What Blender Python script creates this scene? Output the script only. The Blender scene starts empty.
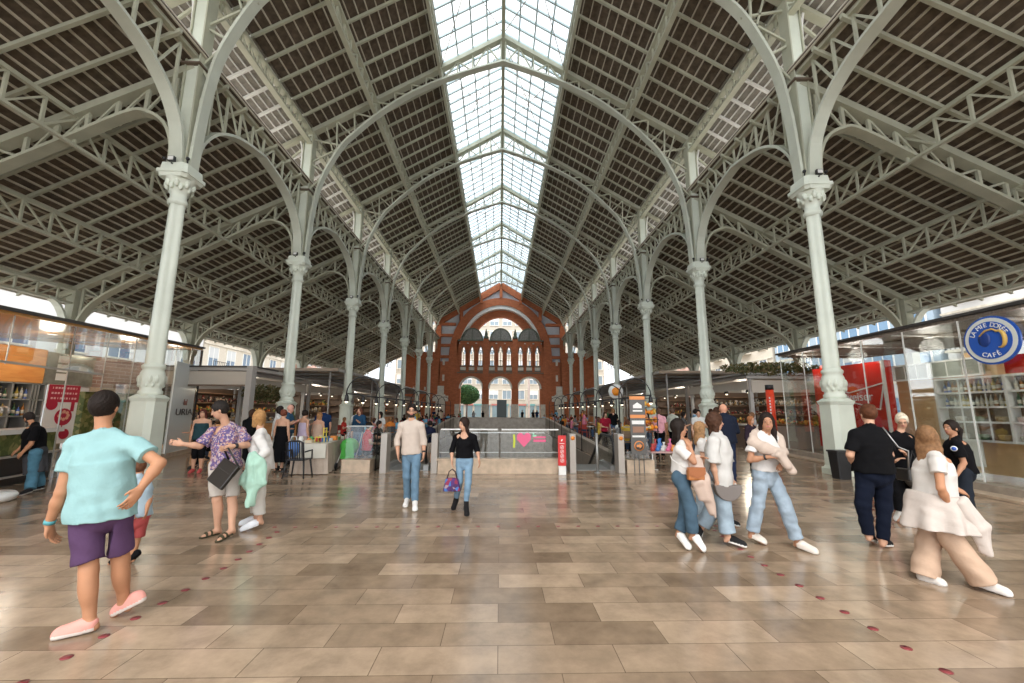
import bpy, math, random
import numpy as np
from mathutils import Vector, Matrix
random.seed(7)
SC = bpy.context.scene
COL = SC.collection
R = math.radians

# ---------------------------------------------------------------- materials
_M = {}
def _bsdf(name):
    m = bpy.data.materials.new(name); m.use_nodes = True
    nt = m.node_tree
    return m, nt, nt.nodes['Principled BSDF']
def mat(name, col, rough=.6, metal=0., noise=0., nscale=6., bump=0., bscale=40., spec=None, emit=None, estr=1.):
    if name in _M: return _M[name]
    m, nt, b = _bsdf(name)
    b.inputs['Roughness'].default_value = rough; b.inputs['Metallic'].default_value = metal
    b.inputs['Base Color'].default_value = (*col, 1)
    if spec is not None: b.inputs['Specular IOR Level'].default_value = spec
    if noise or bump:
        tc = nt.nodes.new('ShaderNodeTexCoord')
    if noise:
        n = nt.nodes.new('ShaderNodeTexNoise'); n.inputs['Scale'].default_value = nscale; n.inputs['Detail'].default_value = 4
        r = nt.nodes.new('ShaderNodeValToRGB'); nt.links.new(tc.outputs['Object'], n.inputs['Vector'])
        r.color_ramp.elements[0].position = .3; r.color_ramp.elements[1].position = .7
        r.color_ramp.elements[0].color = (*[c*(1-noise) for c in col], 1); r.color_ramp.elements[1].color = (*[min(1, c*(1+noise)) for c in col], 1)
        nt.links.new(n.outputs['Fac'], r.inputs['Fac']); nt.links.new(r.outputs['Color'], b.inputs['Base Color'])
    if bump:
        n = nt.nodes.new('ShaderNodeTexNoise'); n.inputs['Scale'].default_value = bscale; n.inputs['Detail'].default_value = 3
        u = nt.nodes.new('ShaderNodeBump'); u.inputs['Strength'].default_value = bump; u.inputs['Distance'].default_value = .02
        nt.links.new(tc.outputs['Object'], n.inputs['Vector']); nt.links.new(n.outputs['Fac'], u.inputs['Height']); nt.links.new(u.outputs['Normal'], b.inputs['Normal'])
    if emit:
        b.inputs['Emission Color'].default_value = (*emit, 1); b.inputs['Emission Strength'].default_value = estr
    _M[name] = m; return m
def brickmat(name, c1, c2, mortar, scale, bw=.5, rh=.25, msize=.02, rough=.6, axes='XY', bump=.2, sq=0., bias=0., noise=.12, rnoise=0., fine=0.):
    if name in _M: return _M[name]
    m, nt, b = _bsdf(name)
    tc = nt.nodes.new('ShaderNodeTexCoord'); sp = nt.nodes.new('ShaderNodeSeparateXYZ'); cb = nt.nodes.new('ShaderNodeCombineXYZ')
    nt.links.new(tc.outputs['Object'], sp.inputs[0]); nt.links.new(sp.outputs[axes[0]], cb.inputs[0]); nt.links.new(sp.outputs[axes[1]], cb.inputs[1])
    t = nt.nodes.new('ShaderNodeTexBrick'); nt.links.new(cb.outputs[0], t.inputs['Vector'])
    t.inputs['Color1'].default_value = (*c1, 1); t.inputs['Color2'].default_value = (*c2, 1); t.inputs['Mortar'].default_value = (*mortar, 1)
    t.inputs['Scale'].default_value = scale; t.inputs['Brick Width'].default_value = bw; t.inputs['Row Height'].default_value = rh
    t.inputs['Mortar Size'].default_value = msize; t.inputs['Mortar Smooth'].default_value = .1; t.inputs['Bias'].default_value = bias
    n = nt.nodes.new('ShaderNodeTexNoise'); n.inputs['Scale'].default_value = 3; n.inputs['Detail'].default_value = 8; n.inputs['Roughness'].default_value = .65
    nt.links.new(tc.outputs['Object'], n.inputs['Vector'])
    mx = nt.nodes.new('ShaderNodeMix'); mx.data_type = 'RGBA'; mx.blend_type = 'MULTIPLY'; mx.inputs[0].default_value = 1
    r = nt.nodes.new('ShaderNodeValToRGB'); r.color_ramp.elements[0].color = (1-noise*2,)*3+(1,); r.color_ramp.elements[1].color = (1+noise,)*3+(1,)
    r.color_ramp.elements[0].position = .3; r.color_ramp.elements[1].position = .7
    nt.links.new(n.outputs['Fac'], r.inputs['Fac']); nt.links.new(t.outputs['Color'], mx.inputs[6]); nt.links.new(r.outputs['Color'], mx.inputs[7])
    nt.links.new(mx.outputs[2], b.inputs['Base Color'])
    b.inputs['Roughness'].default_value = rough
    if rnoise:
        mr = nt.nodes.new('ShaderNodeMapRange'); mr.inputs['To Min'].default_value = rough-rnoise; mr.inputs['To Max'].default_value = rough+rnoise
        nt.links.new(n.outputs['Fac'], mr.inputs['Value']); nt.links.new(mr.outputs[0], b.inputs['Roughness'])
    if bump:
        u = nt.nodes.new('ShaderNodeBump'); u.invert = True; u.inputs['Strength'].default_value = bump; u.inputs['Distance'].default_value = .01
        nt.links.new(t.outputs['Fac'], u.inputs['Height']); nt.links.new(u.outputs['Normal'], b.inputs['Normal'])
        if fine:
            n2 = nt.nodes.new('ShaderNodeTexNoise'); n2.inputs['Scale'].default_value = 55; n2.inputs['Detail'].default_value = 2; nt.links.new(tc.outputs['Object'], n2.inputs['Vector'])
            u2 = nt.nodes.new('ShaderNodeBump'); u2.inputs['Strength'].default_value = fine; u2.inputs['Distance'].default_value = .01; nt.links.new(n2.outputs['Fac'], u2.inputs['Height']); nt.links.new(u.outputs['Normal'], u2.inputs['Normal']); nt.links.new(u2.outputs['Normal'], b.inputs['Normal'])
    _M[name] = m; return m
def glassmat(name, tint=(.92, .96, .97), clear=.88, rough=.03, haze=0., hazecol=(.8, .82, .8)):
    if name in _M: return _M[name]
    m = bpy.data.materials.new(name); m.use_nodes = True; nt = m.node_tree; nt.nodes.clear()
    out = nt.nodes.new('ShaderNodeOutputMaterial'); tr = nt.nodes.new('ShaderNodeBsdfTransparent'); gl = nt.nodes.new('ShaderNodeBsdfGlossy')
    tr.inputs[0].default_value = (*tint, 1); gl.inputs['Roughness'].default_value = rough
    lw = nt.nodes.new('ShaderNodeLayerWeight'); lw.inputs[0].default_value = .25
    mr = nt.nodes.new('ShaderNodeMapRange'); mr.inputs['To Min'].default_value = 1-clear; mr.inputs['To Max'].default_value = .3
    mx = nt.nodes.new('ShaderNodeMixShader')
    nt.links.new(lw.outputs['Fresnel'], mr.inputs['Value']); nt.links.new(mr.outputs[0], mx.inputs[0])
    last = tr
    if haze:
        df = nt.nodes.new('ShaderNodeBsdfDiffuse'); df.inputs[0].default_value = (*hazecol, 1)
        m2 = nt.nodes.new('ShaderNodeMixShader'); m2.inputs[0].default_value = haze
        nt.links.new(tr.outputs[0], m2.inputs[1]); nt.links.new(df.outputs[0], m2.inputs[2]); last = m2
    nt.links.new(last.outputs[0], mx.inputs[1]); nt.links.new(gl.outputs[0], mx.inputs[2]); nt.links.new(mx.outputs[0], out.inputs[0])
    _M[name] = m; return m
def spotmat(name, cols, scale=30, rough=.8):
    """cloth/leaf print: voronoi cells in several colours"""
    if name in _M: return _M[name]
    m, nt, b = _bsdf(name); tc = nt.nodes.new('ShaderNodeTexCoord'); v = nt.nodes.new('ShaderNodeTexVoronoi'); v.inputs['Scale'].default_value = scale
    sp = nt.nodes.new('ShaderNodeSeparateColor'); r = nt.nodes.new('ShaderNodeValToRGB'); r.color_ramp.interpolation = 'CONSTANT'
    nt.links.new(tc.outputs['Object'], v.inputs['Vector']); nt.links.new(v.outputs['Color'], sp.inputs[0]); nt.links.new(sp.outputs[0], r.inputs[0])
    e = r.color_ramp.elements; e[0].color = (*cols[0], 1); e[0].position = 0; e[1].position = 1/len(cols); e[1].color = (*cols[1], 1)
    for i, c in enumerate(cols[2:]): q = e.new((i+2)/len(cols)); q.color = (*c, 1)
    nt.links.new(r.outputs[0], b.inputs['Base Color']); b.inputs['Roughness'].default_value = rough
    _M[name] = m; return m
def wood(name, c1, c2, scale=2., rough=.4, stretch=(1, 1, 8)):
    if name in _M: return _M[name]
    m, nt, b = _bsdf(name); tc = nt.nodes.new('ShaderNodeTexCoord'); mp = nt.nodes.new('ShaderNodeMapping'); mp.inputs['Scale'].default_value = stretch
    n = nt.nodes.new('ShaderNodeTexNoise'); n.inputs['Scale'].default_value = scale; n.inputs['Detail'].default_value = 6; n.inputs['Distortion'].default_value = .6
    r = nt.nodes.new('ShaderNodeValToRGB'); r.color_ramp.elements[0].position = .35; r.color_ramp.elements[1].position = .65
    r.color_ramp.elements[0].color = (*c1, 1); r.color_ramp.elements[1].color = (*c2, 1)
    nt.links.new(tc.outputs['Object'], mp.inputs[0]); nt.links.new(mp.outputs[0], n.inputs['Vector']); nt.links.new(n.outputs['Fac'], r.inputs[0]); nt.links.new(r.outputs[0], b.inputs['Base Color'])
    b.inputs['Roughness'].default_value = rough
    _M[name] = m; return m

# ---------------------------------------------------------------- objects
def tag(o, label=None, cat=None, group=None, kind=None):
    if label: o['label'] = label
    if cat: o['category'] = cat
    if group: o['group'] = group
    if kind: o['kind'] = kind
    return o
def empty(name, loc, label=None, cat=None, group=None, kind=None, rz=0):
    o = bpy.data.objects.new(name, None); COL.objects.link(o); o.location = loc; o.rotation_euler = (0, 0, rz)
    o.empty_display_size = .1
    return tag(o, label, cat, group, kind)
def link(name, me, parent=None, loc=None):
    o = bpy.data.objects.new(name, me); COL.objects.link(o)
    if parent is not None: o.parent = parent
    if loc is not None: o.location = loc
    return o
def copy_tree(o, parent=None):
    c = o.copy(); COL.objects.link(c)
    if parent is not None: c.parent = parent
    for ch in list(o.children): copy_tree(ch, c)
    return c
class MB:
    """collects shapes, builds ONE mesh object"""
    def __init__(s): s.v = []; s.f = []; s.m = []; s.mats = []; s.sm = []
    def mi(s, m):
        if m not in s.mats: s.mats.append(m)
        return s.mats.index(m)
    def add(s, vs, fs, m=None, smooth=False):
        b = len(s.v); s.v += [tuple(v) for v in vs]; k = s.mi(m) if m else 0
        for f in fs: s.f.append(tuple(b+i for i in f)); s.m.append(k); s.sm.append(smooth)
    def box(s, c, d, m=None, M=None):
        x, y, z = [q/2 for q in d]
        vs = [Vector((a*x, b*y, e*z)) for a in (-1, 1) for b in (-1, 1) for e in (-1, 1)]
        if M is not None: vs = [M @ v for v in vs]
        c = Vector(c); s.add([v+c for v in vs], [(0, 1, 3, 2), (4, 6, 7, 5), (0, 4, 5, 1), (2, 3, 7, 6), (0, 2, 6, 4), (1, 5, 7, 3)], m)
    def bar(s, a, b, w, h, m=None, up=(0, 0, 1)):
        """rectangular bar a->b; w across, h along 'up'"""
        a = Vector(a); b = Vector(b); d = (b-a)
        if d.length < 1e-6: return
        d.normalize(); up = Vector(up)
        if abs(d.dot(up)) > .98: up = Vector((0, 1, 0)) if abs(d.y) < .9 else Vector((1, 0, 0))
        sd = d.cross(up).normalized(); u = sd.cross(d).normalized()
        vs = []
        for p in (a, b):
            for i, j in ((-1, -1), (1, -1), (1, 1), (-1, 1)): vs.append(p+sd*(i*w/2)+u*(j*h/2))
        s.add(vs, [(3, 2, 1, 0), (4, 5, 6, 7), (0, 1, 5, 4), (1, 2, 6, 5), (2, 3, 7, 6), (3, 0, 4, 7)], m)
    def sweep(s, pts, w, h, side, m=None, smooth=False):
        """rectangular section along polyline lying in the plane with normal 'side'; w along side, h in plane"""
        pts = [Vector(p) for p in pts]; side = Vector(side).normalized(); vs = []; n = len(pts)
        for i, p in enumerate(pts):
            d = (pts[min(i+1, n-1)]-pts[max(i-1, 0)]).normalized(); u = side.cross(d).normalized()
            for a, b in ((-1, -1), (1, -1), (1, 1), (-1, 1)): vs.append(p+side*(a*w/2)+u*(b*h/2))
        fs = []
        for i in range(n-1):
            for k in range(4):
                a, b = i*4+k, i*4+(k+1) % 4; fs.append((a, b, b+4, a+4))
        fs += [(3, 2, 1, 0), tuple(4*(n-1)+k for k in range(4))]
        s.add(vs, fs, m, smooth)
    def tube(s, pts, r, m=None, n=8, cap=True):
        pts = [Vector(p) for p in pts]; N = len(pts); rs = r if isinstance(r, (list, tuple)) else [r]*N
        vs = []; prev = None
        for i, p in enumerate(pts):
            d = (pts[min(i+1, N-1)]-pts[max(i-1, 0)]).normalized()
            if prev is None: x = d.orthogonal().normalized()
            else: x = (prev-d*prev.dot(d)).normalized()
            prev = x; y = d.cross(x)
            for k in range(n):
                a = 2*math.pi*k/n; vs.append(p+x*(rs[i]*math.cos(a))+y*(rs[i]*math.sin(a)))
        fs = [(i*n+k, i*n+(k+1) % n, (i+1)*n+(k+1) % n, (i+1)*n+k) for i in range(N-1) for k in range(n)]
        if cap: fs += [tuple(range(n))[::-1], tuple((N-1)*n+k for k in range(n))]
        s.add(vs, fs, m, True)
    def lathe(s, c, prof, m=None, n=20, flute=0, smooth=True, rot=0.):
        """prof: (radius, z) list"""
        vs = []; c = Vector(c)
        for r, z in prof:
            for k in range(n):
                a = 2*math.pi*k/n+rot; q = r*(1-flute*(k % 2)); vs.append(c+Vector((q*math.cos(a), q*math.sin(a), z)))
        N = len(prof); fs = [(i*n+k, i*n+(k+1) % n, (i+1)*n+(k+1) % n, (i+1)*n+k) for i in range(N-1) for k in range(n)]
        fs += [tuple(range(n))[::-1], tuple((N-1)*n+k for k in range(n))]
        s.add(vs, fs, m, smooth)
    def ball(s, c, r, m=None, n=10, M=None):
        rr = r if isinstance(r, (list, tuple)) else (r, r, r); vs = []; c = Vector(c); q = n//2+1
        for i in range(1, q):
            t = math.pi*i/q
            for k in range(n):
                a = 2*math.pi*k/n; v = Vector((rr[0]*math.sin(t)*math.cos(a), rr[1]*math.sin(t)*math.sin(a), rr[2]*math.cos(t)))
                vs.append((M @ v if M is not None else v)+c)
        N = q-1; fs = [(i*n+k, (i+1)*n+k, (i+1)*n+(k+1) % n, i*n+(k+1) % n) for i in range(N-1) for k in range(n)]
        b = len(vs); top = Vector((0, 0, rr[2])); bot = -top
        vs += [(M @ top if M is not None else top)+c, (M @ bot if M is not None else bot)+c]
        fs += [(b, k, (k+1) % n) for k in range(n)]+[(b+1, (N-1)*n+(k+1) % n, (N-1)*n+k) for k in range(n)]
        s.add(vs, fs, m, True)
    def slab(s, outline, o, ux, uy, t, m=None, holes=None):
        """extrude closed outline (2d pts in ux,uy plane at origin o) by vector t"""
        o = Vector(o); ux = Vector(ux); uy = Vector(uy); t = Vector(t); n = len(outline)
        a = [o+ux*p[0]+uy*p[1] for p in outline]
        s.add(a+[p+t for p in a], [tuple(range(n)), tuple(range(2*n-1, n-1, -1))]+[(i, n+i, n+(i+1) % n, (i+1) % n) for i in range(n)], m)
    def strip(s, A, B, t, m=None):
        """solid between two matching polylines A and B (3d), thickness vector t"""
        n = len(A); t = Vector(t); A = [Vector(p) for p in A]; B = [Vector(p) for p in B]
        vs = A+B+[p+t for p in A]+[p+t for p in B]; fs = []
        for i in range(n-1):
            fs += [(i, i+1, n+i+1, n+i), (2*n+i+1, 2*n+i, 3*n+i, 3*n+i+1), (i, 2*n+i, 2*n+i+1, i+1), (n+i+1, 3*n+i+1, 3*n+i, n+i)]
        fs += [(0, n, 3*n, 2*n), (n-1, 3*n-1, 4*n-1, 2*n-1)]
        s.add(vs, fs, m)
    def build(s, name, m=None, parent=None, loc=None, bevel=0):
        me = bpy.data.meshes.new(name); off = Vector(loc) if loc is not None else None
        me.from_pydata(s.v if off is None else [tuple(Vector(v)-off) for v in s.v], [], s.f)
        if s.mats and m is None:
            for q in s.mats: me.materials.append(q)
            me.polygons.foreach_set('material_index', s.m)
        elif m is not None: me.materials.append(m)
        me.polygons.foreach_set('use_smooth', s.sm); me.update()
        o = link(name, me, parent, None if parent is not None else loc)
        if bevel: b = o.modifiers.new('b', 'BEVEL'); b.width = bevel; b.segments = 2; b.limit_method = 'ANGLE'
        return o
def text(name, body, size, loc, rot, m, parent=None, ext=.004, align='CENTER', sx=1., items=None):
    """lettering as ONE mesh; items: list of (body, matrix) for several placed letters"""
    vs = []; fs = []
    for bd, M in (items or [(body, Matrix.Identity(4))]):
        c = bpy.data.curves.new('tmp', 'FONT'); c.body = bd; c.size = size; c.extrude = ext; c.align_x = align; c.align_y = 'CENTER'
        o = bpy.data.objects.new('tmp', c); COL.objects.link(o); bpy.context.view_layer.update(); me = bpy.data.meshes.new_from_object(o.evaluated_get(bpy.context.evaluated_depsgraph_get()))
        k = len(vs); vs += [tuple(M @ v.co) for v in me.vertices]; fs += [tuple(k+i for i in p.vertices) for p in me.polygons]; bpy.data.objects.remove(o); bpy.data.curves.remove(c); bpy.data.meshes.remove(me)
    me = bpy.data.meshes.new(name); me.from_pydata(vs, [], fs); me.materials.append(m); me.update(); o = link(name, me, parent, loc); o.rotation_euler = rot; o.scale = (sx, 1, 1); return o
ORD = ['zeroth', 'first', 'second', 'third', 'fourth', 'fifth', 'sixth', 'seventh', 'eighth', 'ninth', 'tenth', 'eleventh', 'twelfth', 'thirteenth', 'fourteenth', 'fifteenth', 'sixteenth', 'seventeenth', 'eighteenth']

# ---------------------------------------------------------------- palette
paint = mat('pale_green_paint', (.63, .67, .58), .45, noise=.07, nscale=1.5, bump=.05, bscale=60)
steel = mat('sage_steel_paint', (.44, .445, .345), .5, noise=.08, nscale=2)
white = mat('white_paint', (.8, .8, .78), .5)
rib = mat('rib_paint', (.52, .545, .46), .45, noise=.07, nscale=1.5)
batten = mat('batten_wood', (.50, .46, .37), .7, noise=.1, nscale=2)
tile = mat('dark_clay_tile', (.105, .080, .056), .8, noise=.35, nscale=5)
tile_lit = tile
black = mat('black_metal', (.012, .012, .014), .4)
dark = mat('dark_plastic', (.02, .02, .022), .5)
grey = mat('grey_metal', (.35, .35, .34), .35, metal=.5)
stone = mat('beige_stone', (.52, .40, .29), .35, noise=.2, nscale=5)
greystone = mat('grey_stone', (.37, .315, .26), .4, noise=.2, nscale=4)
orange_wood = wood('orange_wood', (.72, .28, .07), (.85, .40, .12), 2, .3, (1, 1, 6))
pale_wood = wood('pale_wood', (.62, .40, .20), (.74, .50, .27), 2, .35, (1, 1, .3))
brown_wood = wood('brown_wood', (.16, .09, .05), (.28, .17, .10), 3, .5)
clear_glass = glassmat('clear_glass', (.95, .97, .96), .95)
SKY, SUN, EXPO, CAMROLL = 1.15, .6, 1.65, 1
# joints of the nearer people, metres
NEAR = {
 'teal': {'Hd':(-3.224,3.55,1.668), 'S0':(-3.385,3.53,1.375), 'S1':(-2.982,3.58,1.372), 'E0':(-3.4,3.5,1.013), 'W0':(-3.476,3.52,0.773), 'F0':(-3.472,3.58,0.618), 'E1':(-2.724,3.55,1.226), 'W1':(-2.748,3.43,1.055), 'F1':(-2.762,3.38,0.977), 'H0':(-3.23,3.55,0.847), 'H1':(-3.07,3.61,0.848), 'K0':(-3.127,3.53,0.431), 'K1':(-3.041,3.7,0.453), 'A0':(-3.06,3.53,0.068), 'A1':(-3.039,3.79,0.09), 'T0':(-3.243,3.436,0), 'T1':(-3.109,3.777,0)},
 'child': {'Hd':(-4.05,5,1.009), 'S0':(-4.063,4.95,0.866), 'S1':(-4.001,5.05,0.85), 'E0':(-4.081,4.95,0.696), 'W0':(-3.977,4.9,0.571), 'F0':(-3.938,4.88,0.494), 'E1':(-3.932,5.05,0.677), 'W1':(-3.869,4.95,0.57), 'F1':(-3.846,4.92,0.504), 'H0':(-4.023,4.97,0.483), 'H1':(-3.974,5.03,0.468), 'K0':(-4.065,4.95,0.241), 'K1':(-4.017,5.05,0.212), 'A0':(-4.163,5,0.043), 'A1':(-3.995,5,0.052), 'T0':(-4.194,4.947,0), 'T1':(-4.012,5.005,0)},
 'patt': {'Hd':(-3.9,6.02,1.646), 'S0':(-3.973,6.04,1.345), 'S1':(-3.702,6.2,1.352), 'E0':(-4.078,5.97,1.162), 'W0':(-4.222,5.85,1.197), 'F0':(-4.357,5.8,1.226), 'E1':(-3.555,6.15,1.162), 'W1':(-3.611,5.95,1.164), 'F1':(-3.671,5.88,1.144), 'H0':(-3.859,6.05,0.902), 'H1':(-3.716,6.17,0.888), 'K0':(-3.8,6.02,0.451), 'K1':(-3.649,6.1,0.434), 'A0':(-3.767,6.06,0.059), 'A1':(-3.5,5.92,0.095), 'T0':(-3.877,5.869,0), 'T1':(-3.549,5.699,0)},
 'blond': {'Hd':(-3.538,6.35,1.533), 'S0':(-3.42,6.19,1.256), 'S1':(-3.544,6.49,1.252), 'E0':(-3.282,6.15,1.067), 'W0':(-3.369,6.08,0.953), 'F0':(-3.46,6.08,0.912), 'E1':(-3.613,6.47,1.036), 'W1':(-3.546,6.3,0.913), 'F1':(-3.57,6.25,0.892), 'H0':(-3.38,6.27,0.835), 'H1':(-3.473,6.44,0.827), 'K0':(-3.383,6.27,0.454), 'K1':(-3.536,6.47,0.43), 'A0':(-3.352,6.3,0.113), 'A1':(-3.505,6.5,0.106), 'T0':(-3.544,6.183,0), 'T1':(-3.742,6.488,0)},
 'cream': {'Hd':(-1.594,7.73,1.643), 'S0':(-1.767,7.75,1.393), 'S1':(-1.426,7.75,1.394), 'E0':(-1.848,7.77,1.127), 'W0':(-1.802,7.7,0.89), 'F0':(-1.765,7.65,0.742), 'E1':(-1.365,7.77,1.129), 'W1':(-1.344,7.7,0.908), 'F1':(-1.347,7.65,0.759), 'H0':(-1.655,7.75,0.903), 'H1':(-1.477,7.75,0.903), 'K0':(-1.632,7.73,0.493), 'K1':(-1.468,7.61,0.511), 'A0':(-1.627,7.83,0.103), 'A1':(-1.432,7.51,0.117), 'T0':(-1.617,7.606,0), 'T1':(-1.388,7.315,0)},
 'black': {'Hd':(-0.616,7.33,1.427), 'S0':(-0.754,7.4,1.205), 'S1':(-0.439,7.3,1.212), 'E0':(-0.817,7.4,0.988), 'W0':(-0.804,7.32,0.831), 'F0':(-0.786,7.27,0.691), 'E1':(-0.386,7.32,1.012), 'W1':(-0.346,7.25,0.855), 'F1':(-0.325,7.21,0.747), 'H0':(-0.671,7.35,0.811), 'H1':(-0.519,7.35,0.811), 'K0':(-0.67,7.33,0.473), 'K1':(-0.52,7.23,0.473), 'A0':(-0.734,7.47,0.141), 'A1':(-0.545,7.23,0.111), 'T0':(-0.771,7.38,0), 'T1':(-0.506,6.977,0)},
 'jeans': {'Hd':(2.268,5.35,1.448), 'S0':(2.192,5.18,1.204), 'S1':(2.39,5.49,1.189), 'E0':(2.332,5.13,1.056), 'W0':(2.327,5.2,1.238), 'F0':(2.307,5.28,1.34), 'E1':(2.372,5.45,0.995), 'W1':(2.42,5.21,1.083), 'F1':(2.457,5.13,1.115), 'H0':(2.217,5.26,0.852), 'H1':(2.319,5.44,0.825), 'K0':(2.302,5.25,0.517), 'K1':(2.337,5.45,0.438), 'A0':(2.325,5.27,0.182), 'A1':(2.222,5.43,0.161), 'T0':(2.431,5.24,0), 'T1':(2.297,5.314,0)},
 'cardi': {'Hd':(2.838,5.55,1.519), 'S0':(2.72,5.38,1.286), 'S1':(2.987,5.69,1.278), 'E0':(2.671,5.35,1.007), 'W0':(2.715,5.37,0.787), 'F0':(2.751,5.41,0.649), 'E1':(3.042,5.71,0.977), 'W1':(3.021,5.6,0.801), 'F1':(3.012,5.57,0.73), 'H0':(2.766,5.46,0.846), 'H1':(2.884,5.64,0.82), 'K0':(2.823,5.45,0.485), 'K1':(2.789,5.67,0.413), 'A0':(2.843,5.45,0.107), 'A1':(2.612,5.7,0.135), 'T0':(3.053,5.416,0), 'T1':(2.526,5.62,0)},
 'hidden': {'Hd':(3.034,6.4,1.394), 'S0':(2.959,6.24,1.199), 'S1':(3.189,6.56,1.176), 'E0':(2.964,6.22,0.987), 'W0':(3.04,6.25,0.814), 'F0':(3.102,6.3,0.708), 'E1':(3.183,6.58,0.949), 'W1':(3.234,6.55,0.789), 'F1':(3.242,6.52,0.69), 'H0':(2.999,6.32,0.791), 'H1':(3.105,6.48,0.769), 'K0':(3.154,6.35,0.475), 'K1':(3.044,6.5,0.418), 'A0':(3.245,6.35,0.112), 'A1':(2.986,6.52,0.1), 'T0':(3.505,6.356,0), 'T1':(3.162,6.524,0)},
 'smile': {'Hd':(3.409,5.35,1.527), 'S0':(3.202,5.32,1.304), 'S1':(3.59,5.46,1.308), 'E0':(3.105,5.28,1.064), 'W0':(3.254,5.15,1.114), 'F0':(3.413,5.13,1.116), 'E1':(3.578,5.4,1.063), 'W1':(3.498,5.23,1.034), 'F1':(3.371,5.16,0.984), 'H0':(3.277,5.36,0.885), 'H1':(3.468,5.46,0.871), 'K0':(3.259,5.45,0.508), 'K1':(3.528,5.35,0.541), 'A0':(3.19,5.52,0.133), 'A1':(3.647,5.34,0.078), 'T0':(3.363,5.528,0), 'T1':(3.755,5.152,-0)},
 'blackback': {'Hd':(4.808,5.42,1.633), 'S0':(4.583,5.4,1.377), 'S1':(4.967,5.4,1.379), 'E0':(4.482,5.4,1.114), 'W0':(4.708,5.6,0.928), 'F0':(4.878,5.7,0.941), 'E1':(5.007,5.4,1.115), 'W1':(5.092,5.6,0.967), 'F1':(5.106,5.7,0.994), 'H0':(4.66,5.4,0.88), 'H1':(4.868,5.4,0.88), 'K0':(4.57,5.4,0.505), 'K1':(4.837,5.4,0.481), 'A0':(4.596,5.4,0.138), 'A1':(4.694,5.32,0.091), 'T0':(4.812,5.591,0), 'T1':(4.908,5.468,0)},
 'glasses': {'Hd':(6.316,6.52,1.523), 'S0':(6.112,6.53,1.276), 'S1':(6.454,6.57,1.259), 'E0':(6.047,6.55,1.031), 'W0':(5.982,6.4,0.913), 'F0':(6.019,6.35,0.963), 'E1':(6.428,6.55,1.017), 'W1':(6.175,6.39,1.018), 'F1':(6.069,6.33,1.111), 'H0':(6.173,6.55,0.806), 'H1':(6.316,6.55,0.806), 'K0':(6.091,6.52,0.456), 'K1':(6.232,6.52,0.456), 'A0':(6.102,6.55,0.13), 'A1':(6.227,6.55,0.129), 'T0':(6.092,6.609,0), 'T1':(6.206,6.549,0)},
 'beige': {'Hd':(4.457,4.35,1.402), 'S0':(4.355,4.18,1.169), 'S1':(4.596,4.49,1.165), 'E0':(4.292,4.13,0.93), 'W0':(4.403,4.18,0.734), 'F0':(4.467,4.23,0.611), 'E1':(4.752,4.52,0.924), 'W1':(4.902,4.55,0.837), 'F1':(4.996,4.55,0.806), 'H0':(4.359,4.27,0.743), 'H1':(4.515,4.44,0.727), 'K0':(4.447,4.23,0.38), 'K1':(4.374,4.43,0.321), 'A0':(4.574,4.13,0.074), 'A1':(4.265,4.4,0.03), 'T0':(4.667,3.991,0), 'T1':(4.319,4.237,0)},
 'staff': {'Hd':(6.471,5.95,1.438), 'S0':(6.345,5.79,1.226), 'S1':(6.642,6.1,1.218), 'E0':(6.378,5.77,0.974), 'W0':(6.186,5.71,0.823), 'F0':(6.148,5.75,0.752), 'E1':(6.555,6.09,0.95), 'W1':(6.274,5.95,0.884), 'F1':(6.113,5.87,0.867), 'H0':(6.453,5.87,0.841), 'H1':(6.625,6.04,0.817), 'K0':(6.425,5.87,0.442), 'K1':(6.524,6.05,0.433), 'A0':(6.543,5.9,0.122), 'A1':(6.643,6.08,0.089), 'T0':(6.536,5.829,0), 'T1':(6.493,6.116,0)},
 'barman': {'Hd':(-9.707,9.05,1.464), 'S0':(-9.358,8.89,1.25), 'S1':(-9.749,9.2,1.256), 'E0':(-9.337,8.83,0.959), 'W0':(-9.413,8.77,0.791), 'F0':(-9.475,8.77,0.714), 'E1':(-9.763,9.15,0.974), 'W1':(-9.75,9,0.827), 'F1':(-9.784,8.97,0.771), 'H0':(-9.374,8.97,0.772), 'H1':(-9.586,9.15,0.774), 'K0':(-9.337,8.97,0.364), 'K1':(-9.433,9.17,0.375), 'A0':(-9.213,8.85,0.078), 'A1':(-9.39,9.2,0.075), 'T0':(-9.211,8.671,0), 'T1':(-9.478,9.074,-0)},
}
# ================================================================ the hall
W = 9.31; Y1 = 11.48; BAY = 7.23; NK = 7; YF = 61.5; YB = -6.0
def YK(k): return Y1+(k-1)*BAY
RID, EAV = 20.62, 14.95
def zn(x): return RID-(RID-EAV)/W*abs(x)            # top chord of the nave frames
def za(x): return 11.9-.508*(abs(x)-W)              # top chord of the aisle trusses
XO = 19.05; SK = 3.06
side_name = {-1: 'left', 1: 'right'}

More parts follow.
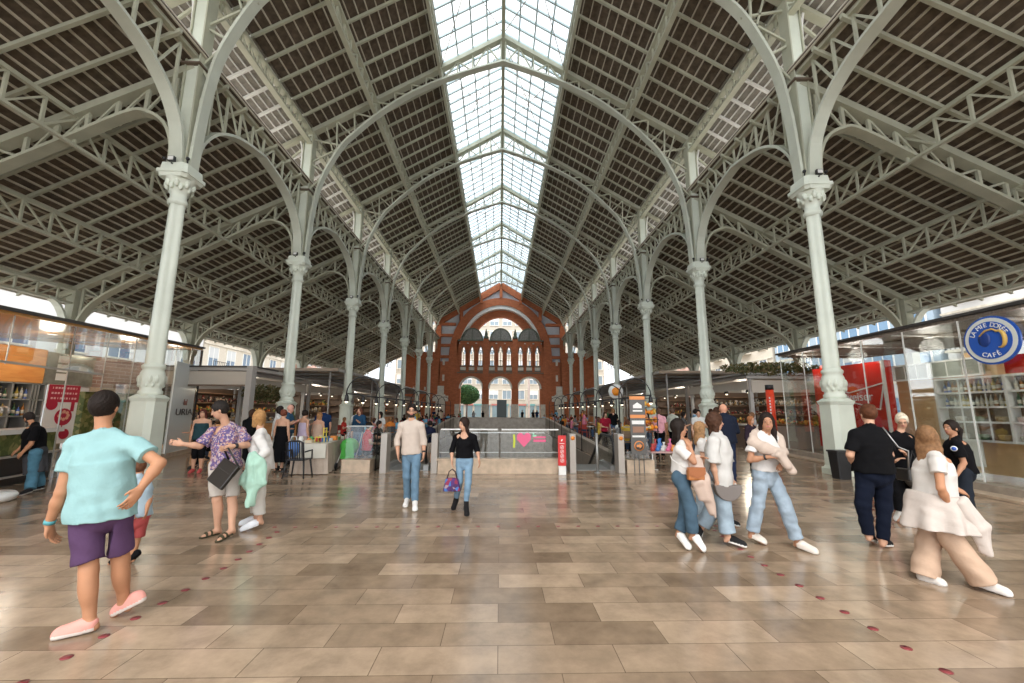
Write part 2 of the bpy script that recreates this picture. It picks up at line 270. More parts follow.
# ---- floor, with the opening of the escalator well
stone_floor = brickmat('floor_stone_slabs', (.23, .160, .105), (.47, .345, .24), (.15, .105, .07), 1., .82, .33, .003, rough=.17, bump=.04, noise=.17, rnoise=.07, fine=.06)
_fb = stone_floor.node_tree
def floor_rect(mb, x0, x1, y0, y1): mb.add([(x0, y0, 0), (x1, y0, 0), (x1, y1, 0), (x0, y1, 0)], [(0, 1, 2, 3)])
WX, WY0, WY1 = 3.45, 12.2, 33.
f = MB()
for r in ((-22, 22, YB-6, WY0), (-22, -WX, WY0, WY1), (WX, 22, WY0, WY1), (-22, 22, WY1, 78)): floor_rect(f, *r)
o = f.build('floor', stone_floor); o['kind'] = 'structure'
g = MB(); asphalt = mat('street_paving', (.42, .40, .37), .8, noise=.15, nscale=1)
for r in ((-60, -22, -30, 110), (22, 60, -30, 110), (-22, 22, 78, 110), (-22, 22, -30, YB-6)): g.add([(r[0], r[2], -.02), (r[1], r[2], -.02), (r[1], r[3], -.02), (r[0], r[3], -.02)], [(0, 1, 2, 3)])
g.build('ground', asphalt)['kind'] = 'structure'
# well walls + lower floor
w = MB(); lowm = brickmat('well_stone_cladding', (.30, .25, .20), (.38, .32, .26), (.12, .1, .09), 1., 1.2, .6, .01, .4, 'YZ', .1)
w.box((-WX-.15, (WY0+WY1)/2, -2.3), (.3, WY1-WY0, 4.55)); w.box((WX+.15, (WY0+WY1)/2, -2.3), (.3, WY1-WY0, 4.55))
w.build('wall_well_side', lowm)['kind'] = 'structure'
w = MB(); w.box((0, WY1+.15, -2.3), (7.5, .3, 4.55)); w.box((0, WY0-.15, -2.3), (7.5, .3, 4.55)); w.build('wall_well_end', greystone)['kind'] = 'structure'
w = MB(); w.box((0, 22.6, -4.65), (8, 22, .15)); w.build('floor_lower', mat('lower_floor_stone', (.25, .2, .16), .15, noise=.2))['kind'] = 'structure'
# inlaid red markers
red_stone = mat('red_inlay', (.22, .035, .04), .35)
n = 0
for i in range(15):
    for sx in (-1, 1):
        y = 2.4+i*.27; x = 2.9 if y < 5 else 2.9+(y-5)*.12
        m = MB(); m.lathe((sx*x, y, 0), [(.035, .0005), (.035, .004)], red_stone, 14); d = m.build('floor_marker', loc=(sx*x, y, 0)); tag(d, 'small round dark red marker set in the stone floor, %s line, %s from the front' % (side_name[sx], ORD[i+1]), 'floor marker', 'red markers inlaid in the floor')
for i in range(23):
    x = -3.2+i*.29; m = MB(); m.lathe((x, 6.42, 0), [(.03, .0005), (.03, .004)], red_stone, 12); d = m.build('floor_marker', loc=(x, 6.42, 0))
    tag(d, 'small dark floor marker of the cross row, %s from the left' % (ORD+['%dth' % q for q in range(19, 30)])[i+1], 'floor marker', 'markers inlaid across the floor')

roof_top = mat('bounce_roof_top', (.74, .68, .60), .7, noise=.1, nscale=1)  # pale skin added on the roofs to bounce daylight up under the overhang
# ---- roofs: clay tiles on battens, carried by rafters
def roof_panel(name, xs, zf, y0, y1, bs, sgn, bat=batten, raf=steel, til=tile, rw=.05):
    """xs: (inner x, outer x); zf(x) underside height of tiles"""
    mb = MB(); x0, x1 = xs; P = lambda x, dz=0.: (sgn*x, 0, zf(x)+dz)
    def quad(xa, xb, dz, t, ya, yb, m):
        a, b = P(xa, dz), P(xb, dz); vs = [(a[0], ya, a[2]), (b[0], ya, b[2]), (b[0], yb, b[2]), (a[0], yb, a[2])]; vs += [(v[0], v[1], v[2]+t) for v in vs]
        mb.add(vs, [(0, 1, 2, 3), (7, 6, 5, 4), (0, 4, 5, 1), (1, 5, 6, 2), (2, 6, 7, 3), (3, 7, 4, 0)], m)
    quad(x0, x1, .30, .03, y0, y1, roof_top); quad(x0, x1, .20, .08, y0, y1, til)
    n = int((x1-x0)/bs); d = (x1-x0)/n
    for i in range(n+1): quad(x0+i*d-.016, x0+i*d+.016, .15, .05, y0, y1, bat)
    # tile laps: each course of tiles stepped
    for i in range(n): quad(x0+i*d+.05, x0+i*d+.11, .18, .02, y0, y1, til)
    st = BAY/7; k = math.ceil((y0-Y1)/st); y = Y1+k*st
    while y < y1-.01:
        if abs((y-Y1)/BAY-round((y-Y1)/BAY)) > .02: quad(x0, x1, .03, .12, y-rw, y+rw, raf)
        y += st
    o = mb.build(name); o['kind'] = 'structure'; return o
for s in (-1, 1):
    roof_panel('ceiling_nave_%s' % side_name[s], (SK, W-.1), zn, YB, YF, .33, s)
    roof_panel('ceiling_overhang_%s' % side_name[s], (W-.1, 11.9), zn, YB, YF, .24, s, white, white, mat('daylit_clay_tile', (.26, .24, .21), .8, noise=.2, nscale=5))  # whitened battens, rafters and paler tile paint in the daylight on the overhang
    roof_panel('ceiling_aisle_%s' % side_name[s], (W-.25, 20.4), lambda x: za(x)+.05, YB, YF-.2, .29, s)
# ---- skylight
sky_frame = mat('skylight_bars', (.50, .60, .62), .45)
skg = glassmat('skylight_glass', (.66, .72, .76), .96, .1, .05, (.8, .85, .9))
for s in (-1, 1):
    mb = MB(); z = lambda x: zn(x)+.32
    mb.add([(0, YB, z(0)), (s*(SK+.1), YB, z(SK+.1)), (s*(SK+.1), YF, z(SK+.1)), (0, YF, z(0))], [(0, 1, 2, 3)])
    win = mb.build('window_%d' % (1 if s < 0 else 2), skg); win['kind'] = 'structure'
    mb = MB()
    for x in (.06, .8, 1.55, 2.3, SK): mb.box((s*x, (YB+YF)/2, z(x)-.05), (.07, YF-YB, .09))
    st = BAY/10; y = Y1-2*BAY
    while y < YF:
        if y > YB: mb.bar((0, y, z(0)-.05), (s*(SK+.1), y, z(SK+.1)-.05), .08, .10)
        y += st
    mb.build('window_frame', sky_frame, win)
    # thin cross ties below the glass in every bay
    mb = MB()
    for k in range(-1, 8):
        ya, yb = YK(k)+.1, YK(k+1)-.1; a = lambda x, y: (s*x, y, zn(x)+.12)
        mb.tube([a(0, ya), a(SK, yb)], .02, n=5); mb.tube([a(SK, ya), a(0, yb)], .02, n=5)
        mb.tube([a(0, (ya+yb)/2), a(SK, (ya+yb)/2-1.2)], .015, n=4)
    mb.build('tie_rods', mat('rusty_tie', (.45, .36, .30), .6), win)

# ---- lattice helper in plane (a->b), height vector
def lattice(mb, top, bot, y_or_n, n, m, r=.05, style='N'):
    """webs between matching point functions top(t), bot(t)"""
    for i in range(n+1):
        t = i/n; mb.bar(top(t), bot(t), r, r, m, up=y_or_n)
        if i < n:
            u = (i+1)/n
            if (i % 2 == 0) if style == 'W' else (t < .5): mb.bar(top(t), bot(u), r*.8, r*.8, m, up=y_or_n)
            else: mb.bar(bot(t), top(u), r*.8, r*.8, m, up=y_or_n)
# ---- nave frames and aisle trusses
def polyat(P, x):
    for a, b in zip(P, P[1:]):
        if (a[0]-x)*(b[0]-x) <= 0 and a[0] != b[0]: return a[1]+(b[1]-a[1])*(x-a[0])/(b[0]-a[0])
    return P[-1][1]
def smoothcurve(P, n=6):
    out = []
    for i in range(len(P)-1):
        p0 = P[max(i-1, 0)]; p1 = P[i]; p2 = P[i+1]; p3 = P[min(i+2, len(P)-1)]
        for j in range(n):
            t = j/n; out.append(tuple(.5*((2*p1[c])+(-p0[c]+p2[c])*t+(2*p0[c]-5*p1[c]+4*p2[c]-p3[c])*t*t+(-p0[c]+3*p1[c]-3*p2[c]+p3[c])*t**3) for c in range(2)))
    out.append(P[-1]); return out
ARCH = smoothcurve([(9.02, 8.55), (8.98, 9.6), (8.88, 11.0), (8.6, 12.5), (7.85, 14.15), (7.15, 15.0), (6.2, 15.95), (4.8, 17.05), (3.17, 17.95), (1.6, 18.6), (0, 19.15)], 5)
def nave_frame(k):
    y = YK(k); t = empty('roof_frame', (0, y, EAV), 'arched pale green nave roof frame spanning between the %s pair of columns from the front' % ORD[k], 'roof frame', 'arched nave roof frames'); L = Vector((0, y, EAV))
    for s in (-1, 1):
        m = MB(); m.bar((s*(W+.1), y, zn(W+.1)-.03), (0, y, zn(0)-.03), .34, .20, steel if k > 0 else steel)
        # cantilever out under the overhang
        m.bar((s*W, y, zn(W)-.03), (s*11.8, y, zn(11.8)), .26, .16, steel); m.build('top_chord', parent=t, loc=L)
        m = MB(); m.sweep([(s*x, y, z) for x, z in ARCH], .34, .09, (0, 1, 0), rib); m.build('arch_rib', parent=t, loc=L)
        m = MB(); N = 13
        xs = [8.6, 8.1, 7.3, 6.3, 5.4, 4.6, 3.85, SK, 2.3, 1.55, .8, .12]
        pa = [(ARCH[i][0], ARCH[i][1]) for i in range(len(ARCH))][::-1]
        A = lambda x: Vector((s*x, y, polyat(pa, x))); T = lambda x: Vector((s*x, y, zn(x)-.08))
        for i, x in enumerate(xs[1:]):
            px = xs[i]; m.bar(T(x), A(x-.1 if x > 4 else x), .07, .07, steel, up=(0, 1, 0)); (m.bar(T(px), A(x), .06, .06, steel, up=(0, 1, 0)) if i % 2 == 0 or x > SK else m.bar(A(px), T(x), .06, .06, steel, up=(0, 1, 0)))
        for za_, zb in ((10.6, 11.2), (11.9, 11.4), (12.0, 12.8), (13.3, 12.9), (13.4, 14.3), (14.6, 14.3)):
            xa = min((abs(p[1]-zb), p[0]) for p in ARCH)[1]; m.bar((s*(W-.15), y, za_), (s*xa, y, zb), .07, .06, steel, up=(0, 1, 0))
        # curved white bracket holding the overhang
        m.build('web', parent=t, loc=L)
        m = MB(); m.sweep([(s*(W+.28+.0*a), y, 0) for a in ()] or [(s*x, y, z) for x, z in smoothcurve([(W+.42, 14.45), (W+.32, 14.0), (W+.28, 13.2), (W+.30, 12.35), (W+.9, 12.75), (W+1.6, 13.5), (W+2.2, 13.75)], 4)], .20, .07, (0, 1, 0), white)
        m.bar((s*(W+.32), y, 14.1), (s*(W+1.35), y, 13.1), .08, .08, steel); m.build('eave_bracket', parent=t, loc=L)
def aisle_truss(k, s):
    y = YK(k); L = Vector((s*W, y, 9.)); t = empty('aisle_truss', L, 'sloping riveted truss over the %s aisle, running out from its %s column from the front' % (side_name[s], ORD[k]), 'roof truss', 'sloping trusses of the side aisles')
    m = MB(); m.bar((s*W, y, za(W)-.02), (s*(XO+.6), y, za(XO+.6)-.02), .34, .22, steel); m.build('top_chord', parent=t, loc=L)
    P = smoothcurve([(W+.30, 8.55), (W+.34, 9.3), (W+.62, 9.95), (W+1.1, 10.28), (W+1.75, 10.28), (12.94, 9.28), (15.55, 7.93), (17.2, 7.02), (18.1, 6.4), (18.6, 5.7), (18.78, 4.9)], 5)
    m = MB(); m.sweep([(s*x, y, z) for x, z in P], .34, .09, (0, 1, 0), steel); m.build('bottom_chord', parent=t, loc=L)
    m = MB(); xs = [W+.5+i*.81 for i in range(12)]
    for i, x in enumerate(xs):
        B = lambda q: Vector((s*q, y, polyat(P[8:], q))); T = lambda q: Vector((s*q, y, za(q)-.1)); m.bar(T(x), B(x), .10, .09, steel, up=(0, 1, 0))
        if i: px = xs[i-1]; m.bar(T(px), B(x), .06, .06, steel, up=(0, 1, 0)) if i < 6 else m.bar(B(px), T(x), .06, .06, steel, up=(0, 1, 0))
    m.build('web', parent=t, loc=L)
for k in range(1, NK+1):
    nave_frame(k); aisle_truss(k, -1); aisle_truss(k, 1)

# ---- columns
def lobed(mb, prof, m, n=32, lob=.13):
    vs = []; N = len(prof)
    for r, z in prof:
        for i in range(n): a = 2*math.pi*i/n; q = r*(1+lob*math.cos(4*a)); vs.append((q*math.cos(a), q*math.sin(a), z))
    mb.add(vs, [(i*n+j, i*n+(j+1) % n, (i+1)*n+(j+1) % n, (i+1)*n+j) for i in range(N-1) for j in range(n)], m, True)
def octa(mb, w, z0, w1, z1, ch, m):
    vs = []
    for ww, z in ((w, z0), (w1, z1)):
        a, c = ww/2, ww/2-ch; vs += [(a, -c, z), (a, c, z), (c, a, z), (-c, a, z), (-a, c, z), (-a, -c, z), (-c, -a, z), (c, -a, z)]
    mb.add(vs, [tuple(range(8))[::-1], tuple(range(8, 16))]+[(i, (i+1) % 8, 8+(i+1) % 8, 8+i) for i in range(8)], m)
LARCH = smoothcurve([(.24, 8.55), (.32, 9.1), (.48, 9.7), (.95, 10.35), (1.6, 10.8), (2.4, 11.1), (BAY/2, 11.32)], 4)
def make_column():
    t = empty('iron_column', (0, 0, 0))
    m = MB(); octa(m, .80, 0, .80, .16, .12, paint); octa(m, .74, .16, .70, .22, .12, paint); octa(m, .68, .22, .64, 1.86, .12, paint); octa(m, .66, 1.86, .72, 1.95, .12, paint); octa(m, .70, 1.95, .5, 2.04, .1, paint); m.build('pedestal', parent=t)
    m = MB(); lobed(m, [(.24, 2.0), (.28, 2.06), (.28, 2.12), (.24, 2.16), (.25, 2.24), (.29, 2.34), (.30, 2.48), (.27, 2.62), (.235, 2.70), (.27, 2.74), (.27, 2.80), (.215, 2.86)], paint, lob=.05)
    for i in range(12): a = i*math.pi/6; m.ball((.262*math.cos(a), .262*math.sin(a), 2.44), (.06, .06, .12), paint, 8); m.ball((.25*math.cos(a+.26), .25*math.sin(a+.26), 2.3), (.045, .045, .08), paint, 8)
    m.build('base_moulding', parent=t)
    m = MB(); lobed(m, [(.212, 2.84), (.208, 4.0), (.20, 5.5), (.188, 7.55)], paint); m.build('shaft', parent=t)
    m = MB(); lobed(m, [(.20, 7.4), (.25, 7.46), (.25, 7.52), (.205, 7.58), (.21, 7.75), (.25, 7.8), (.29, 7.95), (.33, 8.05), (.39, 8.16)], paint, lob=.06)
    octa(m, .76, 8.14, .84, 8.24, .1, paint); octa(m, .88, 8.24, .88, 8.34, .08, paint); octa(m, .78, 8.34, .74, 8.56, .08, paint)
    for i in range(8): a = (i+.5)*math.pi/4; m.ball((.31*math.cos(a), .31*math.sin(a), 8.0), (.07, .07, .13), paint, 8); m.ball((.27*math.cos(a+.4), .31*math.sin(a+.4), 7.9), (.06, .06, .11), paint, 8)
    m.build('capital', parent=t)
    m = MB(); m.box((0, 0, 11.7), (.40, .10, 6.4), steel); m.box((-.2, 0, 11.7), (.04, .42, 6.4), steel); m.box((.2, 0, 11.7), (.04, .42, 6.4), steel); m.box((0, -.14, 11.7), (.34, .03, 6.4), paint); m.box((0, .14, 11.7), (.34, .03, 6.4), paint)
    m.box((0, 0, 11.87), (.56, .58, .05), mat('rust_brown', (.16, .12, .09), .7)); m.build('upper_post', parent=t)
    for d in (-1, 1):
        m = MB(); m.sweep([(0, d*y, z) for y, z in LARCH], .36, .09, (1, 0, 0), rib); m.build('arch_rib', parent=t)
    m = MB(); m.box((0, -.42, 8.62), (.18, .08, .14), black); m.box((0, -.465, 8.62), (.14, .015, .1), mat('lamp_glass', (.7, .7, .68), .2)); m.bar((0, -.42, 8.5), (0, -.25, 8.52), .03, .03, black)
    for d in (-1, 1): m.ball((d*.33, -.28, 8.72), .055, black, 8); m.tube([(d*.33, -.28, 8.72), (d*.28, -.2, 8.56)], .02, black, 6)
    m.build('floodlight', parent=t)
    return t
proto = None
for s in (-1, 1):
    for k in range(1, NK+1):
        if proto is None: c = proto = make_column()
        else: c = copy_tree(proto)
        c.location = (s*W, YK(k), 0); tag(c, 'pale green cast iron column with pedestal, %s from the front in the %s row' % (ORD[k], side_name[s]), 'column', 'main iron columns of the nave')
# ---- lattice girders that run the length of the hall
def girder_line(name, label, x, ztop, depth, s, ya, yb, step, wt=.2, arch=False, tilt=0., post=False, group=None):
    L = Vector((s*x, ya, ztop)); t = empty(name, L, label, 'girder', group or 'long lattice girders of the roof')
    m = MB(); m.box((s*x, (ya+yb)/2, ztop-.06), (wt, yb-ya, .12), steel); m.build('top_chord', parent=t, loc=L)
    if not arch: m = MB(); m.box((s*(x-tilt), (ya+yb)/2, ztop-depth), (wt, yb-ya, .08), steel); m.build('bottom_chord', parent=t, loc=L)
    m = MB(); n = round((yb-ya)/step); d = (yb-ya)/n
    def zb(y):
        if not arch: return ztop-depth
        q = (y-Y1) % BAY; q = min(q, BAY-q)
        return polyat(LARCH, q) if q > .5 else 10.
    for i in range(n):
        y0 = ya+i*d; y1 = y0+d
        if arch and (min((y0-Y1) % BAY, BAY-(y0-Y1) % BAY) < .3): continue
        if ztop-zb(y0) > .25: m.bar((s*x, y0, ztop-.1), (s*(x-tilt), y0, zb(y0)), .07, .07, steel, up=(1, 0, 0))
        q = ((y0+y1)/2-Y1) % BAY
        if arch and (q < .8 or q > BAY-.8): continue
        if q < BAY/2: m.bar((s*x, y0, ztop-.1), (s*(x-tilt), y1, zb(y1)), .055, .055, steel, up=(1, 0, 0))
        else: m.bar((s*(x-tilt), y0, zb(y0)), (s*x, y1, ztop-.1), .055, .055, steel, up=(1, 0, 0))
    m.build('lattice', parent=t, loc=L); return t
GY0 = Y1-BAY
for s in (-1, 1):
    n = side_name[s]
    girder_line('nave_purlin', 'slender lattice purlin halfway up the %s slope of the nave roof' % n, 6.25, zn(6.25)-.05, .75, s, GY0, YF, BAY/10)
    girder_line('skylight_girder', 'long lattice girder along the %s edge of the skylight' % n, SK+.05, zn(SK)+.0, .62, s, GY0, YF, BAY/10, .14)
    girder_line('eave_girder', 'lattice girder under the %s eave of the nave roof' % n, W-.08, EAV-.05, .6, s, GY0, YF, BAY/14, .24)
    girder_line('arcade_girder', 'lattice girder with arches joining the %s row of columns' % n, W, 12.22, .9, s, GY0, YF, BAY/10, .26, True)
    girder_line('inner_aisle_purlin', 'lattice purlin over the %s aisle, nearer the columns' % n, 12.56, za(12.56)-.02, .95, s, GY0, YF, BAY/8, .12)
    girder_line('outer_aisle_purlin', 'lattice purlin over the %s aisle, nearer the street side' % n, 15.8, za(15.8)-.02, .92, s, GY0, YF, BAY/8, .12)
    girder_line('street_girder', 'lattice girder along the open %s street side of the hall' % n, XO, 6.95, .68, s, GY0, YF, BAY/9, .26)
mb = MB(); mb.box((0, (GY0+YF)/2, zn(0)-.05), (.16, YF-GY0, .16), steel); mb.box((0, (GY0+YF)/2, zn(0)-.55), (.10, YF-GY0, .06), steel)
for i in range(80): mb.bar((0, GY0+i*.72, zn(0)-.1), (0, GY0+i*.72+.36*(i % 2), zn(0)-.55), .04, .04, steel)
tag(mb.build('ridge_beam'), 'long ridge beam down the middle of the skylight', 'beam')
# ---- outer posts
def make_outer():
    t = empty('outer_post', (0, 0, 0)); m = MB()
    m.box((0, 0, 5.4), (.36, .40, 3.2), steel); m.lathe((0, 0, 0), [(.34, 0), (.34, .9), (.2, 1.0), (.18, 3.5), (.28, 3.7), (.3, 3.85)], steel, 12); m.build('post', parent=t)
    for d in (-1, 1): m = MB(); m.sweep([(0, d*(.22+.95*(1-math.cos(a*math.pi/16))), 4.6+1.7*math.sin(a*math.pi/16)) for a in range(9)], .3, .09, (1, 0, 0), paint); m.build('bracket', parent=t)
    return t
po = None
for s in (-1, 1):
    for k in range(1, NK+2):
        if k == 8: continue
        c = make_outer() if po is None else copy_tree(po); po = po or c
        c.location = (s*XO, YK(k), 0); tag(c, 'outer iron post on the %s street side, %s from the front' % (side_name[s], ORD[k]), 'post', 'outer posts along the street sides')

# ================================================================ brick facade at the far end
brick = brickmat('red_brick', (.42, .115, .038), (.52, .155, .055), (.30, .12, .06), 1., .5, .16, .012, .7, 'XZ', .1, noise=.1)
trimst = mat('facade_white_stone', (.62, .58, .50), .6, noise=.15, nscale=3); greent = mat('green_glazed_trim', (.10, .12, .08), .4)
panelg = mat('pale_render_panel', (.52, .55, .60), .7, noise=.08)
D = Vector((0, .9, 0)); OX = Vector((1, 0, 0)); OZ = Vector((0, 0, 1)); yf = 61.3
def E(a, b, cz, n=28, t0=0, t1=math.pi, y=yf): return [(a*math.cos(t0+(t1-t0)*i/n), y, cz+b*math.sin(t0+(t1-t0)*i/n)) for i in range(n+1)]
fa = empty('wall_end', (0, yf, 0)); fa['kind'] = 'structure'; FL = (0, yf, 0)
m = MB()
def opening_row(m, openings, x0, x1, z0, spring, top, ztop, y, point=False, d=D):
    x = x0
    for a, b in openings:
        if a > x: m.box(((x+a)/2, y+d.y/2, (z0+ztop)/2), (a-x, d.y, ztop-z0))
        c = (a+b)/2; r = (b-a)/2; A = []; n = 12
        for i in range(n+1):
            t = i/n
            if point: xx = a+(b-a)*t; zz = spring+(top-spring)*(1-abs(2*t-1)**1.6)
            else: xx = c-r*math.cos(math.pi*t); zz = spring+(top-spring)*math.sin(math.pi*t)
            A.append((xx, y, zz))
        m.strip(A, [(p[0], y, ztop) for p in A], d); x = b
    if x1 > x: m.box(((x+x1)/2, y+d.y/2, (z0+ztop)/2), (x1-x, d.y, ztop-z0))
doors = [(-5.8, -2.65), (-1.65, 1.65), (2.65, 5.8)]
opening_row(m, doors, -6.4, 6.4, 0, 4.9, 6.45, 7.3, yf)
wins = [(g+i*1.25-.30, g+i*1.25+.30) for g in (-4.22, 0, 4.22) for i in (-1, 0, 1)]
opening_row(m, wins, -6.4, 6.4, 8.2, 10.1, 11.05, 12.0, yf, True); m.box((0, yf+.45, 7.75), (12.8, .9, .9))
m.build('arcade', brick, fa, FL)
m = MB(); m.strip(E(7.6, 9.0, 9.5), E(6.35, 7.9, 9.5), D)
for s in (-1, 1): m.box((s*6.98, yf+.4, 4.75), (1.26, 1.0, 9.5))
m.build('great_arch', brick, fa, FL)
m = MB(); m.strip(E(6.35, 7.9, 9.5, y=yf+.2), E(6.0, 7.35, 9.5, y=yf+.2), (0, 1.6, 0)); m.build('arch_soffit', white, fa, FL)
m = MB(); m.strip(E(6.3, 7.45, 9.5, t0=.40, t1=math.pi-.40, y=yf+1.2), E(4.7, 6.3, 9.5, t0=.50, t1=math.pi-.50, y=yf+1.2), D); m.build('inner_arch', brick, fa, FL)
m = MB()
for g in (-4.22, 0, 4.22):
    c = (g, yf+.2, 12.0); A = [(g+1.65*math.cos(math.pi*i/14), yf+.15, 12+1.9*math.sin(math.pi*i/14)) for i in range(15)]; B = [(g+1.45*math.cos(math.pi*i/14), yf+.15, 12+1.7*math.sin(math.pi*i/14)) for i in range(15)]; m.strip(A, B, (0, .6, 0), greent)
    m.slab([(p[0]-g, p[2]-12) for p in B], c, OX, OZ, (0, .12, 0), mat('lunette_panel', (.22, .21, .19), .5, noise=.3)); m.bar((g, yf+.1, 12), (g, yf+.1, 13.7), .1, .1, greent)
m.build('lunette', parent=fa, loc=FL)
m = MB()
for x in (-2.15, 2.15):
    m.box((x, yf-.1, 6.1), (.8, .3, 12.2), brick); m.lathe((x, yf-.05, 12.2), [(.38, 0), (.42, .15), (.2, .5), (.26, .65), (.05, 1.5)], greent, 8); m.box((x, yf-.12, 1.3), (.95, .34, 2.6), trimst)
for x in (-6.2, 6.2): m.box((x, yf-.12, 1.3), (.7, .34, 2.6), trimst)
for a, b in wins:
    m.box(((a+b)/2, yf-.05, 7.75), (.8, .12, .45), trimst); m.box(((a+b)/2, yf-.05, 8.15), (.9, .14, .14), greent); m.box(((a+b)/2, yf-.05, 7.4), (.9, .14, .14), greent)
    for x in (a-.28, b+.28): m.box((x, yf-.06, 9.8), (.14, .14, 3.3), brick); m.ball((x, yf-.1, 11.5), .10, trimst, 8)
    A = [(a-.12+(b-a+.24)*i/10, yf-.03, 10.1+1.1*(1-abs(i/5-1)**1.6)) for i in range(11)]; B = [(a+(b-a)*i/10, yf-.03, 10.1+.95*(1-abs(i/5-1)**1.6)) for i in range(11)]; m.strip(A, B, (0, .1, 0), greent)
m.box((0, yf-.08, 11.95), (12.7, .2, .16), greent); m.box((0, yf-.08, 7.15), (12.7, .16, .1), greent)
for a, b in doors:
    c = (a+b)/2; m.strip([(c-1.8*math.cos(math.pi*i/14), yf-.12, 4.85+1.78*math.sin(math.pi*i/14)) for i in range(15)], [(c-1.55*math.cos(math.pi*i/14), yf-.12, 4.85+1.53*math.sin(math.pi*i/14)) for i in range(15)], (0, .2, 0), trimst)
m.build('pilasters_and_trim', parent=fa, loc=FL)['kind'] = 'structure'
m = MB()
for a, b in wins:
    c = (a+b)/2; m.bar((c, yf+.5, 8.2), (c, yf+.5, 10.2), .07, .05, greent); m.tube([(c+.2*math.cos(i*.7854), yf+.5, 10.4+.2*math.sin(i*.7854)) for i in range(9)], .03, greent, 5, False); m.box((c, yf+.5, 9.0), (.6, .04, .05), greent)
m.build('tracery', parent=fa, loc=FL)
m = MB()
# gable: brick rake, posts and rails with pale panels between
def ring(x): return 9.5+9*math.sqrt(max(0, 1-(x/7.6)**2))
for s in (-1, 1):
    m.bar((s*9.7, yf+.45, zn(9.7)-.25), (0, yf+.45, zn(0)-.1), .9, .95, brick); m.box((s*9.25, yf+.45, 7.3), (.8, .9, 14.6), brick); m.box((s*8.2, yf+.45, 4.4), (1.6, .9, 8.8), brick)
    for x in (2.95, 5.9): zt = zn(x)-.4; zb = ring(x)-.2; m.box((s*x, yf+.36, (zt+zb)/2), (.45, 1., zt-zb), brick)
    for z in (14.4, 12.7, 11.2, 9.5): m.box((s*8.0, yf+.40, z), (2.6 if z > 14 else 2.0, .96, .4), brick)
    n = 24; A = []; B = []
    for i in range(n+1): z = 8.8+(14.6-8.8)*i/n; x = 7.5*math.sqrt(max(0, 1-((max(z, 9.5)-9.5)/9)**2)); A.append((s*x, yf+.45, z)); B.append((s*9.0, yf+.45, z))
    m.strip(A, B, (0, .25, 0), panelg)
    A = [(s*6.3*i/n, yf+.45, ring(6.3*i/n)-.15) for i in range(n+1)]; B = [(p[0], p[1], zn(p[0])-.3) for p in A]; m.strip(A, B, (0, .25, 0), panelg)
    m.slab([(6.2, 14.5), (9.0, 14.5), (9.0, zn(9)-.3), (6.2, zn(6.2)-.3)], (0, yf+.45, 0), (s, 0, 0), OZ, (0, .25, 0), panelg)
    for z in (3.5, 6.4, 8.7): m.box((s*8.3, yf-.02, z), (.30, .1, .9), trimst)
m.box((0, yf+.36, 19.4), (.45, 1., 1.8), brick)
m.build('gable', parent=fa, loc=FL)
m = MB()
for s in (-1, 1):
    m.box((s*11.7, yf+.6, 5.1), (4.2, 1.2, 10.2), brick); m.box((s*8.6, yf-.1, 2.0), (1.3, .5, 4.0), trimst); m.box((s*8.6, yf-.12, 3.4), (2.2, .5, .8), trimst); m.box((s*8.6, yf-.11, 4.6), (.9, .5, 1.2), trimst)
    for x in (10.9, 12.5): m.box((s*x, yf-.05, 6.5), (.35, .1, 3.2), brick); m.box((s*x, yf-.1, 4.8), (.2, .2, .5), trimst)
m.build('side_wing', parent=fa, loc=FL)

# ================================================================ street buildings outside
def building(name, label, P0, ux, width, H, cols, rows, wallm, depth, balc=False, ww=1.1, wh=1.6, z0=1.2, arch=False, seed=1, winc=(.16, .20, .26)):
    """P0: base corner; ux: direction along the front; front normal = rot(ux,-90)"""
    rg = random.Random(seed); t = empty(name, P0, label, 'building'); ux = Vector(ux).normalized(); nz = Vector((ux.y, -ux.x, 0)); P0 = Vector(P0)
    m = MB(); m.slab([(0, 0), (width, 0), (width, H), (0, H)], P0, ux, OZ, -nz*depth, wallm); m.bar(P0+OZ*H+nz*.2, P0+ux*width+OZ*H+nz*.2, .8, .5, trimst)
    for r in range(1, rows): m.bar(P0+OZ*(z0+r*(H-z0)/rows-.5)+nz*.06, P0+ux*width+OZ*(z0+r*(H-z0)/rows-.5)+nz*.06, .12, .14, trimst)
    m.build('wall', parent=t, loc=P0)
    wm = mat('%s_window_glass_%d' % (name, seed), winc, .15); sh = mat('shutter_%d' % seed, (.55, .57, .58), .6); dx = width/cols; dz = (H-z0)/rows
    F = MB(); F.box((0, 0, 0), (.001, .001, .001))
    f0 = None
    for c in range(cols):
        for r in range(rows):
            if c*rows+r >= 98: continue
            p = P0+ux*(dx*(c+.5))+OZ*(z0+dz*(r+.5)); q = MB(); M = Matrix((ux, nz, OZ)).transposed(); a = rg.random()
            q.box((0, 0, 0), (ww, .08, wh), wm, M); q.box(nz*.03+OZ*(wh/2+.07), (ww+.24, .16, .14), trimst, M); q.box(nz*.05-OZ*(wh/2+.06), (ww+.24, .24, .12), trimst, M); q.box(nz*.05, (.06, .06, wh), white, M)
            for e in (-1, 1): q.box(nz*.03+ux*e*ww/2, (.08, .12, wh), white, M)
            if a > .5: q.box(nz*.05+OZ*wh*.25, (ww*.96, .05, wh*.5), sh, M)
            if balc and r > 0 and (c % 2 == 0):
                q.box(nz*.5-OZ*(wh/2+.16), (ww+1.0, 1.0, .16), trimst, M)
                for i in range(9): q.box(nz*.96+ux*((i-4)*(ww+.9)/8)-OZ*(wh/2-.3), (.03, .03, .8), black, M)
                q.box(nz*.96-OZ*(wh/2-.72), (ww+1., .05, .05), black, M)
            q.build('window', parent=t, loc=None).location = tuple(p-P0)
    return t
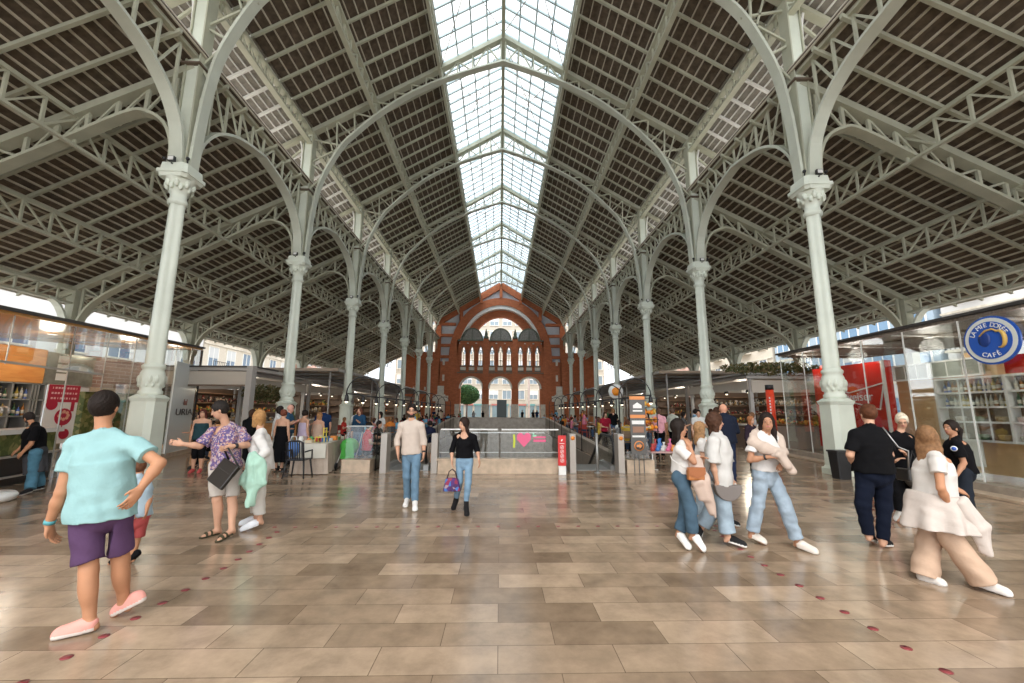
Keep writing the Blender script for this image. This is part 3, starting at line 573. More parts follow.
wl = mat('white_facade', (.60, .61, .62), .8, noise=.04, nscale=.6); cr = mat('cream_facade', (.40, .37, .31), .8, noise=.06, nscale=.6); pk = mat('rose_facade', (.62, .40, .34), .8, noise=.06, nscale=.6); oc = mat('ochre_trim_facade', (.58, .53, .45), .8, noise=.05)
# left street
building('apartment_block', 'white apartment block with small square windows beyond the left bar kiosk', (-31, 10, 0), (0, 1, 0), 34, 19, 9, 5, wl, 10, ww=2.0, wh=1.5, seed=1, winc=(.10, .16, .26))
building('apartment_block', 'pale apartment block with glazed bays beyond the left row of columns', (-31, 44.2, 0), (0, 1, 0), 17.8, 21, 6, 5, oc, 10, True, 1.5, 2.3, seed=2, winc=(.20, .27, .36))
building('apartment_block', 'rose and cream apartment block at the far end of the left street', (-31, 63, 0), (0, 1, 0), 25, 22, 7, 6, pk, 10, True, 1.3, 2.2, seed=3, winc=(.25, .3, .36))
# right street
building('apartment_block', 'white apartment block with corbelled balconies beyond the round blue sign', (30, 27, 0), (0, -1, 0), 23, 20, 6, 5, wl, 10, True, 1.4, 2.2, seed=4, winc=(.30, .25, .24))
building('apartment_block', 'pale blue glazed apartment block beyond the second column of the right row', (30, 44.5, 0), (0, -1, 0), 17, 20, 6, 6, mat('bluish_facade', (.34, .44, .54), .7), 10, False, 1.8, 2.2, seed=5, winc=(.18, .30, .45))
building('apartment_block', 'cream apartment block with balconies at the far end of the right street', (30, 65, 0), (0, -1, 0), 20, 22, 6, 6, oc, 10, True, 1.3, 2.2, seed=6, winc=(.2, .24, .3))
building('apartment_block', 'brick red apartment block beyond the far right corner of the hall', (30, 87.7, 0), (0, -1, 0), 22, 22, 6, 6, pk, 10, True, 1.3, 2.2, seed=7, winc=(.2, .24, .3))
building('apartment_block', 'cream street block seen through the arches of the brick facade', (-24, 96, 0), (1, 0, 0), 48, 24, 16, 6, cr, 8, False, 2.0, 1.9, 3.6, seed=8, winc=(.20, .26, .30))

m = MB()
for i in range(12):
    x = -11+i*2.0; m.box((x, 95.9, 1.6), (1.5, .12, 2.6), mat('shop_glass', (.14, .2, .22), .2)); m.box((x, 95.8, 3.05), (1.9, .2, .35), mat('shop_fascia_%d' % (i % 3), [(.1, .25, .25), (.3, .28, .25), (.35, .12, .1)][i % 3], .6))
tag(m.build('shop_front', loc=(0, 95.9, 0)), 'row of glazed shop fronts at street level behind the facade arches', 'shop front')
# ================================================================ escalator well furniture
M_ = Matrix.Identity(3)
def thing(name, loc, label, cat, group=None): return empty(name, loc, label, cat, group)
# stone curb with glass balustrade across the near end
t = thing('glass_balustrade', (0, 11.75, 0), 'long glass balustrade on a beige stone curb with a pink heart sticker', 'balustrade'); L = (0, 11.75, 0)
m = MB(); m.box((0, 11.75, .17), (3.3, .32, .34), stone); m.box((0, 11.75, .36), (3.36, .36, .05), stone); m.build('curb', parent=t, loc=L)
for s in (-1, 1):
    m = MB(); m.box((s*.83, 11.72, .75), (1.62, .02, .76), clear_glass); m.build('pane', parent=t, loc=L)
    m = MB(); m.box((s*.83, 11.72, 1.15), (1.56, .05, .035), white); m.box((s*.83, 11.72, .54), (1.6, .012, .012), white); m.build('rail', parent=t, loc=L)
pink = mat('pink_sticker', (.75, .12, .25), .5); lime = mat('lime_sticker', (.55, .62, .05), .5)
m = MB(); hp = [(0, -.20), (-.19, .0), (-.19, .12), (-.13, .18), (-.06, .18), (0, .11), (.06, .18), (.13, .18), (.19, .12), (.19, 0)]; m.slab(hp, (.66, 11.70, .88), OX, OZ, (0, .004, 0), pink); m.slab([(-.03, -.19), (.02, -.19), (.04, -.02), (.02, .16), (-.03, .16), (-.02, 0)], (.39, 11.70, .86), OX, OZ, (0, .004, 0), lime); m.build('heart_sticker', parent=t, loc=L)
m = MB(); m.slab([(0, 0), (.34, 0), (.34, .065), (0, .065)], (.92, 11.70, .82), OX, OZ, (0, .004, 0), pink); m.slab([(0, 0), (.34, 0), (.34, .05), (0, .05)], (.92, 11.70, .92), OX, OZ, (0, .004, 0), pink); m.slab([(0, 0), (.10, 0), (.10, .05), (.04, .05), (.04, .1), (0, .1)], (.90, 11.699, .96), OX, OZ, (0, .004, 0), mat('mint_sticker', (.3, .65, .45), .5)); m.build('text_sticker', parent=t, loc=L)
# side stone parapets of the well
for s in (-1, 1):
    m = MB(); P = [(12.1, 0), (33.2, 0), (33.2, 1.1), (12.1, .22)]; m.slab(P, (s*3.55, 0, 0), (0, 1, 0), OZ, (s*.14, 0, 0), lowm); m.slab([(12.1, .22), (33.2, 1.1), (33.2, 1.16), (12.1, .28)], (s*3.51, 0, 0), (0, 1, 0), OZ, (s*.22, 0, 0), greystone)
    o = m.build('stone_parapet', loc=(s*3.5, 12.1, 0)); tag(o, 'ribbed stone parapet with sloping cap along the %s side of the escalator well' % side_name[s], 'parapet')
m = MB(); m.box((0, 33.25, .55), (7.4, .2, 1.1), greystone); m.box((0, 33.25, 1.12), (7.5, .3, .06), greystone); tag(m.build('stone_parapet', loc=(0, 33.25, 0)), 'low stone parapet closing the far end of the escalator well', 'parapet')
# pylons
for i, (x, c) in enumerate(((-3.1, 0), (-1.75, 0), (1.98, 1), (3.3, 1))):
    t = thing('gate_pylon', (x, 11.75, 0), 'grey metal pylon beside the escalator entrance, %s from the left' % ORD[i+1], 'pylon', 'gate pylons'); m = MB()
    m.box((x, 11.8, .52), (.17, .42, 1.04), mat('brushed_beige_metal', (.42, .38, .34), .4, metal=.3)); m.build('housing', parent=t, loc=(x, 11.75, 0), bevel=.01)
    if c: m = MB(); m.M = 0; m.tube([(x, 11.575, .93), (x, 11.585, .93)], .055, mat('orange_sign', (.8, .25, .04), .5), 16); m.build('round_sign', parent=t, loc=(x, 11.75, 0))
t = thing('steel_bollard', (2.67, 11.75, 0), 'slim steel bollard post between the two right pylons', 'bollard'); m = MB(); m.tube([(2.67, 11.75, 0), (2.67, 11.75, 1.06)], .035, grey, 12); m.tube([(2.67, 11.75, 0), (2.67, 11.75, .02)], .09, grey, 16); m.build('post', parent=t, loc=(2.67, 11.75, 0))
# red safety sign
t = thing('safety_sign', (1.66, 11.45, 0), 'tall narrow red safety sign with white pictograms on a white foot', 'sign'); L = (1.66, 11.45, 0)
redm = mat('red_sign', (.62, .03, .03), .35); m = MB(); m.box((1.66, 11.45, .62), (.21, .05, .78), redm); m.build('board', parent=t, loc=L); m = MB(); m.box((1.66, 11.45, .11), (.19, .12, .22), white); m.build('foot', parent=t, loc=L)
m = MB()
for i in range(4):
    z = .36+i*.115; m.tube([(1.66+.045*math.cos(a*math.pi/6), 11.422, z+.045*math.sin(a*math.pi/6)) for a in range(13)], .006, white, 5, False); m.bar((1.63, 11.422, z-.03), (1.69, 11.422, z+.03), .006, .012, white); m.box((1.66, 11.421, z), (.02, .004, .04), white)
m.box((1.66, 11.42, .80), (.13, .006, .014), white); m.slab([(0, 0), (.03, .05), (-.01, .05), (-.03, .0)], (1.66, 11.42, .86), OX, OZ, (0, .004, 0), white); m.build('pictograms', parent=t, loc=L)['kind'] = 'stuff'
# escalators
for s in (-1, 1):
    cx = s*2.64; L = (cx, 12.3, 0); t = thing('escalator', L, 'escalator descending on the %s side of the well with black handrails' % side_name[s], 'escalator'); A, B = Vector((cx, 13.5, 0)), Vector((cx, 20.4, -4.1))
    m = MB(); m.box((cx, 12.9, -.02), (1.15, 1.3, .06), grey); m.build('landing_plate', parent=t, loc=L)
    m = MB(); n = 24
    for i in range(n): y = 13.5+i*.29; m.box((cx, y+.14, -.1-i*.172), (.95, .29, .17), mat('step_metal', (.18, .18, .19), .4, metal=.6))
    m.build('steps', parent=t, loc=L)['kind'] = 'stuff'
    for e in (-1, 1):
        x = cx+e*.58; pts = [(x, 12.25, .2), (x, 12.05, .45), (x, 12.05, .72), (x, 12.25, .93), (x, 13.5, .95), (x, 20.4, -3.15)]
        m = MB(); m.tube([pts[0], pts[1], pts[2], pts[3], pts[4], pts[5]], .045, black, 8); m.build('handrail', parent=t, loc=L)
        m = MB(); m.slab([(12.2, .1), (13.5, .1), (20.4, -3.95), (20.4, -3.2), (13.5, .92), (12.3, .9), (12.1, .6)], (x, 0, 0), (0, 1, 0), OZ, (.02, 0, 0), clear_glass); m.build('balustrade_glass', parent=t, loc=L)
        m = MB(); m.bar((x, 12.2, .04), (x, 13.5, .04), .14, .2, grey); m.bar((x, 13.5, .04), (x, 20.4, -4.06), .14, .24, grey); m.build('skirt', parent=t, loc=L)
    m = MB(); m.box((s*3.85, 11.9, .17), (.75, .4, .34), stone); tag(m.build('stone_block', loc=(s*3.85, 11.9, 0)), 'low beige stone block carrying the glass panel at the %s corner of the well' % side_name[s], 'stone block')
    m = MB(); m.box((s*3.85, 11.9, .78), (.72, .02, .86), clear_glass); m.box((s*3.5, 12.9, .7), (.02, 1.8, .9), clear_glass); m.box((s*3.85, 11.9, 1.22), (.74, .05, .03), grey); tag(m.build('guard_pane', loc=(s*3.85, 11.9, .34)), 'glass guard panel standing on the %s corner block' % side_name[s], 'glass guard')
# black hoops with spot lamps
for s in (-1, 1):
    for i in range(7):
        y = 12.1+2.9*i; L = (s*3.43, y, 0); t = thing('lamp_hoop', L, 'thin black hoop with spot lamps, %s from the front on the %s of the well' % (ORD[i+1], side_name[s]), 'lamp stand', 'black hoops along the well'); m = MB()
        m.tube([(s*3.43, y, 0), (s*3.43, y, 2.1)]+[(s*(3.9-.47*math.cos(a*math.pi/10)), y, 2.1+.50*math.sin(a*math.pi/10)) for a in range(1, 11)], .018, black, 6); m.build('hoop', parent=t, loc=L)
        m = MB(); m.tube([(s*4.37, y, 2.12), (s*4.37, y+2.9, 2.12)], .02, black, 6); m.tube([(s*3.43, y, 2.0), (s*4.37, y, 2.12)], .014, black, 6); m.build('rail', parent=t, loc=L)
        for dy in (.05, 1.5):
            m = MB(); m.lathe((s*4.37, y+dy, 1.9), [(.03, .2), (.05, .16), (.06, .08), (.075, .0)][::-1], black, 10); m.ball((s*4.37, y+dy, 1.9), .05, mat('bulb', (.9, .85, .7), .3, emit=(1, .85, .6), estr=.8), 8); m.build('lamp', parent=t, loc=L)

# ================================================================ left bar kiosk
def gl(y): return -9.15-.3*(y-7)        # line of its glass front
roofm = mat('dark_roof_edge', (.045, .04, .038), .5); amber = mat('amber_soffit', (.55, .27, .07), .22, noise=.1, nscale=.5); alu = mat('aluminium', (.50, .49, .47), .3, metal=.6)
L = (-11.5, 11, 0); t = thing('bar_kiosk', L, 'glass bar kiosk on the left with a dark edged flat roof and amber soffit', 'kiosk')
def zl(y): return 3.42+.066*(y-7.0)
def slant(m, P, zf, t_, mt): vs = [(x, y, zf(y)) for x, y in P]+[(x, y, zf(y)+t_) for x, y in P]; m.add(vs, [(3, 2, 1, 0), (4, 5, 6, 7), (0, 1, 5, 4), (1, 2, 6, 5), (2, 3, 7, 6), (3, 0, 4, 7)], mt)
m = MB(); P = [(gl(1)+.05, 1), (gl(17.6)+.05, 17.6), (-15.2, 17.6), (-15.2, 1)]; slant(m, P, lambda y: zl(y)+.02, .07, roofm); m.build('roof', parent=t, loc=L)
m = MB(); P = [(gl(1)+.02, 1), (gl(17.6)+.02, 17.5), (-15.1, 17.5), (-15.1, 1)]; slant(m, P, lambda y: zl(y)-.04, .06, amber); m.build('soffit', parent=t, loc=L)
frostm = glassmat('kiosk_glass', (.95, .97, .96), .97, .02)
ys = [3.2, 4.9, 6.6, 8.3, 10., 11.3, 12.6, 13.9, 15.2, 16.4, 17.4]
for a, b in zip(ys, ys[1:]):
    m = MB(); z0 = 2.55 if a < 11 else .16; pa, pb = Vector((gl(a), a, z0)), Vector((gl(b), b, z0)); u = (pb-pa).normalized(); pa += u*.01; pb -= u*.01
    m.slab([(0, 0), ((pb-pa).length, 0), ((pb-pa).length, zl(b)-.05-z0), (0, zl(a)-.05-z0)], pa, u, OZ, (.015, 0, 0), frostm); m.build('glass_pane', parent=t, loc=L)
m = MB(); m.bar((gl(11.3), 11.3, .08), (gl(17.4), 17.4, .08), .25, .16, stone); m.build('plinth', parent=t, loc=L)
m = MB()
for y in ys[4:]: m.bar((gl(y), y, .1), (gl(y), y, zl(y)-.05), .02, .02, alu)
m.bar((gl(17.4), 17.4, .1), (gl(17.4), 17.4, 4.05), .06, .06, black)
for y in ys[:4]: m.bar((gl(y), y, 2.5), (gl(y), y, zl(y)-.05), .015, .015, alu)
m.bar((gl(3.2), 3.2, 2.54), (gl(11.3), 11.3, 2.54), .04, .04, alu); m.build('glass_frame', parent=t, loc=L)['kind'] = 'structure'
# back fittings
XB = -13.
def wallunit(name, y0, y1, z0, z1, mt, label, cat, depth=.5, x=XB, bev=.01):
    m = MB(); m.box((x-depth/2, (y0+y1)/2, (z0+z1)/2), (depth, y1-y0, z1-z0), mt); return tag(m.build(name, loc=(x, (y0+y1)/2, z0), bevel=bev), label, cat)
wallunit('wood_fascia', 6.0, 12.3, 2.36, 3.32, orange_wood, 'glossy orange wooden fascia box above the bottle shelves of the left bar', 'fascia')
wallunit('steel_hood', 12.32, 13.75, 2.36, 3.28, mat('worn_steel', (.36, .35, .30), .3, metal=.7, noise=.15), 'grey steel box with white papers on it beside the orange fascia', 'steel box')
m = MB()
for i in range(3): m.box((XB+.01, 12.75, 3.1-i*.26), (.01, .28, .22 if i == 1 else .2), white)
tag(m.build('paper_notice', loc=(XB, 12.8, 2.6)), 'three white paper notices stuck on the grey steel box', 'notice')
t2 = thing('bottle_shelf', (XB-.2, 9.5, 0), 'grey metal back bar shelving full of bottles on the left', 'shelf'); m = MB()
for z in (.9, 1.45, 1.9, 2.34): m.box((XB-.22, 9.2, z), (.42, 6.5, .035), alu)
for y in (8, 9.5, 11.0, 11.6, 12.08, 12.16, 12.24, 12.42): m.box((XB-.22, y, 1.6), (.42, .045, 1.55), alu)
m.build('frame', parent=t2, loc=(XB-.2, 9.5, 0)); m = MB(); m.box((XB-.46, 9.2, 1.6), (.04, 6.5, 1.6), mat('shelf_back', (.06, .055, .05), .4)); m.build('back_panel', parent=t2, loc=(XB-.2, 9.5, 0))
# bottles
BC = [(.35, .14, .03), (.05, .12, .06), (.55, .55, .5), (.03, .03, .035), (.10, .16, .42), (.5, .38, .1)]
def bottle(c, h=.30):
    t = empty('bottle', (0, 0, 0)); m = MB(); m.lathe((0, 0, 0), [(.036, 0), (.038, .02), (.038, h*.55), (.030, h*.66), (.013, h*.76), (.013, h*.95)], mat('bottle_glass_%d' % BC.index(c), c, .1), 10); m.build('glass', parent=t)
    m = MB(); m.lathe((0, 0, 0), [(.0385, h*.18), (.0388, h*.45)], mat('label_paper', (.7, .66, .55), .6), 10); m.build('label', parent=t); m = MB(); m.lathe((0, 0, 0), [(.015, h*.9), (.015, h)], mat('cap_foil', (.3, .22, .08), .4), 8); m.build('cap', parent=t); return t
BP = [bottle(c) for c in BC]; BU = [False]*6
rb = random.Random(3)
def put_bottle(x, y, z, label, group, k=None):
    k = rb.randrange(6) if k is None else k; o = BP[k] if not BU[k] else copy_tree(BP[k]); BU[k] = True; o.location = (x, y, z); o.rotation_euler = (0, 0, rb.random()*3); sc_ = rb.uniform(.85, 1.15); o.scale = (1, 1, sc_); tag(o, label, 'bottle', group)
for z, nm in ((1.47, 'lower'), (1.92, 'upper')):
    for a, b, q in ((11.02, 11.58, 'left'), (11.62, 12.06, 'right')):
        n = int((b-a)/.11)
        for i in range(n): put_bottle(XB-.10, a+.06+i*.11, z, 'bottle on the %s shelf, %s open bay of the left back bar' % (nm, q), 'bottles, %s shelf, %s bay of the left bar' % (nm, q))
# poster
L = (XB+.02, 13.0, 0); t3 = thing('menu_poster', L, 'red and white drinks poster with cocktail glasses in the left bar', 'poster'); m = MB(); y0, y1 = 12.45, 13.35
crim = mat('poster_red', (.45, .02, .05), .4); m.box((XB+.03, (y0+y1)/2, 1.5), (.03, y1-y0, 1.7), white); m.box((XB+.05, (y0+y1)/2, 2.1), (.01, y1-y0, .5), crim); m.build('panel', parent=t3, loc=L)
m = MB()
def disc(m, c, r, mt, n=20, sx=1.): m.slab([(sx*r*math.cos(2*math.pi*i/n), r*math.sin(2*math.pi*i/n)) for i in range(n)], c, (0, 1, 0), OZ, (.004, 0, 0), mt)
disc(m, (XB+.052, 12.98, 1.42), .25, crim); disc(m, (XB+.052, 12.60, 1.78), .16, crim); disc(m, (XB+.052, 13.08, .92), .15, crim)
for i in range(8): a = i*.8; disc(m, (XB+.06, 12.98+.13*math.cos(a), 1.46+.11*math.sin(a)), .05, mat('peach_fruit', (.75, .4, .28), .5), 8)
for i in range(3):
    for j in range(9): m.box((XB+.058, 12.56+j*.085, 2.26-i*.15), (.004, .055 if (i+j) % 4 else .02, .055), mat('poster_pink', (.85, .55, .55), .5))
m.box((XB+.056, 13.2, 1.75), (.006, .10, .34), crim); m.bar((XB+.056, 12.98, 1.17), (XB+.056, 12.98, 1.0), .01, .02, crim); m.build('print', parent=t3, loc=L)
# green wall, panel above it painted with the brick reflection in the glass
moss = spotmat('moss_wall', [(.10, .12, .03), (.16, .17, .05), (.07, .09, .02), (.22, .20, .07)], 9)
wallunit('moss_panel', 13.8, 17.6, .3, 2.2, moss, 'long mossy green wall panel behind the glass of the left kiosk', 'green wall', .3, XB-.2)
wallunit('reflection_panel', 13.8, 17.6, 2.35, 3.35, brickmat('brick_reflection', (.30, .17, .13), (.38, .24, .2), (.5, .45, .4), 1., .4, .12, .01, .5, 'YZ', 0), 'panel painted as a brick reflection above the mossy wall in the left kiosk', 'panel', .3, XB-.2)
wallunit('stone_ledge', 13.8, 17.6, 2.2, 2.34, stone, 'thin beige ledge between painted brick reflection and mossy wall', 'ledge', .4, XB-.1)
# counter
L = (-11.0, 8.5, 0); t4 = thing('bar_counter', L, 'mossy bar counter with a white top where the barman stands', 'bar counter')
def cx_(y): return -10.35-.3*(y-9)
m = MB(); P = [(cx_(4), 4), (cx_(11.1), 11.1), (cx_(11.1)-.8, 11.1), (cx_(4)-.8, 4)]; m.slab(P, (0, 0, 1.10), OX, (0, 1, 0), (0, 0, .1), mat('white_counter', (.72, .72, .70), .3)); m.build('top', parent=t4, loc=L)
m = MB(); P = [(cx_(4)-.06, 4), (cx_(11.1)-.06, 11.), (cx_(11.1)-.7, 11.), (cx_(4)-.7, 4)]; m.slab(P, (0, 0, .66), OX, (0, 1, 0), (0, 0, .44), moss); m.build('moss_front', parent=t4, loc=L)
m = MB(); m.slab(P, (0, 0, 0), OX, (0, 1, 0), (0, 0, .60), black); m.build('fridge', parent=t4, loc=L)
m = MB(); m.bar((cx_(5), 5, .63), (cx_(11.1), 11.1, .63), .05, .05, alu); m.bar((cx_(5), 5, .2), (cx_(11.1), 11.1, .2), .05, .04, alu)
for y in (7.5, 9.0, 11.05): m.bar((cx_(y), y, 0), (cx_(y), y, .65), .05, .05, alu)
m.build('rails', parent=t4, loc=L)['kind'] = 'structure'
m = MB(); blue = mat('blue_glow', (.05, .3, .8), .4, emit=(.1, .45, 1), estr=1.2)
for i in range(9): y = 8.5+i*.07; m.bar((cx_(y)+.0, y, .42+.03*(i % 2)), (cx_(y)+.0, y+.04, .46+.03*(i % 3)), .012, .02, blue)
m.build('blue_lights', parent=t4, loc=L)
L = (-11.2, 9.4, 1.2); m = MB(); m.box((-11.2, 9.4, 1.33), (.3, .5, .26), grey)
t5 = thing('beer_tap', L, 'steel counter equipment with curved taps on the white bar top', 'bar tap')
m.build('body', parent=t5, loc=L, bevel=.02)
for i in range(2): m = MB(); m.tube([(-11.1, 9.6+i*.12, 1.45), (-11.1, 9.6+i*.12, 1.62), (-11.02, 9.6+i*.12, 1.7), (-10.9, 9.6+i*.12, 1.66), (-10.88, 9.6+i*.12, 1.58)], .022, alu, 8); m.build('spout', parent=t5, loc=L)
m = MB(); m.lathe((-9.25, 8.05, 0), [(.40, 0), (.46, .03), (.48, .10), (.44, .15), (.0, .16)], white, 28); tag(m.build('low_bench', loc=(-9.25, 8.05, 0)), 'low round white bench at the left picture edge in front of the bar', 'bench')
# URIA panel
L = (-11.9, 16.1, 0); t6 = thing('frosted_sign_panel', L, 'tall frosted white panel with dark URIA lettering behind the front left column', 'sign panel')
pf = Vector((-11.55, 15.05, .1)); pe = Vector((-12.25, 17.1, .1)); u = (pe-pf).normalized(); wd_ = (pe-pf).length
m = MB(); m.slab([(0, 0), (wd_, 0), (wd_, 3.25), (0, 3.25)], pf+Vector((.12, 0, 0)), u, OZ, (-.05, 0, 0), mat('frosted_white', (.66, .70, .70), .25)); m.build('panel', parent=t6, loc=L)
rz_ = math.atan2(u.y, u.x); ct = pf+u*(wd_*.56)+Vector((.15, .0, 0)); ct.z = 1.55
txm = mat('dark_lettering', (.05, .045, .05), .5); o = text('lettering', 'URIA', .34, ct-Vector(L), (math.pi/2, 0, rz_+0), txm, t6, sx=2.2)
m = MB(); em = mat('emblem_brown', (.28, .10, .08), .5)
for a, b, c2, d in ((-.16, 0, .06, .22), (-.05, 0, .1, .14), (.10, 0, .06, .22), (-.16, .1, .32, .05)): m.slab([(a, b), (a+c2, b), (a+c2, b+d), (a, b+d)], ct+Vector((0, 0, .26)), u, OZ, (.01, 0, 0), em)
m.build('emblem', parent=t6, loc=L)

# ================================================================ right cafe kiosk
def gr(y): return 10.0+.17*(y-7)
L = (11.5, 11, 0); t = thing('cafe_kiosk', L, 'glass cafe kiosk on the right under a slanting dark slatted canopy', 'kiosk')
m = MB(); zr = lambda y: 3.74+.030*(y-7.5); P = [(gr(2)-.05, 2), (gr(17.4)-.05, 17.4), (15.2, 17.4), (15.2, 2)]; slant(m, P[::-1], lambda y: zr(y)+.0, .07, roofm); m.build('roof', parent=t, loc=L)
slat = wood('canopy_slats', (.13, .105, .085), (.24, .20, .165), 3, .5, (.3, 6, 1)); m = MB(); slant(m, [(gr(2)-.03, 2), (gr(17.4), 17.3), (15.1, 17.3), (15.1, 2)][::-1], lambda y: zr(y)-.07, .06, slat)
for i in range(17): x = 11.9+i*.2; m.bar((x, 2.2, zr(2.2)-.1), (x, 17.2, zr(17.2)-.1), .07, .05, slat)
for y in (3.5, 6, 8.5, 11, 13.5, 16): m.bar((gr(y)+.05, y, zr(y)-.11), (15.0, y, zr(y)-.11), .05, .04, white)
m.build('slatted_soffit', parent=t, loc=L)['kind'] = 'structure'
ys = [4.2, 5.8, 7.4, 9.0, 10.6, 12.2, 13.8, 15.4, 17.1]
for a, b in zip(ys, ys[1:]):
    m = MB(); pa, pb = Vector((gr(a), a, .2)), Vector((gr(b), b, .2)); u = (pb-pa).normalized(); pa += u*.01; pb -= u*.01
    m.slab([(0, 0), ((pb-pa).length, 0), ((pb-pa).length, zr(b)-.3), (0, zr(a)-.3)], pa, u, OZ, (-.015, 0, 0), frostm); m.build('glass_pane', parent=t, loc=L)
m = MB()
for y in ys: m.bar((gr(y), y, .1), (gr(y), y, zr(y)-.08), .025, .025, white)
m.build('glass_frame', parent=t, loc=L)['kind'] = 'structure'
m = MB(); m.bar((gr(4)-.05, 4, .1), (gr(17.3)-.05, 17.3, .1), .34, .2, greystone); m.bar((gr(4)-.4, 4, .03), (gr(17.3)-.4, 17.3, .03), .4, .05, stone); m.build('plinth', parent=t, loc=L)
XR = 12.5; redp = mat('red_panel', (.58, .025, .02), .15)
def rwall(name, y0, y1, z0, z1, mt, label, cat, x=XR, depth=.2):
    m = MB(); m.box((x+depth/2, (y0+y1)/2, (z0+z1)/2), (depth, y1-y0, z1-z0), mt); return tag(m.build(name, loc=(x, (y0+y1)/2, z0)), label, cat)
rwall('timber_wall', 6.0, 12.95, .12, 2.62, pale_wood, 'pale timber wall behind the glass of the right cafe', 'panel', XR+.05); rwall('timber_wall', 10.2, 10.95, 2.62, 3.25, pale_wood, 'raised pale timber board below the round blue sign', 'panel', XR+.05)
rwall('red_band', 4.5, 12.9, 2.64, 3.12, redp, 'long red band running above the timber wall of the right cafe', 'panel', XR+.5)
t7 = thing('advertising_wall', (12.2, 14.4, 0), 'glossy red advertising wall with white beer lettering in the right kiosk', 'advertising panel'); L7 = (12.2, 14.4, 0)
m = MB(); m.box((12.3, 14.45, 1.85), (.2, 3.1, 2.9), redp); m.build('board', parent=t7, loc=L7); text('lettering', 'Budweiser', .40, (-.02, -.05, 2.17), (math.pi/2, 0, -math.pi/2), white, t7, sx=1.05)
m = MB(); bw = [(-1.35, .42), (0, .16), (1.35, .42), (1.1, -.42), (0, -.16), (-1.1, -.42)]
for a, b in zip(bw, bw[1:]+bw[:1]): m.bar((12.18, 14.35-a[0], 2.17+a[1]), (12.18, 14.35-b[0], 2.17+b[1]), .03, .035, white)
m.slab([(-.22, 0), (-.16, .2), (-.06, .1), (0, .25), (.06, .1), (.16, .2), (.22, 0)], (12.18, 14.35, 2.56), (0, 1, 0), OZ, (.01, 0, 0), white) if False else None
m.build('bow_outline', parent=t7, loc=L7); m = MB(); m.slab([(0, 0), (.28, 0), (.5, .6), (.5, 2.3), (.22, 2.9), (0, 2.9)], (12.16, 15.3, .5), (0, 1, 0), OZ, (-.02, 0, 0), mat('red_gloss_deep', (.70, .04, .02), .1)); m.build('curved_blade', parent=t7, loc=L7)
m = MB(); m.box((12.25, 12.95, 1.85), (.26, .06, 2.9), white); tag(m.build('panel_edge', loc=(12.25, 12.95, .4)), 'slim white upright between red advertising wall and timber wall', 'upright')
# mesh cabinets, shelves
wirem = mat('grey_mesh', (.30, .32, .28), .5, noise=.1)
for i, (y0, y1) in enumerate(((11.78, 12.85), (10.45, 11.7))):
    t8 = thing('mesh_cabinet', (XR, (y0+y1)/2, 2.62), 'white framed grey mesh box above the timber wall, %s one' % ('farther' if i == 0 else 'nearer'), 'cabinet', 'mesh boxes of the right cafe'); m = MB(); m.box((XR-.02, (y0+y1)/2, 2.86), (.1, y1-y0, .44), wirem); m.build('mesh', parent=t8, loc=(XR, (y0+y1)/2, 2.62)); m = MB()
    for z in (2.64, 3.08): m.box((XR-.08, (y0+y1)/2, z), (.06, y1-y0, .045), white)
    for y in (y0, y1): m.box((XR-.08, y, 2.86), (.06, .045, .47), white)
    for k in (1, 2): m.box((XR-.08, y0+k*(y1-y0)/3, 2.86), (.03, .015, .44), white)
    m.build('frame', parent=t8, loc=(XR, (y0+y1)/2, 2.62))
L = (XR-.2, 10.4, 0); t9 = thing('display_shelf', L, 'white framed display shelving with rows of bottles in the right cafe', 'shelf'); m = MB(); y0, y1 = 8.6, 11.5
for z in (.95, 1.42, 1.80, 2.18, 2.56): m.box((XR-.14, (y0+y1)/2, z), (.26, y1-y0, .045), white)
for y in (8.6, 9.2, 9.85, 11.5): m.box((XR-.14, y, 1.75), (.28, .06, 1.64), white)
for y in (10.35, 10.95): m.box((XR-.2, y, 1.75), (.03, .02, 1.6), white)
m.build('frame', parent=t9, loc=L); m = MB(); m.box((XR+.0, (y0+y1)/2, 1.75), (.03, y1-y0, 1.6), mat('shelf_back_wood', (.20, .13, .08), .4)); m.build('back_panel', parent=t9, loc=L)
for z, nm in ((2.20, 'top'), (1.82, 'second')):
    for a, b, q in ((9.92, 11.4, 'wide'), (9.24, 9.8, 'narrow'), (8.66, 9.14, 'nearest')):
        n = int((b-a)/.105)
        for i in range(n): put_bottle(XR-.15, a+.05+i*.105, z, 'bottle in the %s bay on the %s shelf of the right display' % (q, nm), 'bottles, %s bay, %s shelf of the right display' % (q, nm))
for z, nm in ((1.0, 'bottom'), (1.45, 'third')):
    for i in range(6):
        y = 8.75+i*.46; m = MB(); m.lathe((XR-.15, y, z-.02), [(.07, 0), (.10, .03), (.12, .12), (.10, .14)], mat('jar_%d' % (i % 3), [(.35, .25, .12), (.12, .18, .08), (.5, .45, .38)][i % 3], .3), 12); tag(m.build('bowl', loc=(XR-.15, y, z-.02)), 'small bowl on the %s shelf of the right display, %s from the camera' % (nm, ORD[i+1]), 'bowl', 'bowls of the right display')
for i, (y, a) in enumerate(((11.35, 1.0), (8.9, .9))): rwall('white_board', y-.55, y+.35, .28, .92, white, 'white panel set low in the timber wall, %s' % ('behind the staff woman' if i == 0 else 'near the right picture edge'), 'panel', XR-.02, .05)
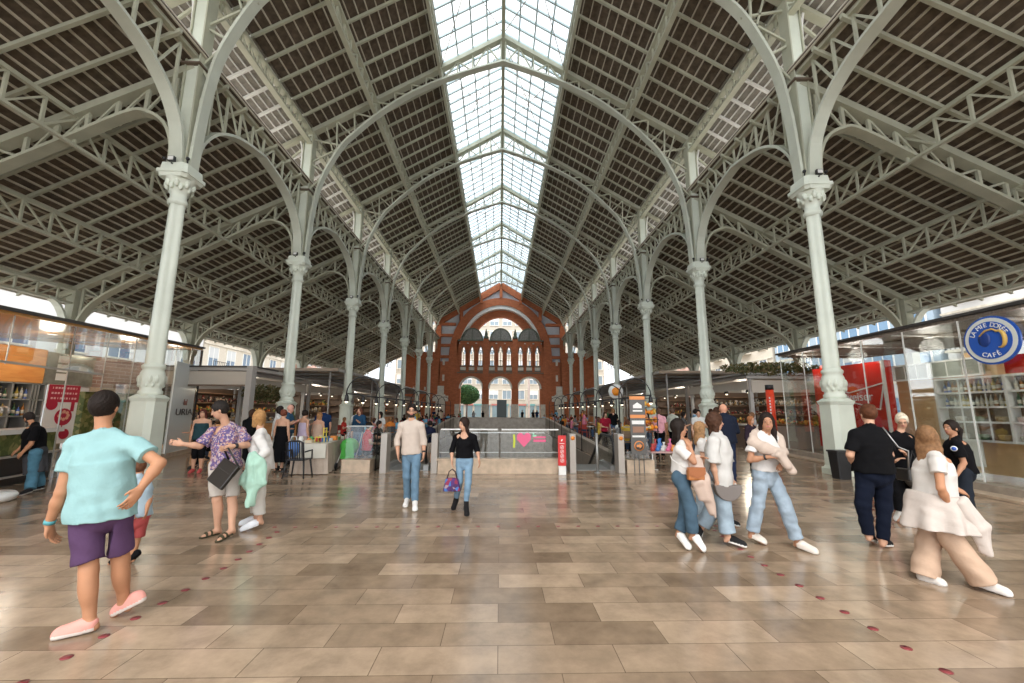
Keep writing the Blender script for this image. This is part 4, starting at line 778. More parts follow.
# round sign
L = (gr(8.2)-.1, 8.2, 3.13); t10 = thing('round_cafe_sign', L, 'round blue and cream sign reading La Mie Doree Cafe', 'sign'); rz2 = math.atan2(.17, 1)  # along the glass
bl = mat('sign_blue', (.02, .09, .42), .3); cm = mat('sign_cream', (.66, .68, .62), .4); gd = mat('sign_gold', (.62, .40, .10), .4)
nx = Vector((-1, 0, 0)); uy_ = Vector((0, -1, 0))
def sdisc(m, r, off, t_, mt, c=(0, 0), n=40): m.slab([(c[0]+r*math.cos(2*math.pi*i/n), c[1]+r*math.sin(2*math.pi*i/n)) for i in range(n)], Vector(L)+nx*off, uy_, OZ, nx*t_, mt)
m = MB(); sdisc(m, .50, 0, .04, bl); sdisc(m, .46, .04, .012, cm); sdisc(m, .385, .052, .012, bl); m.build('disc', parent=t10, loc=L)
m = MB(); A = [Vector(L)+nx*.066+uy_*(.17+.10*math.cos(a))+OZ*(.0+.17*math.sin(a)) for a in [(-1.9+i*.36) for i in range(12)]]; m.tube(A, [.012+.03*math.sin(math.pi*i/11) for i in range(12)], gd, 6); m.ball(Vector(L)+nx*.066-uy_*.09+OZ*.02, (.02, .12, .15), mat('sign_deep_blue', (.01, .04, .2), .4), 10)
m.tube([Vector(L)+nx*.07+uy_*a+OZ*b for a, b in ((-.16, .10), (-.05, .2), (.08, .22), (.16, .16))], .02, gd, 6); m.build('moon_picture', parent=t10, loc=L)
ITEMS = []
def arc_text(s_, r, a0, a1, flip=False):
    for i, ch in enumerate(s_):
        if ch == ' ': continue
        a = a0+(a1-a0)*i/(len(s_)-1); p = nx*.07+uy_*(r*math.sin(a))+OZ*(r*math.cos(a)*(1 if not flip else -1))
        ITEMS.append((ch, Matrix.Translation(p) @ Matrix.Rotation(-math.pi/2, 4, 'Z') @ Matrix.Rotation(math.pi/2, 4, 'X') @ Matrix.Rotation(-a if not flip else a, 4, 'Z')))
arc_text('LA MIE DORÉE', .315, -1.15, 1.15); arc_text('CAFÉ', .315, -.42, .42, True)
text('lettering', '', .125, (0, 0, 0), (0, 0, 0), white, t10, items=ITEMS)
# bin
L = (8.62, 10.72, 0); tb = thing('waste_bin', L, 'black square waste bin standing against the front right column', 'bin'); m = MB(); octa(m, .30, 0, .36, .66, .03, black); m.v = [(v[0]+L[0], v[1]+L[1], v[2]) for v in m.v]; m.build('body', parent=tb, loc=L); m = MB(); m.box((L[0], L[1], .68), (.38, .38, .05), dark); m.build('lid', parent=tb, loc=L, bevel=.01)
# red column sign
L = (11.0, 16.9, 0); ts = thing('totem_sign', L, 'tall round red totem sign with a black top and white lettering', 'sign'); m = MB(); m.lathe(L, [(.15, 0), (.15, .9)], black, 16); m.build('base', parent=ts, loc=L); m = MB(); m.lathe(L, [(.15, .9), (.15, 2.55)], mat('totem_red', (.75, .06, .02), .35), 20); m.build('tube', parent=ts, loc=L); m = MB(); m.lathe(L, [(.155, 2.55), (.155, 2.75)], black, 16); m.build('cap', parent=ts, loc=L)
m = MB()
for i in range(7): m.box((L[0]-.10, L[1]-.115, 1.5+i*.12), (.05, .02, .07), white)
m.build('lettering', parent=ts, loc=L)

# ================================================================ market stalls beyond
canvas = mat('beige_canvas', (.48, .43, .37), .8); postm = mat('stall_grey_post', (.36, .34, .32), .5); brn = mat('stall_brown', (.15, .10, .07), .6)
goodm = [spotmat('goods_a', [(.5, .15, .03), (.15, .2, .05), (.6, .4, .1), (.08, .05, .03)], 9), spotmat('goods_b', [(.1, .06, .04), (.4, .33, .25), (.25, .03, .03), (.03, .03, .03)], 12), spotmat('goods_c', [(.3, .3, .28), (.06, .07, .06), (.35, .22, .08), (.5, .45, .4)], 11)]
def stall(name, label, s, xi, xo, y0, y1, h, k, plants=False):
    """xi inner, xo outer |x|"""
    L = (s*(xi+xo)/2, y0, 0); t = thing(name, L, label, 'stall', 'market stalls of the aisles'); X = lambda a: s*a; cx = s*(xi+xo)/2; w_ = xo-xi
    m = MB(); m.box((cx, (y0+y1)/2, h), (w_+.6, y1-y0+.5, .14), postm); m.box((cx, (y0+y1)/2, h+.14), (w_+.9, y1-y0+.8, .08), grey); m.build('roof', parent=t, loc=L)
    m = MB(); m.box((cx, y0-.1, h-.42), (w_, .05, .55), canvas); m.box((s*(xi-.1), (y0+y1)/2, h-.36), (.05, y1-y0, .42), canvas); m.build('awning', parent=t, loc=L)
    for x in (xi, xo):
        for y in (y0, y1): m = MB(); m.box((X(x), y, h/2), (.16, .16, h), postm); m.build('post', parent=t, loc=L)
    m = MB(); m.box((X(xi+.35), (y0+y1)/2, .5), (.6, y1-y0-.8, 1.0), [orange_wood, brn, greystone][k % 3]); m.box((X(xi+.35), (y0+y1)/2, 1.04), (.75, y1-y0-.7, .06), alu); m.box((cx, y0+.4, .5), (w_-1.4, .5, 1.), [orange_wood, brn, greystone][k % 3]); m.build('counter', parent=t, loc=L)
    m = MB()
    for z in (1.0, 1.5, 2.0, 2.5): m.box((X(xo-.3), (y0+y1)/2, z), (.5, y1-y0-.4, .05), brown_wood); m.box((cx, y1-.3, z), (w_-.6, .5, .05), brown_wood)
    m.box((X(xo-.02), (y0+y1)/2, 1.4), (.06, y1-y0-.3, 2.8), brn); m.box((cx, y1-.02, 1.4), (w_-.3, .06, 2.8), brn); m.build('shelves', parent=t, loc=L)
    m = MB(); rg = random.Random(k*7+1)
    for z in (1.02, 1.52, 2.02):
        y = y0+.3
        while y < y1-.4: q = rg.uniform(.12, .3); hh = rg.uniform(.12, .36); m.lathe((X(xo-.35), y+q/2, z+.02), [(q*.45, 0), (q*.5, hh*.6), (q*.3, hh)], goodm[(k+int(z*2)) % 3], 7); y += q+.05
        x = xi+.9
        while x < xo-.5: q = rg.uniform(.12, .3); hh = rg.uniform(.12, .36); m.lathe((X(x+q/2), y1-.35, z+.02), [(q*.45, 0), (q*.5, hh*.6), (q*.3, hh)], goodm[(k+int(z*2)) % 3], 7); x += q+.05
    m.build('goods', parent=t, loc=L)['kind'] = 'stuff'
    m = MB()
    for i in range(3): m.lathe((s*(xi+.5), y0+1+i*(y1-y0-2)/2, h-.65), [(.02, .3), (.05, .25), (.14, 0)][::-1], black, 12); m.ball((s*(xi+.5), y0+1+i*(y1-y0-2)/2, h-.66), .06, mat('bulb', (.9, .85, .7)), 8)
    m.build('pendant_lamps', parent=t, loc=L)['kind'] = 'stuff'
    return t
lab = {0: ('grey framed market stall with canvas awning right behind the left bar kiosk', 'market stall with planted roof right behind the right cafe kiosk')}
k = 0
for i, (y0, y1) in enumerate(((19.2, 25.2), (27, 33), (35, 41), (43.5, 49.5), (52, 58))):
    for s in (-1, 1):
        xi = 11.6+.5*(i > 0); stall('market_stall', lab[0][0 if s < 0 else 1] if i == 0 else 'market stall with goods on shelves, %s from the front in the %s aisle' % (ORD[i+1], side_name[s]), s, xi, 15.6, y0, y1, 3.25+.1*(i % 2), k); k += 1
L = (-12, 16.3, 0); t = thing('canvas_pavilion', L, 'grey post and beam pavilion with beige canvas band behind the pointing man', 'pavilion')
m = MB(); m.box((-9.5, 16.25, 1.65), (.22, .3, 3.3), postm); m.build('post', parent=t, loc=L); m = MB(); m.box((-12.2, 16.3, 3.2), (5.6, .12, .14), postm); m.box((-12.2, 17.1, 3.28), (5.6, 1.8, .06), roofm); m.box((-9.5, 17.3, 3.2), (.14, 2.2, .14), postm); m.build('beam', parent=t, loc=L); m = MB(); m.box((-12.2, 16.32, 2.85), (5.4, .05, .5), canvas); m.box((-12.2, 16.32, 2.57), (5.4, .08, .06), brn); m.build('canvas_band', parent=t, loc=L)
louvre = wood('louvre_wood', (.26, .19, .13), (.38, .29, .21), 3, .5)
for s in (-1, 1):
    L = (s*13, 32, 0); t = thing('louvre_canopy', L, 'long brown louvred canopy above the %s row of market stalls' % side_name[s], 'canopy'); m = MB()
    for i in range(10): m.box((s*(9.8+i*.62), 41, 4.0), (.48, 33, .05), louvre)
    for i in range(13): m.box((s*12.6, 24.7+i*2.7, 3.93), (6.4, .10, .10), postm)
    m.build('slats', parent=t, loc=L); m = MB(); m.box((s*9.5, 41, 3.98), (.08, 33, .16), postm); m.box((s*12.6, 24.5, 3.98), (6.4, .08, .16), louvre); m.build('edge_beam', parent=t, loc=L)
    for i in range(5): m = MB(); m.tube([(s*9.95, 24.8+i*8.1, 0), (s*9.95, 24.8+i*8.1, 3.95)], .05, postm, 8); m.build('post', parent=t, loc=L)
# planting on the right stall roof
leafm = spotmat('ivy_leaves', [(.09, .10, .03), (.16, .13, .05), (.05, .07, .02), (.22, .16, .08)], 14)
def foliage(name, label, cat, c, r, n, mt, seed, trunk=None, lv=.14):
    rg = random.Random(seed); t = thing(name, (c[0], c[1], 0 if trunk else c[2]-r[2]), label, cat); L = (c[0], c[1], 0 if trunk else c[2]-r[2]); m = MB()
    for i in range(n):
        while True:
            v = Vector([rg.uniform(-1, 1) for _ in range(3)])
            if v.length < 1: break
        p = Vector(c)+Vector((v.x*r[0], v.y*r[1], v.z*r[2])); a = Vector([rg.gauss(0, 1) for _ in range(3)]).normalized(); b = a.orthogonal().normalized(); q = a.cross(b); l = lv*rg.uniform(.6, 1.3)
        m.add([p-b*l, p+q*l*.5, p+b*l, p-q*l*.5+a*l*.2], [(0, 1, 2, 3)])
    m.build('foliage', mt, t, L)
    if trunk:
        m = MB(); m.tube([(c[0], c[1], 0), (c[0]+.05, c[1], c[2]*.5), (c[0], c[1], c[2])], [.14, .10, .06], brn, 8)
        for i in range(6): a = i*1.05; m.tube([(c[0], c[1], c[2]*.7), (c[0]+r[0]*.6*math.cos(a), c[1]+r[1]*.6*math.sin(a), c[2]+r[2]*.3)], [.06, .02], brn, 6)
        m.build('trunk', parent=t, loc=L)
    return t
foliage('roof_planting', 'tangled trailing plants on the roof edge of the first right stall', 'plant', (12.6, 18.9, 3.62), (2.6, .6, .30), 1300, leafm, 4, lv=.10)
foliage('hanging_vine', 'dry hanging vines on the side of the first left stall', 'plant', (-11.2, 20.5, 2.4), (.5, 1.8, .45), 900, leafm, 5, lv=.09)
treem = spotmat('tree_leaves', [(.05, .17, .08), (.09, .27, .10), (.03, .11, .05), (.14, .34, .13)], 6)
foliage('street_tree', 'round green street tree seen through the left arch of the facade', 'tree', (-5.5, 70, 4.3), (2.1, 1.7, 1.6), 5000, treem, 6, True, lv=.2)
# things beyond the facade
m = MB(); m.box((.25, 63.5, 1.8), (1.45, 1., 3.0), mat('dark_green_panel', (.008, .035, .035), .3)); m.box((.25, 62.98, .5), (1.5, .05, .1), grey); tag(m.build('green_booth', loc=(.25, 63.5, .3)), 'dark green rectangular booth in the middle arch of the facade', 'booth')
m = MB(); m.box((4.9, 72, 4.), (.35, .35, 8), white); tag(m.build('lamp_pole', loc=(4.9, 72, 0)), 'pale pole standing outside the right arch of the facade', 'pole')

# ================================================================ sign with arrow, displays, tables
L = (3.75, 11.55, 0); t = thing('directory_sign', L, 'grey standing sign with orange bands and a black arrow in an orange circle', 'sign'); dg = mat('sign_grey', (.11, .105, .10), .5); og = mat('sign_orange', (.70, .26, .08), .5)
m = MB(); m.box((3.75, 11.5, 1.29), (.42, .04, 1.55), dg); m.build('board', parent=t, loc=L); m = MB()
for z, h_ in ((2.02, .09), (1.52, .09)): m.box((3.75, 11.478, z), (.42, .008, h_), og)
m.slab([(-.12, -.06), (.12, -.06), (.12, .02), (0, .10), (-.12, .02)], (3.75, 11.474, 1.80), OX, OZ, (0, .004, 0), white); m.box((3.75, 11.474, 1.67), (.26, .008, .04), white); m.box((3.75, 11.474, 1.36), (.34, .008, .10), white); m.box((3.75, 11.474, 1.17), (.30, .008, .16), mat('photo_brown', (.3, .16, .1), .5)); m.box((3.75, 11.474, .99), (.34, .008, .05), white); m.build('print', parent=t, loc=L)
m = MB(); m.tube([(3.75, 11.475, .74), (3.75, 11.466, .74)], .135, og, 24); m.tube([(3.75, 11.468, .74), (3.75, 11.46, .74)], .105, dg, 24); m.slab([(-.07, -.03), (.01, -.03), (.01, -.07), (.085, 0), (.01, .07), (.01, .03), (-.07, .03)], (3.75, 11.455, .74), OX, OZ, (0, .003, 0), og); m.build('arrow', parent=t, loc=L)
m = MB()
for x in (3.62, 3.75, 3.88): m.box((x, 11.52, .3), (.02, .03, .6), dg)
m.build('legs', parent=t, loc=L)['kind'] = 'structure'
# covered table left
L = (-5.4, 12.3, 0); t = thing('covered_table', L, 'long table under a beige cloth with crafts, behind the black plastic chair', 'table'); cloth = mat('beige_cloth', (.46, .38, .31), .85, noise=.08); lcloth = mat('light_cloth', (.62, .60, .52), .85)
Pq = [(-5.42, 11.40), (-4.5, 11.40), (-4.78, 13.1), (-5.7, 13.1)]; m = MB(); A = []; B = []; n = 80
for i in range(n+1):
    q = i/n*4; e = int(q) % 4; f_ = q-int(q); a, b = Pq[e], Pq[(e+1) % 4]; x = a[0]+(b[0]-a[0])*f_; y = a[1]+(b[1]-a[1])*f_; nx_, ny_ = [(0, -1), (1, 0), (0, 1), (-1, 0)][e]; w_ = .025*math.sin(i*1.3)+.03; A.append((x, y, .78)); B.append((x+nx_*w_, y+ny_*w_, .02))
m.strip(A, B, (0, 0, .01), cloth); m.slab(Pq, (0, 0, .765), OX, (0, 1, 0), (0, 0, .02), lcloth); m.build('cloth', parent=t, loc=L); m = MB(); m.slab([(p[0]*.98-.10, 11.45+(p[1]-11.4)*.96) for p in Pq], (0, 0, .72), OX, (0, 1, 0), (0, 0, .04), brn)
m.build('table_top', parent=t, loc=L); m = MB(); m.box((-4.95, 11.34, .60), (.86, .02, .36), lcloth); m.build('runner', parent=t, loc=L)
# plastic chair
L = (-5.0, 10.92, 0); t = thing('plastic_chair', L, 'black plastic garden chair standing before the covered table', 'chair'); m = MB(); m.box((L[0], L[1], .44), (.46, .44, .03), black); m.build('seat', parent=t, loc=L, bevel=.01)
for a in (-1, 1):
    for b in (-1, 1): m = MB(); m.tube([(L[0]+a*.20, L[1]+b*.18, .43), (L[0]+a*.26, L[1]+b*.24, 0)], [.025, .018], black, 8); m.build('leg', parent=t, loc=L)
m = MB(); rot = [( -.21, .44), (-.20, .86), (-.10, .90), (.10, .90), (.20, .86), (.21, .44)]
m.tube([(L[0]+x, L[1]-.20-(z-.44)*.18, z) for x, z in rot], .022, black, 8)
for i in range(-3, 4): m.bar((L[0]+i*.055, L[1]-.20, .46), (L[0]+i*.055, L[1]-.28, .88), .022, .012, black)
m.build('backrest', parent=t, loc=L)
for a in (-1, 1): m = MB(); m.tube([(L[0]+a*.24, L[1]-.22, .64), (L[0]+a*.26, L[1]+.12, .66), (L[0]+a*.24, L[1]+.18, .44)], .02, black, 8); m.build('armrest', parent=t, loc=L)
# small goods on the table
t = thing('toy_chair', (-4.85, 11.8, .79), 'small yellow toy chair standing on the covered table', 'toy'); yel = mat('yellow_plastic', (.62, .50, .05), .4); Lq = (-4.85, 11.8, .79); m = MB(); m.box((-4.85, 11.8, .93), (.26, .22, .02), yel); m.build('seat', parent=t, loc=Lq); m = MB(); m.box((-4.74, 11.8, 1.06), (.02, .22, .03), yel); m.box((-4.76, 11.7, 1.05), (.02, .03, .26), yel); m.box((-4.76, 11.9, 1.05), (.02, .03, .26), yel); m.box((-4.75, 11.8, 1.16), (.02, .22, .03), yel); m.build('backrest', parent=t, loc=Lq)
for a in (-1, 1):
    for b in (-1, 1): m = MB(); m.box((-4.85+a*.12, 11.8+b*.1, .86), (.02, .02, .14), yel); m.build('leg', parent=t, loc=Lq)
rc = random.Random(5); cols = [('red', (.5, .05, .04)), ('blue', (.05, .2, .55)), ('white', (.7, .7, .66)), ('pink', (.7, .15, .3)), ('orange', (.7, .25, .05)), ('cream', (.6, .5, .35)), ('green', (.08, .3, .1))]
for i in range(14):
    nmc, c = cols[i % 7]; x = -5.45+rc.random()*.65; y = 11.6+(i//7)*.7+rc.random()*.6; m = MB(); h_ = rc.uniform(.05, .16)
    if i % 2: m.box((x, y, .79+h_/2), (.16, .12, h_), mat('craft_'+nmc, c, .6))
    else: m.lathe((x, y, .79), [(.05, 0), (.07, h_*.5), (.04, h_)], mat('craft_'+nmc, c, .6), 12)
    tag(m.build('craft_box' if i % 2 else 'craft_pot', loc=(x, y, .79)), 'small %s craft %s in the %s half of the covered table' % (nmc, 'box' if i % 2 else 'pot', 'near' if i < 7 else 'far'), 'craft item', 'crafts on the covered table')
L = (-5.3, 11.2, .5); m = MB(); m.ball((-5.30, 11.20, .66), (.17, .12, .22), mat('bag_blue_print', (.08, .2, .5), .6), 12); m.tube([(-5.40, 11.2, .82), (-5.35, 11.2, .98), (-5.25, 11.2, .98), (-5.20, 11.2, .82)], .012, white, 6); tag(m.build('shopping_bag', loc=L), 'blue and white shopping bag hanging beside the black plastic chair', 'bag')
# stroller
L = (-4.35, 12.6, 0); t = thing('baby_stroller', L, 'black stroller with a bright green cover parked at the table end', 'stroller'); grn = mat('bright_green', (.06, .38, .05), .6); m = MB()
m.ball((-4.35, 12.6, .62), (.26, .32, .24), grn, 12); m.slab([(-.2, 0), (.2, 0), (.14, .45), (-.14, .45)], (-4.30, 12.3, .3), OX, OZ, (0, .03, 0), grn); m.build('cover', parent=t, loc=L)
for a in (-1, 1):
    for b in (-1, 1): m = MB(); x, y = L[0]+a*.24, L[1]+b*.32; m.tube([(x-.02, y, .1), (x+.02, y, .1)], .10, black, 16); m.build('wheel', parent=t, loc=L)
    m = MB(); m.tube([(L[0]+a*.24, L[1]-.32, .1), (L[0]+a*.22, L[1]+.1, .55), (L[0]+a*.2, L[1]+.45, 1.0)], .015, alu, 6); m.build('frame', parent=t, loc=L)
# right displays
L = (4.9, 12.6, 0); t = thing('display_table', L, 'white metal market table crowded with small wares behind the standing sign', 'table'); m = MB(); m.box((4.95, 12.6, .5), (1.3, .9, .04), mat('pinkish_top', (.55, .35, .33), .5)); m.build('top', parent=t, loc=L, bevel=.01)
for a in (-1, 1):
    for b in (-1, 1): m = MB(); m.tube([(L[0]+.05+a*.58, L[1]+b*.38, .5), (L[0]+.05+a*.6, L[1]+b*.4, .03), (L[0]+.05+a*.45, L[1]+b*.4, .02)], .018, white, 6); m.build('leg', parent=t, loc=L)
for i in range(22):
    nmc, c = (cols+[('silver', (.5, .5, .5)), ('black', (.03, .03, .03))])[i % 9]; x = 4.4+(i % 8)*.15; y = 12.3+(i//8)*.28; h_ = rc.uniform(.12, .38); m = MB(); m.lathe((x, y, .52), [(.03, 0), (.06, .02), (.06, h_*.5), (.02, h_*.7), (.045, h_)], mat('ware_'+nmc, c, .35), 10)
    tag(m.build('figurine', loc=(x, y, .52)), '%s little figurine in the %s row of the white display table' % (nmc, ('front', 'middle', 'back')[i//8]), 'figurine', 'wares on the display table')
L = (5.0, 14.2, 0); t = thing('autumn_display', L, 'black rack filled with glowing orange autumn decorations', 'display'); m = MB()
for x in (4.55, 5.3): m.tube([(x, 14.2, 0), (x, 14.2, 2.1)], .02, black, 6)
for z in (1.0, 1.4, 1.8, 2.1): m.bar((4.55, 14.2, z), (5.3, 14.2, z), .3, .02, black)
m.build('rack', parent=t, loc=L); m = MB(); om = mat('orange_gourd', (.85, .28, .02), .4)
for i in range(26): m.ball((4.62+(i % 7)*.1, 14.15+rc.random()*.1, 1.06+(i//7)*.27+rc.random()*.08), (.07, .07, .06+rc.random()*.05), om if i % 4 else mat('gourd_yellow', (.8, .5, .08), .4), 8)
m.build('gourds', parent=t, loc=L)['kind'] = 'stuff'
L = (6.64, 24, 0); t = thing('egg_sign', L, 'hanging round white sign with an orange yolk like disc', 'sign'); m = MB(); m.tube([(6.64, 24, 2.78), (6.64, 24.05, 2.78)], .42, white, 24); m.build('disc', parent=t, loc=L); m = MB(); m.tube([(6.64, 23.9, 2.78), (6.64, 24., 2.78)], .24, om, 20); m.build('yolk', parent=t, loc=L); m = MB(); m.tube([(6.64, 24.03, 0), (6.64, 24.03, 2.4)], .03, black, 6); m.build('pole', parent=t, loc=L)
# terrace tables and chairs
def cafe_table():
    t = empty('cafe_table', (0, 0, 0)); m = MB(); m.lathe((0, 0, 0), [(.34, .72), (.35, .74), (.35, .76)], white, 18); m.build('top', parent=t); m = MB(); m.lathe((0, 0, 0), [(.22, 0), (.2, .03), (.03, .06), (.03, .72)], grey, 10); m.build('pedestal', parent=t); return t
def cafe_chair(mt):
    t = empty('cafe_chair', (0, 0, 0)); m = MB(); m.box((0, 0, .45), (.4, .4, .04), mt); m.build('seat', parent=t); m = MB(); m.box((0, .2, .75), (.38, .03, .28), mt)
    for a in (-1, 1): m.bar((a*.18, .19, .45), (a*.18, .21, .85), .025, .025, mt)
    m.build('backrest', parent=t)
    for a in (-1, 1):
        for b in (-1, 1): m = MB(); m.bar((a*.17, b*.17, .44), (a*.19, b*.19, 0), .025, .025, mt); m.build('leg', parent=t)
    return t
CT = None; CCs = {}
TERR = []
for s in (-1, 1):
    for i in range(9):
        for j in range(2 if i % 3 else 1): TERR.append((s*(5.4+j*1.9+.25*(i % 2)), 17.5+i*4.1+j*.9, s, i, j))
chm = [('brown', brown_wood), ('black', black), ('red', mat('chair_red', (.35, .04, .03), .5))]
for x, y, s, i, j in TERR:
    CT_ = cafe_table() if CT is None else copy_tree(CT); CT = CT or CT_; CT_.location = (x, y, 0); tag(CT_, 'round white cafe table of the %s terrace, %s row from the front, %s the well' % (side_name[s], ORD[i+1], 'beside' if j == 0 else 'off'), 'table', 'terrace tables')
    for q in range(3):
        a = q*2.1+i; nmc, mt = chm[(i+j) % 3]
        c = cafe_chair(mt) if nmc not in CCs else copy_tree(CCs[nmc]); CCs.setdefault(nmc, c); c.location = (x+.62*math.cos(a), y+.62*math.sin(a), 0); c.rotation_euler = (0, 0, a-math.pi/2); tag(c, '%s cafe chair at the %s terrace table of row %s %s the well' % (nmc, side_name[s], ORD[i+1], 'beside' if j == 0 else 'away from'), 'chair', 'terrace chairs, %s side, %s row' % (side_name[s], ORD[i+1]))

# lamps under the kiosk ceilings (small round fittings with real lights)
def ceiling_lamp(x, y, z, e, col, label, r=.10):
    t = thing('ceiling_lamp', (x, y, z), label, 'lamp', 'ceiling lamps of the kiosks'); m = MB(); m.tube([(x, y, z), (x, y, z-.03)], r, white, 14); m.build('fitting', parent=t, loc=(x, y, z))
    ld = bpy.data.lights.new('lamp', 'POINT'); ld.shadow_soft_size = .25; ld.energy = e; ld.color = col; lo = bpy.data.objects.new('lamp_light', ld); COL.objects.link(lo); lo.location = (x, y, z-.3)
for i, y in enumerate((6.5, 9., 11.5, 14., 16.2)): ceiling_lamp(-11.9-.12*i, y, zl(y)-.05, 9, (1, .9, .75), 'round ceiling lamp under the amber soffit of the left kiosk, %s from the front' % ORD[i+1])
for i, y in enumerate((6.2, 8.6, 11., 13.4, 15.8)): ceiling_lamp(11.75, y, zr(y)-.13, 9, (1, .93, .82), 'round ceiling lamp under the slatted canopy of the right kiosk, %s from the front' % ORD[i+1])
for s in (-1, 1):
    for i, y in enumerate((22.2, 30, 38, 46.5, 55)): ceiling_lamp(s*13, y, 3.15, 35, (1, .88, .7), 'round ceiling lamp in the %s market stall from the front on the %s' % (ORD[i+1], side_name[s]))
# ================================================================ people engine
def V3(a): return np.array(a, dtype=np.float64)
def unit(a):
    n = np.linalg.norm(a); return a/n if n > 1e-9 else a
class Field:
    def __init__(s, lo, hi, h):
        s.h = h; s.lo = np.array(lo)-2*h; n = np.ceil((np.array(hi)+2*h-s.lo)/h).astype(int)+1; s.n = n
        s.ax = [s.lo[i]+h*np.arange(n[i]) for i in range(3)]; s.F = np.ones(tuple(n), np.float32)
    def sl(s, lo, hi):
        r = []
        for i in range(3):
            a = int(max(0, math.floor((lo[i]-s.lo[i])/s.h))); b = int(min(s.n[i], math.ceil((hi[i]-s.lo[i])/s.h)+1)); r.append(slice(a, max(a, b)))
        return tuple(r)
    def xyz(s, sl): return s.ax[0][sl[0]][:, None, None], s.ax[1][sl[1]][None, :, None], s.ax[2][sl[2]][None, None, :]
    def put(s, d, sl, k, sub=False):
        a = s.F[sl]
        if a.size == 0: return
        if sub: s.F[sl] = np.maximum(a, -d); return
        if k > 0:
            h = np.maximum(k-np.abs(a-d), 0)/k; s.F[sl] = np.minimum(a, d)-h*h*k*.25
        else: s.F[sl] = np.minimum(a, d)
    def cap(s, a, b, r1, r2, k=.02, cut=None, sub=False):
        a = V3(a); b = V3(b); m = max(r1, r2)+k+3*s.h; sl = s.sl(np.minimum(a, b)-m, np.maximum(a, b)+m); X, Y, Z = s.xyz(sl)
        ab = b-a; L = ab@ab+1e-12; t = np.clip(((X-a[0])*ab[0]+(Y-a[1])*ab[1]+(Z-a[2])*ab[2])/L, 0, 1)
        d = np.sqrt((X-a[0]-t*ab[0])**2+(Y-a[1]-t*ab[1])**2+(Z-a[2]-t*ab[2])**2)-(r1+(r2-r1)*t)
        for cc_, n in ([] if cut is None else [cut] if not isinstance(cut, list) else cut): c = V3(cc_); n = V3(n); d = np.maximum(d, (X-c[0])*n[0]+(Y-c[1])*n[1]+(Z-c[2])*n[2])
        s.put(d, sl, k, sub)
    def ell(s, c, fr, r, k=.02, sub=False):
        c = V3(c); r = V3(r); m = r.max()+k+3*s.h; sl = s.sl(c-m, c+m); X, Y, Z = s.xyz(sl)
        q = [((X-c[0])*e[0]+(Y-c[1])*e[1]+(Z-c[2])*e[2]) for e in fr]
        k0 = np.sqrt(sum((q[i]/r[i])**2 for i in range(3))); k1 = np.sqrt(sum((q[i]/r[i]**2)**2 for i in range(3)))+1e-9
        s.put(k0*(k0-1)/k1, sl, k, sub)
    def cone(s, a, b, fr, ra, rb, k=.02, fl=0, nf=9, ph=0.):
        """elliptical cone a->b, radii (w,f); fl: fold amplitude growing towards b"""
        a = V3(a); b = V3(b); m = max(*ra, *rb)+k+3*s.h+fl; sl = s.sl(np.minimum(a, b)-m, np.maximum(a, b)+m); X, Y, Z = s.xyz(sl)
        ab = b-a; L = ab@ab+1e-12; tt = ((X-a[0])*ab[0]+(Y-a[1])*ab[1]+(Z-a[2])*ab[2])/L; t = np.clip(tt, 0, 1)
        dx, dy, dz = X-a[0]-tt*ab[0], Y-a[1]-tt*ab[1], Z-a[2]-tt*ab[2]
        qw = dx*fr[0][0]+dy*fr[0][1]+dz*fr[0][2]; qf = dx*fr[1][0]+dy*fr[1][1]+dz*fr[1][2]
        rw = ra[0]+(rb[0]-ra[0])*t; rf = ra[1]+(rb[1]-ra[1])*t
        if fl:
            an = np.arctan2(qf/rf, qw/rw); g = 1+fl*t/rw*np.sin(an*nf+ph+2*np.sin(an)); rw = rw*g; rf = rf*g
        d = (np.sqrt((qw/rw)**2+(qf/rf)**2)-1)*np.minimum(rw, rf); l = math.sqrt(L)
        d = np.maximum(d, np.maximum(-tt*l, (tt-1)*l)); s.put(d, sl, k)
    def plane(s, c, n):
        X, Y, Z = s.xyz((slice(None),)*3); s.F = np.maximum(s.F, ((X-c[0])*n[0]+(Y-c[1])*n[1]+(Z-c[2])*n[2]).astype(np.float32))
    def folds(s, amp, seed, fr=38., vert=.6):
        rg = np.random.RandomState(seed); X, Y, Z = s.xyz((slice(None),)*3); g = 0
        for i in range(5):
            d = rg.normal(size=3); d[2] *= vert; d = unit(d)*fr*(.6+.9*rg.rand()); g = g+np.sin(X*d[0]+Y*d[1]+Z*d[2]+rg.rand()*6+1.3*np.sin(Z*17+X*9+i))
        s.F = np.where(np.abs(s.F) < .06, s.F+(amp*g*.5).astype(np.float32), s.F)
    def mesh(s, name, mats, origin=(0, 0, 0), idx=None, parent=None):
        F = s.F; F[0] = 1; F[-1] = 1; F[:, 0] = 1; F[:, -1] = 1; F[:, :, 0] = 1; F[:, :, -1] = 1
        I = F < 0; c = np.zeros(tuple(s.n-1), np.int8)
        for i in (0, 1):
            for j in (0, 1):
                for k in (0, 1): c += I[i:s.n[0]-1+i, j:s.n[1]-1+j, k:s.n[2]-1+k]
        act = np.argwhere((c > 0) & (c < 8)); N = len(act)
        if N == 0: return None
        idm = -np.ones(tuple(s.n-1), np.int32); idm[act[:, 0], act[:, 1], act[:, 2]] = np.arange(N)
        acc = np.zeros((N, 3)); cnt = np.zeros(N)
        cor = [(i, j, k) for i in (0, 1) for j in (0, 1) for k in (0, 1)]
        fv = {q: F[act[:, 0]+q[0], act[:, 1]+q[1], act[:, 2]+q[2]].astype(np.float64) for q in cor}
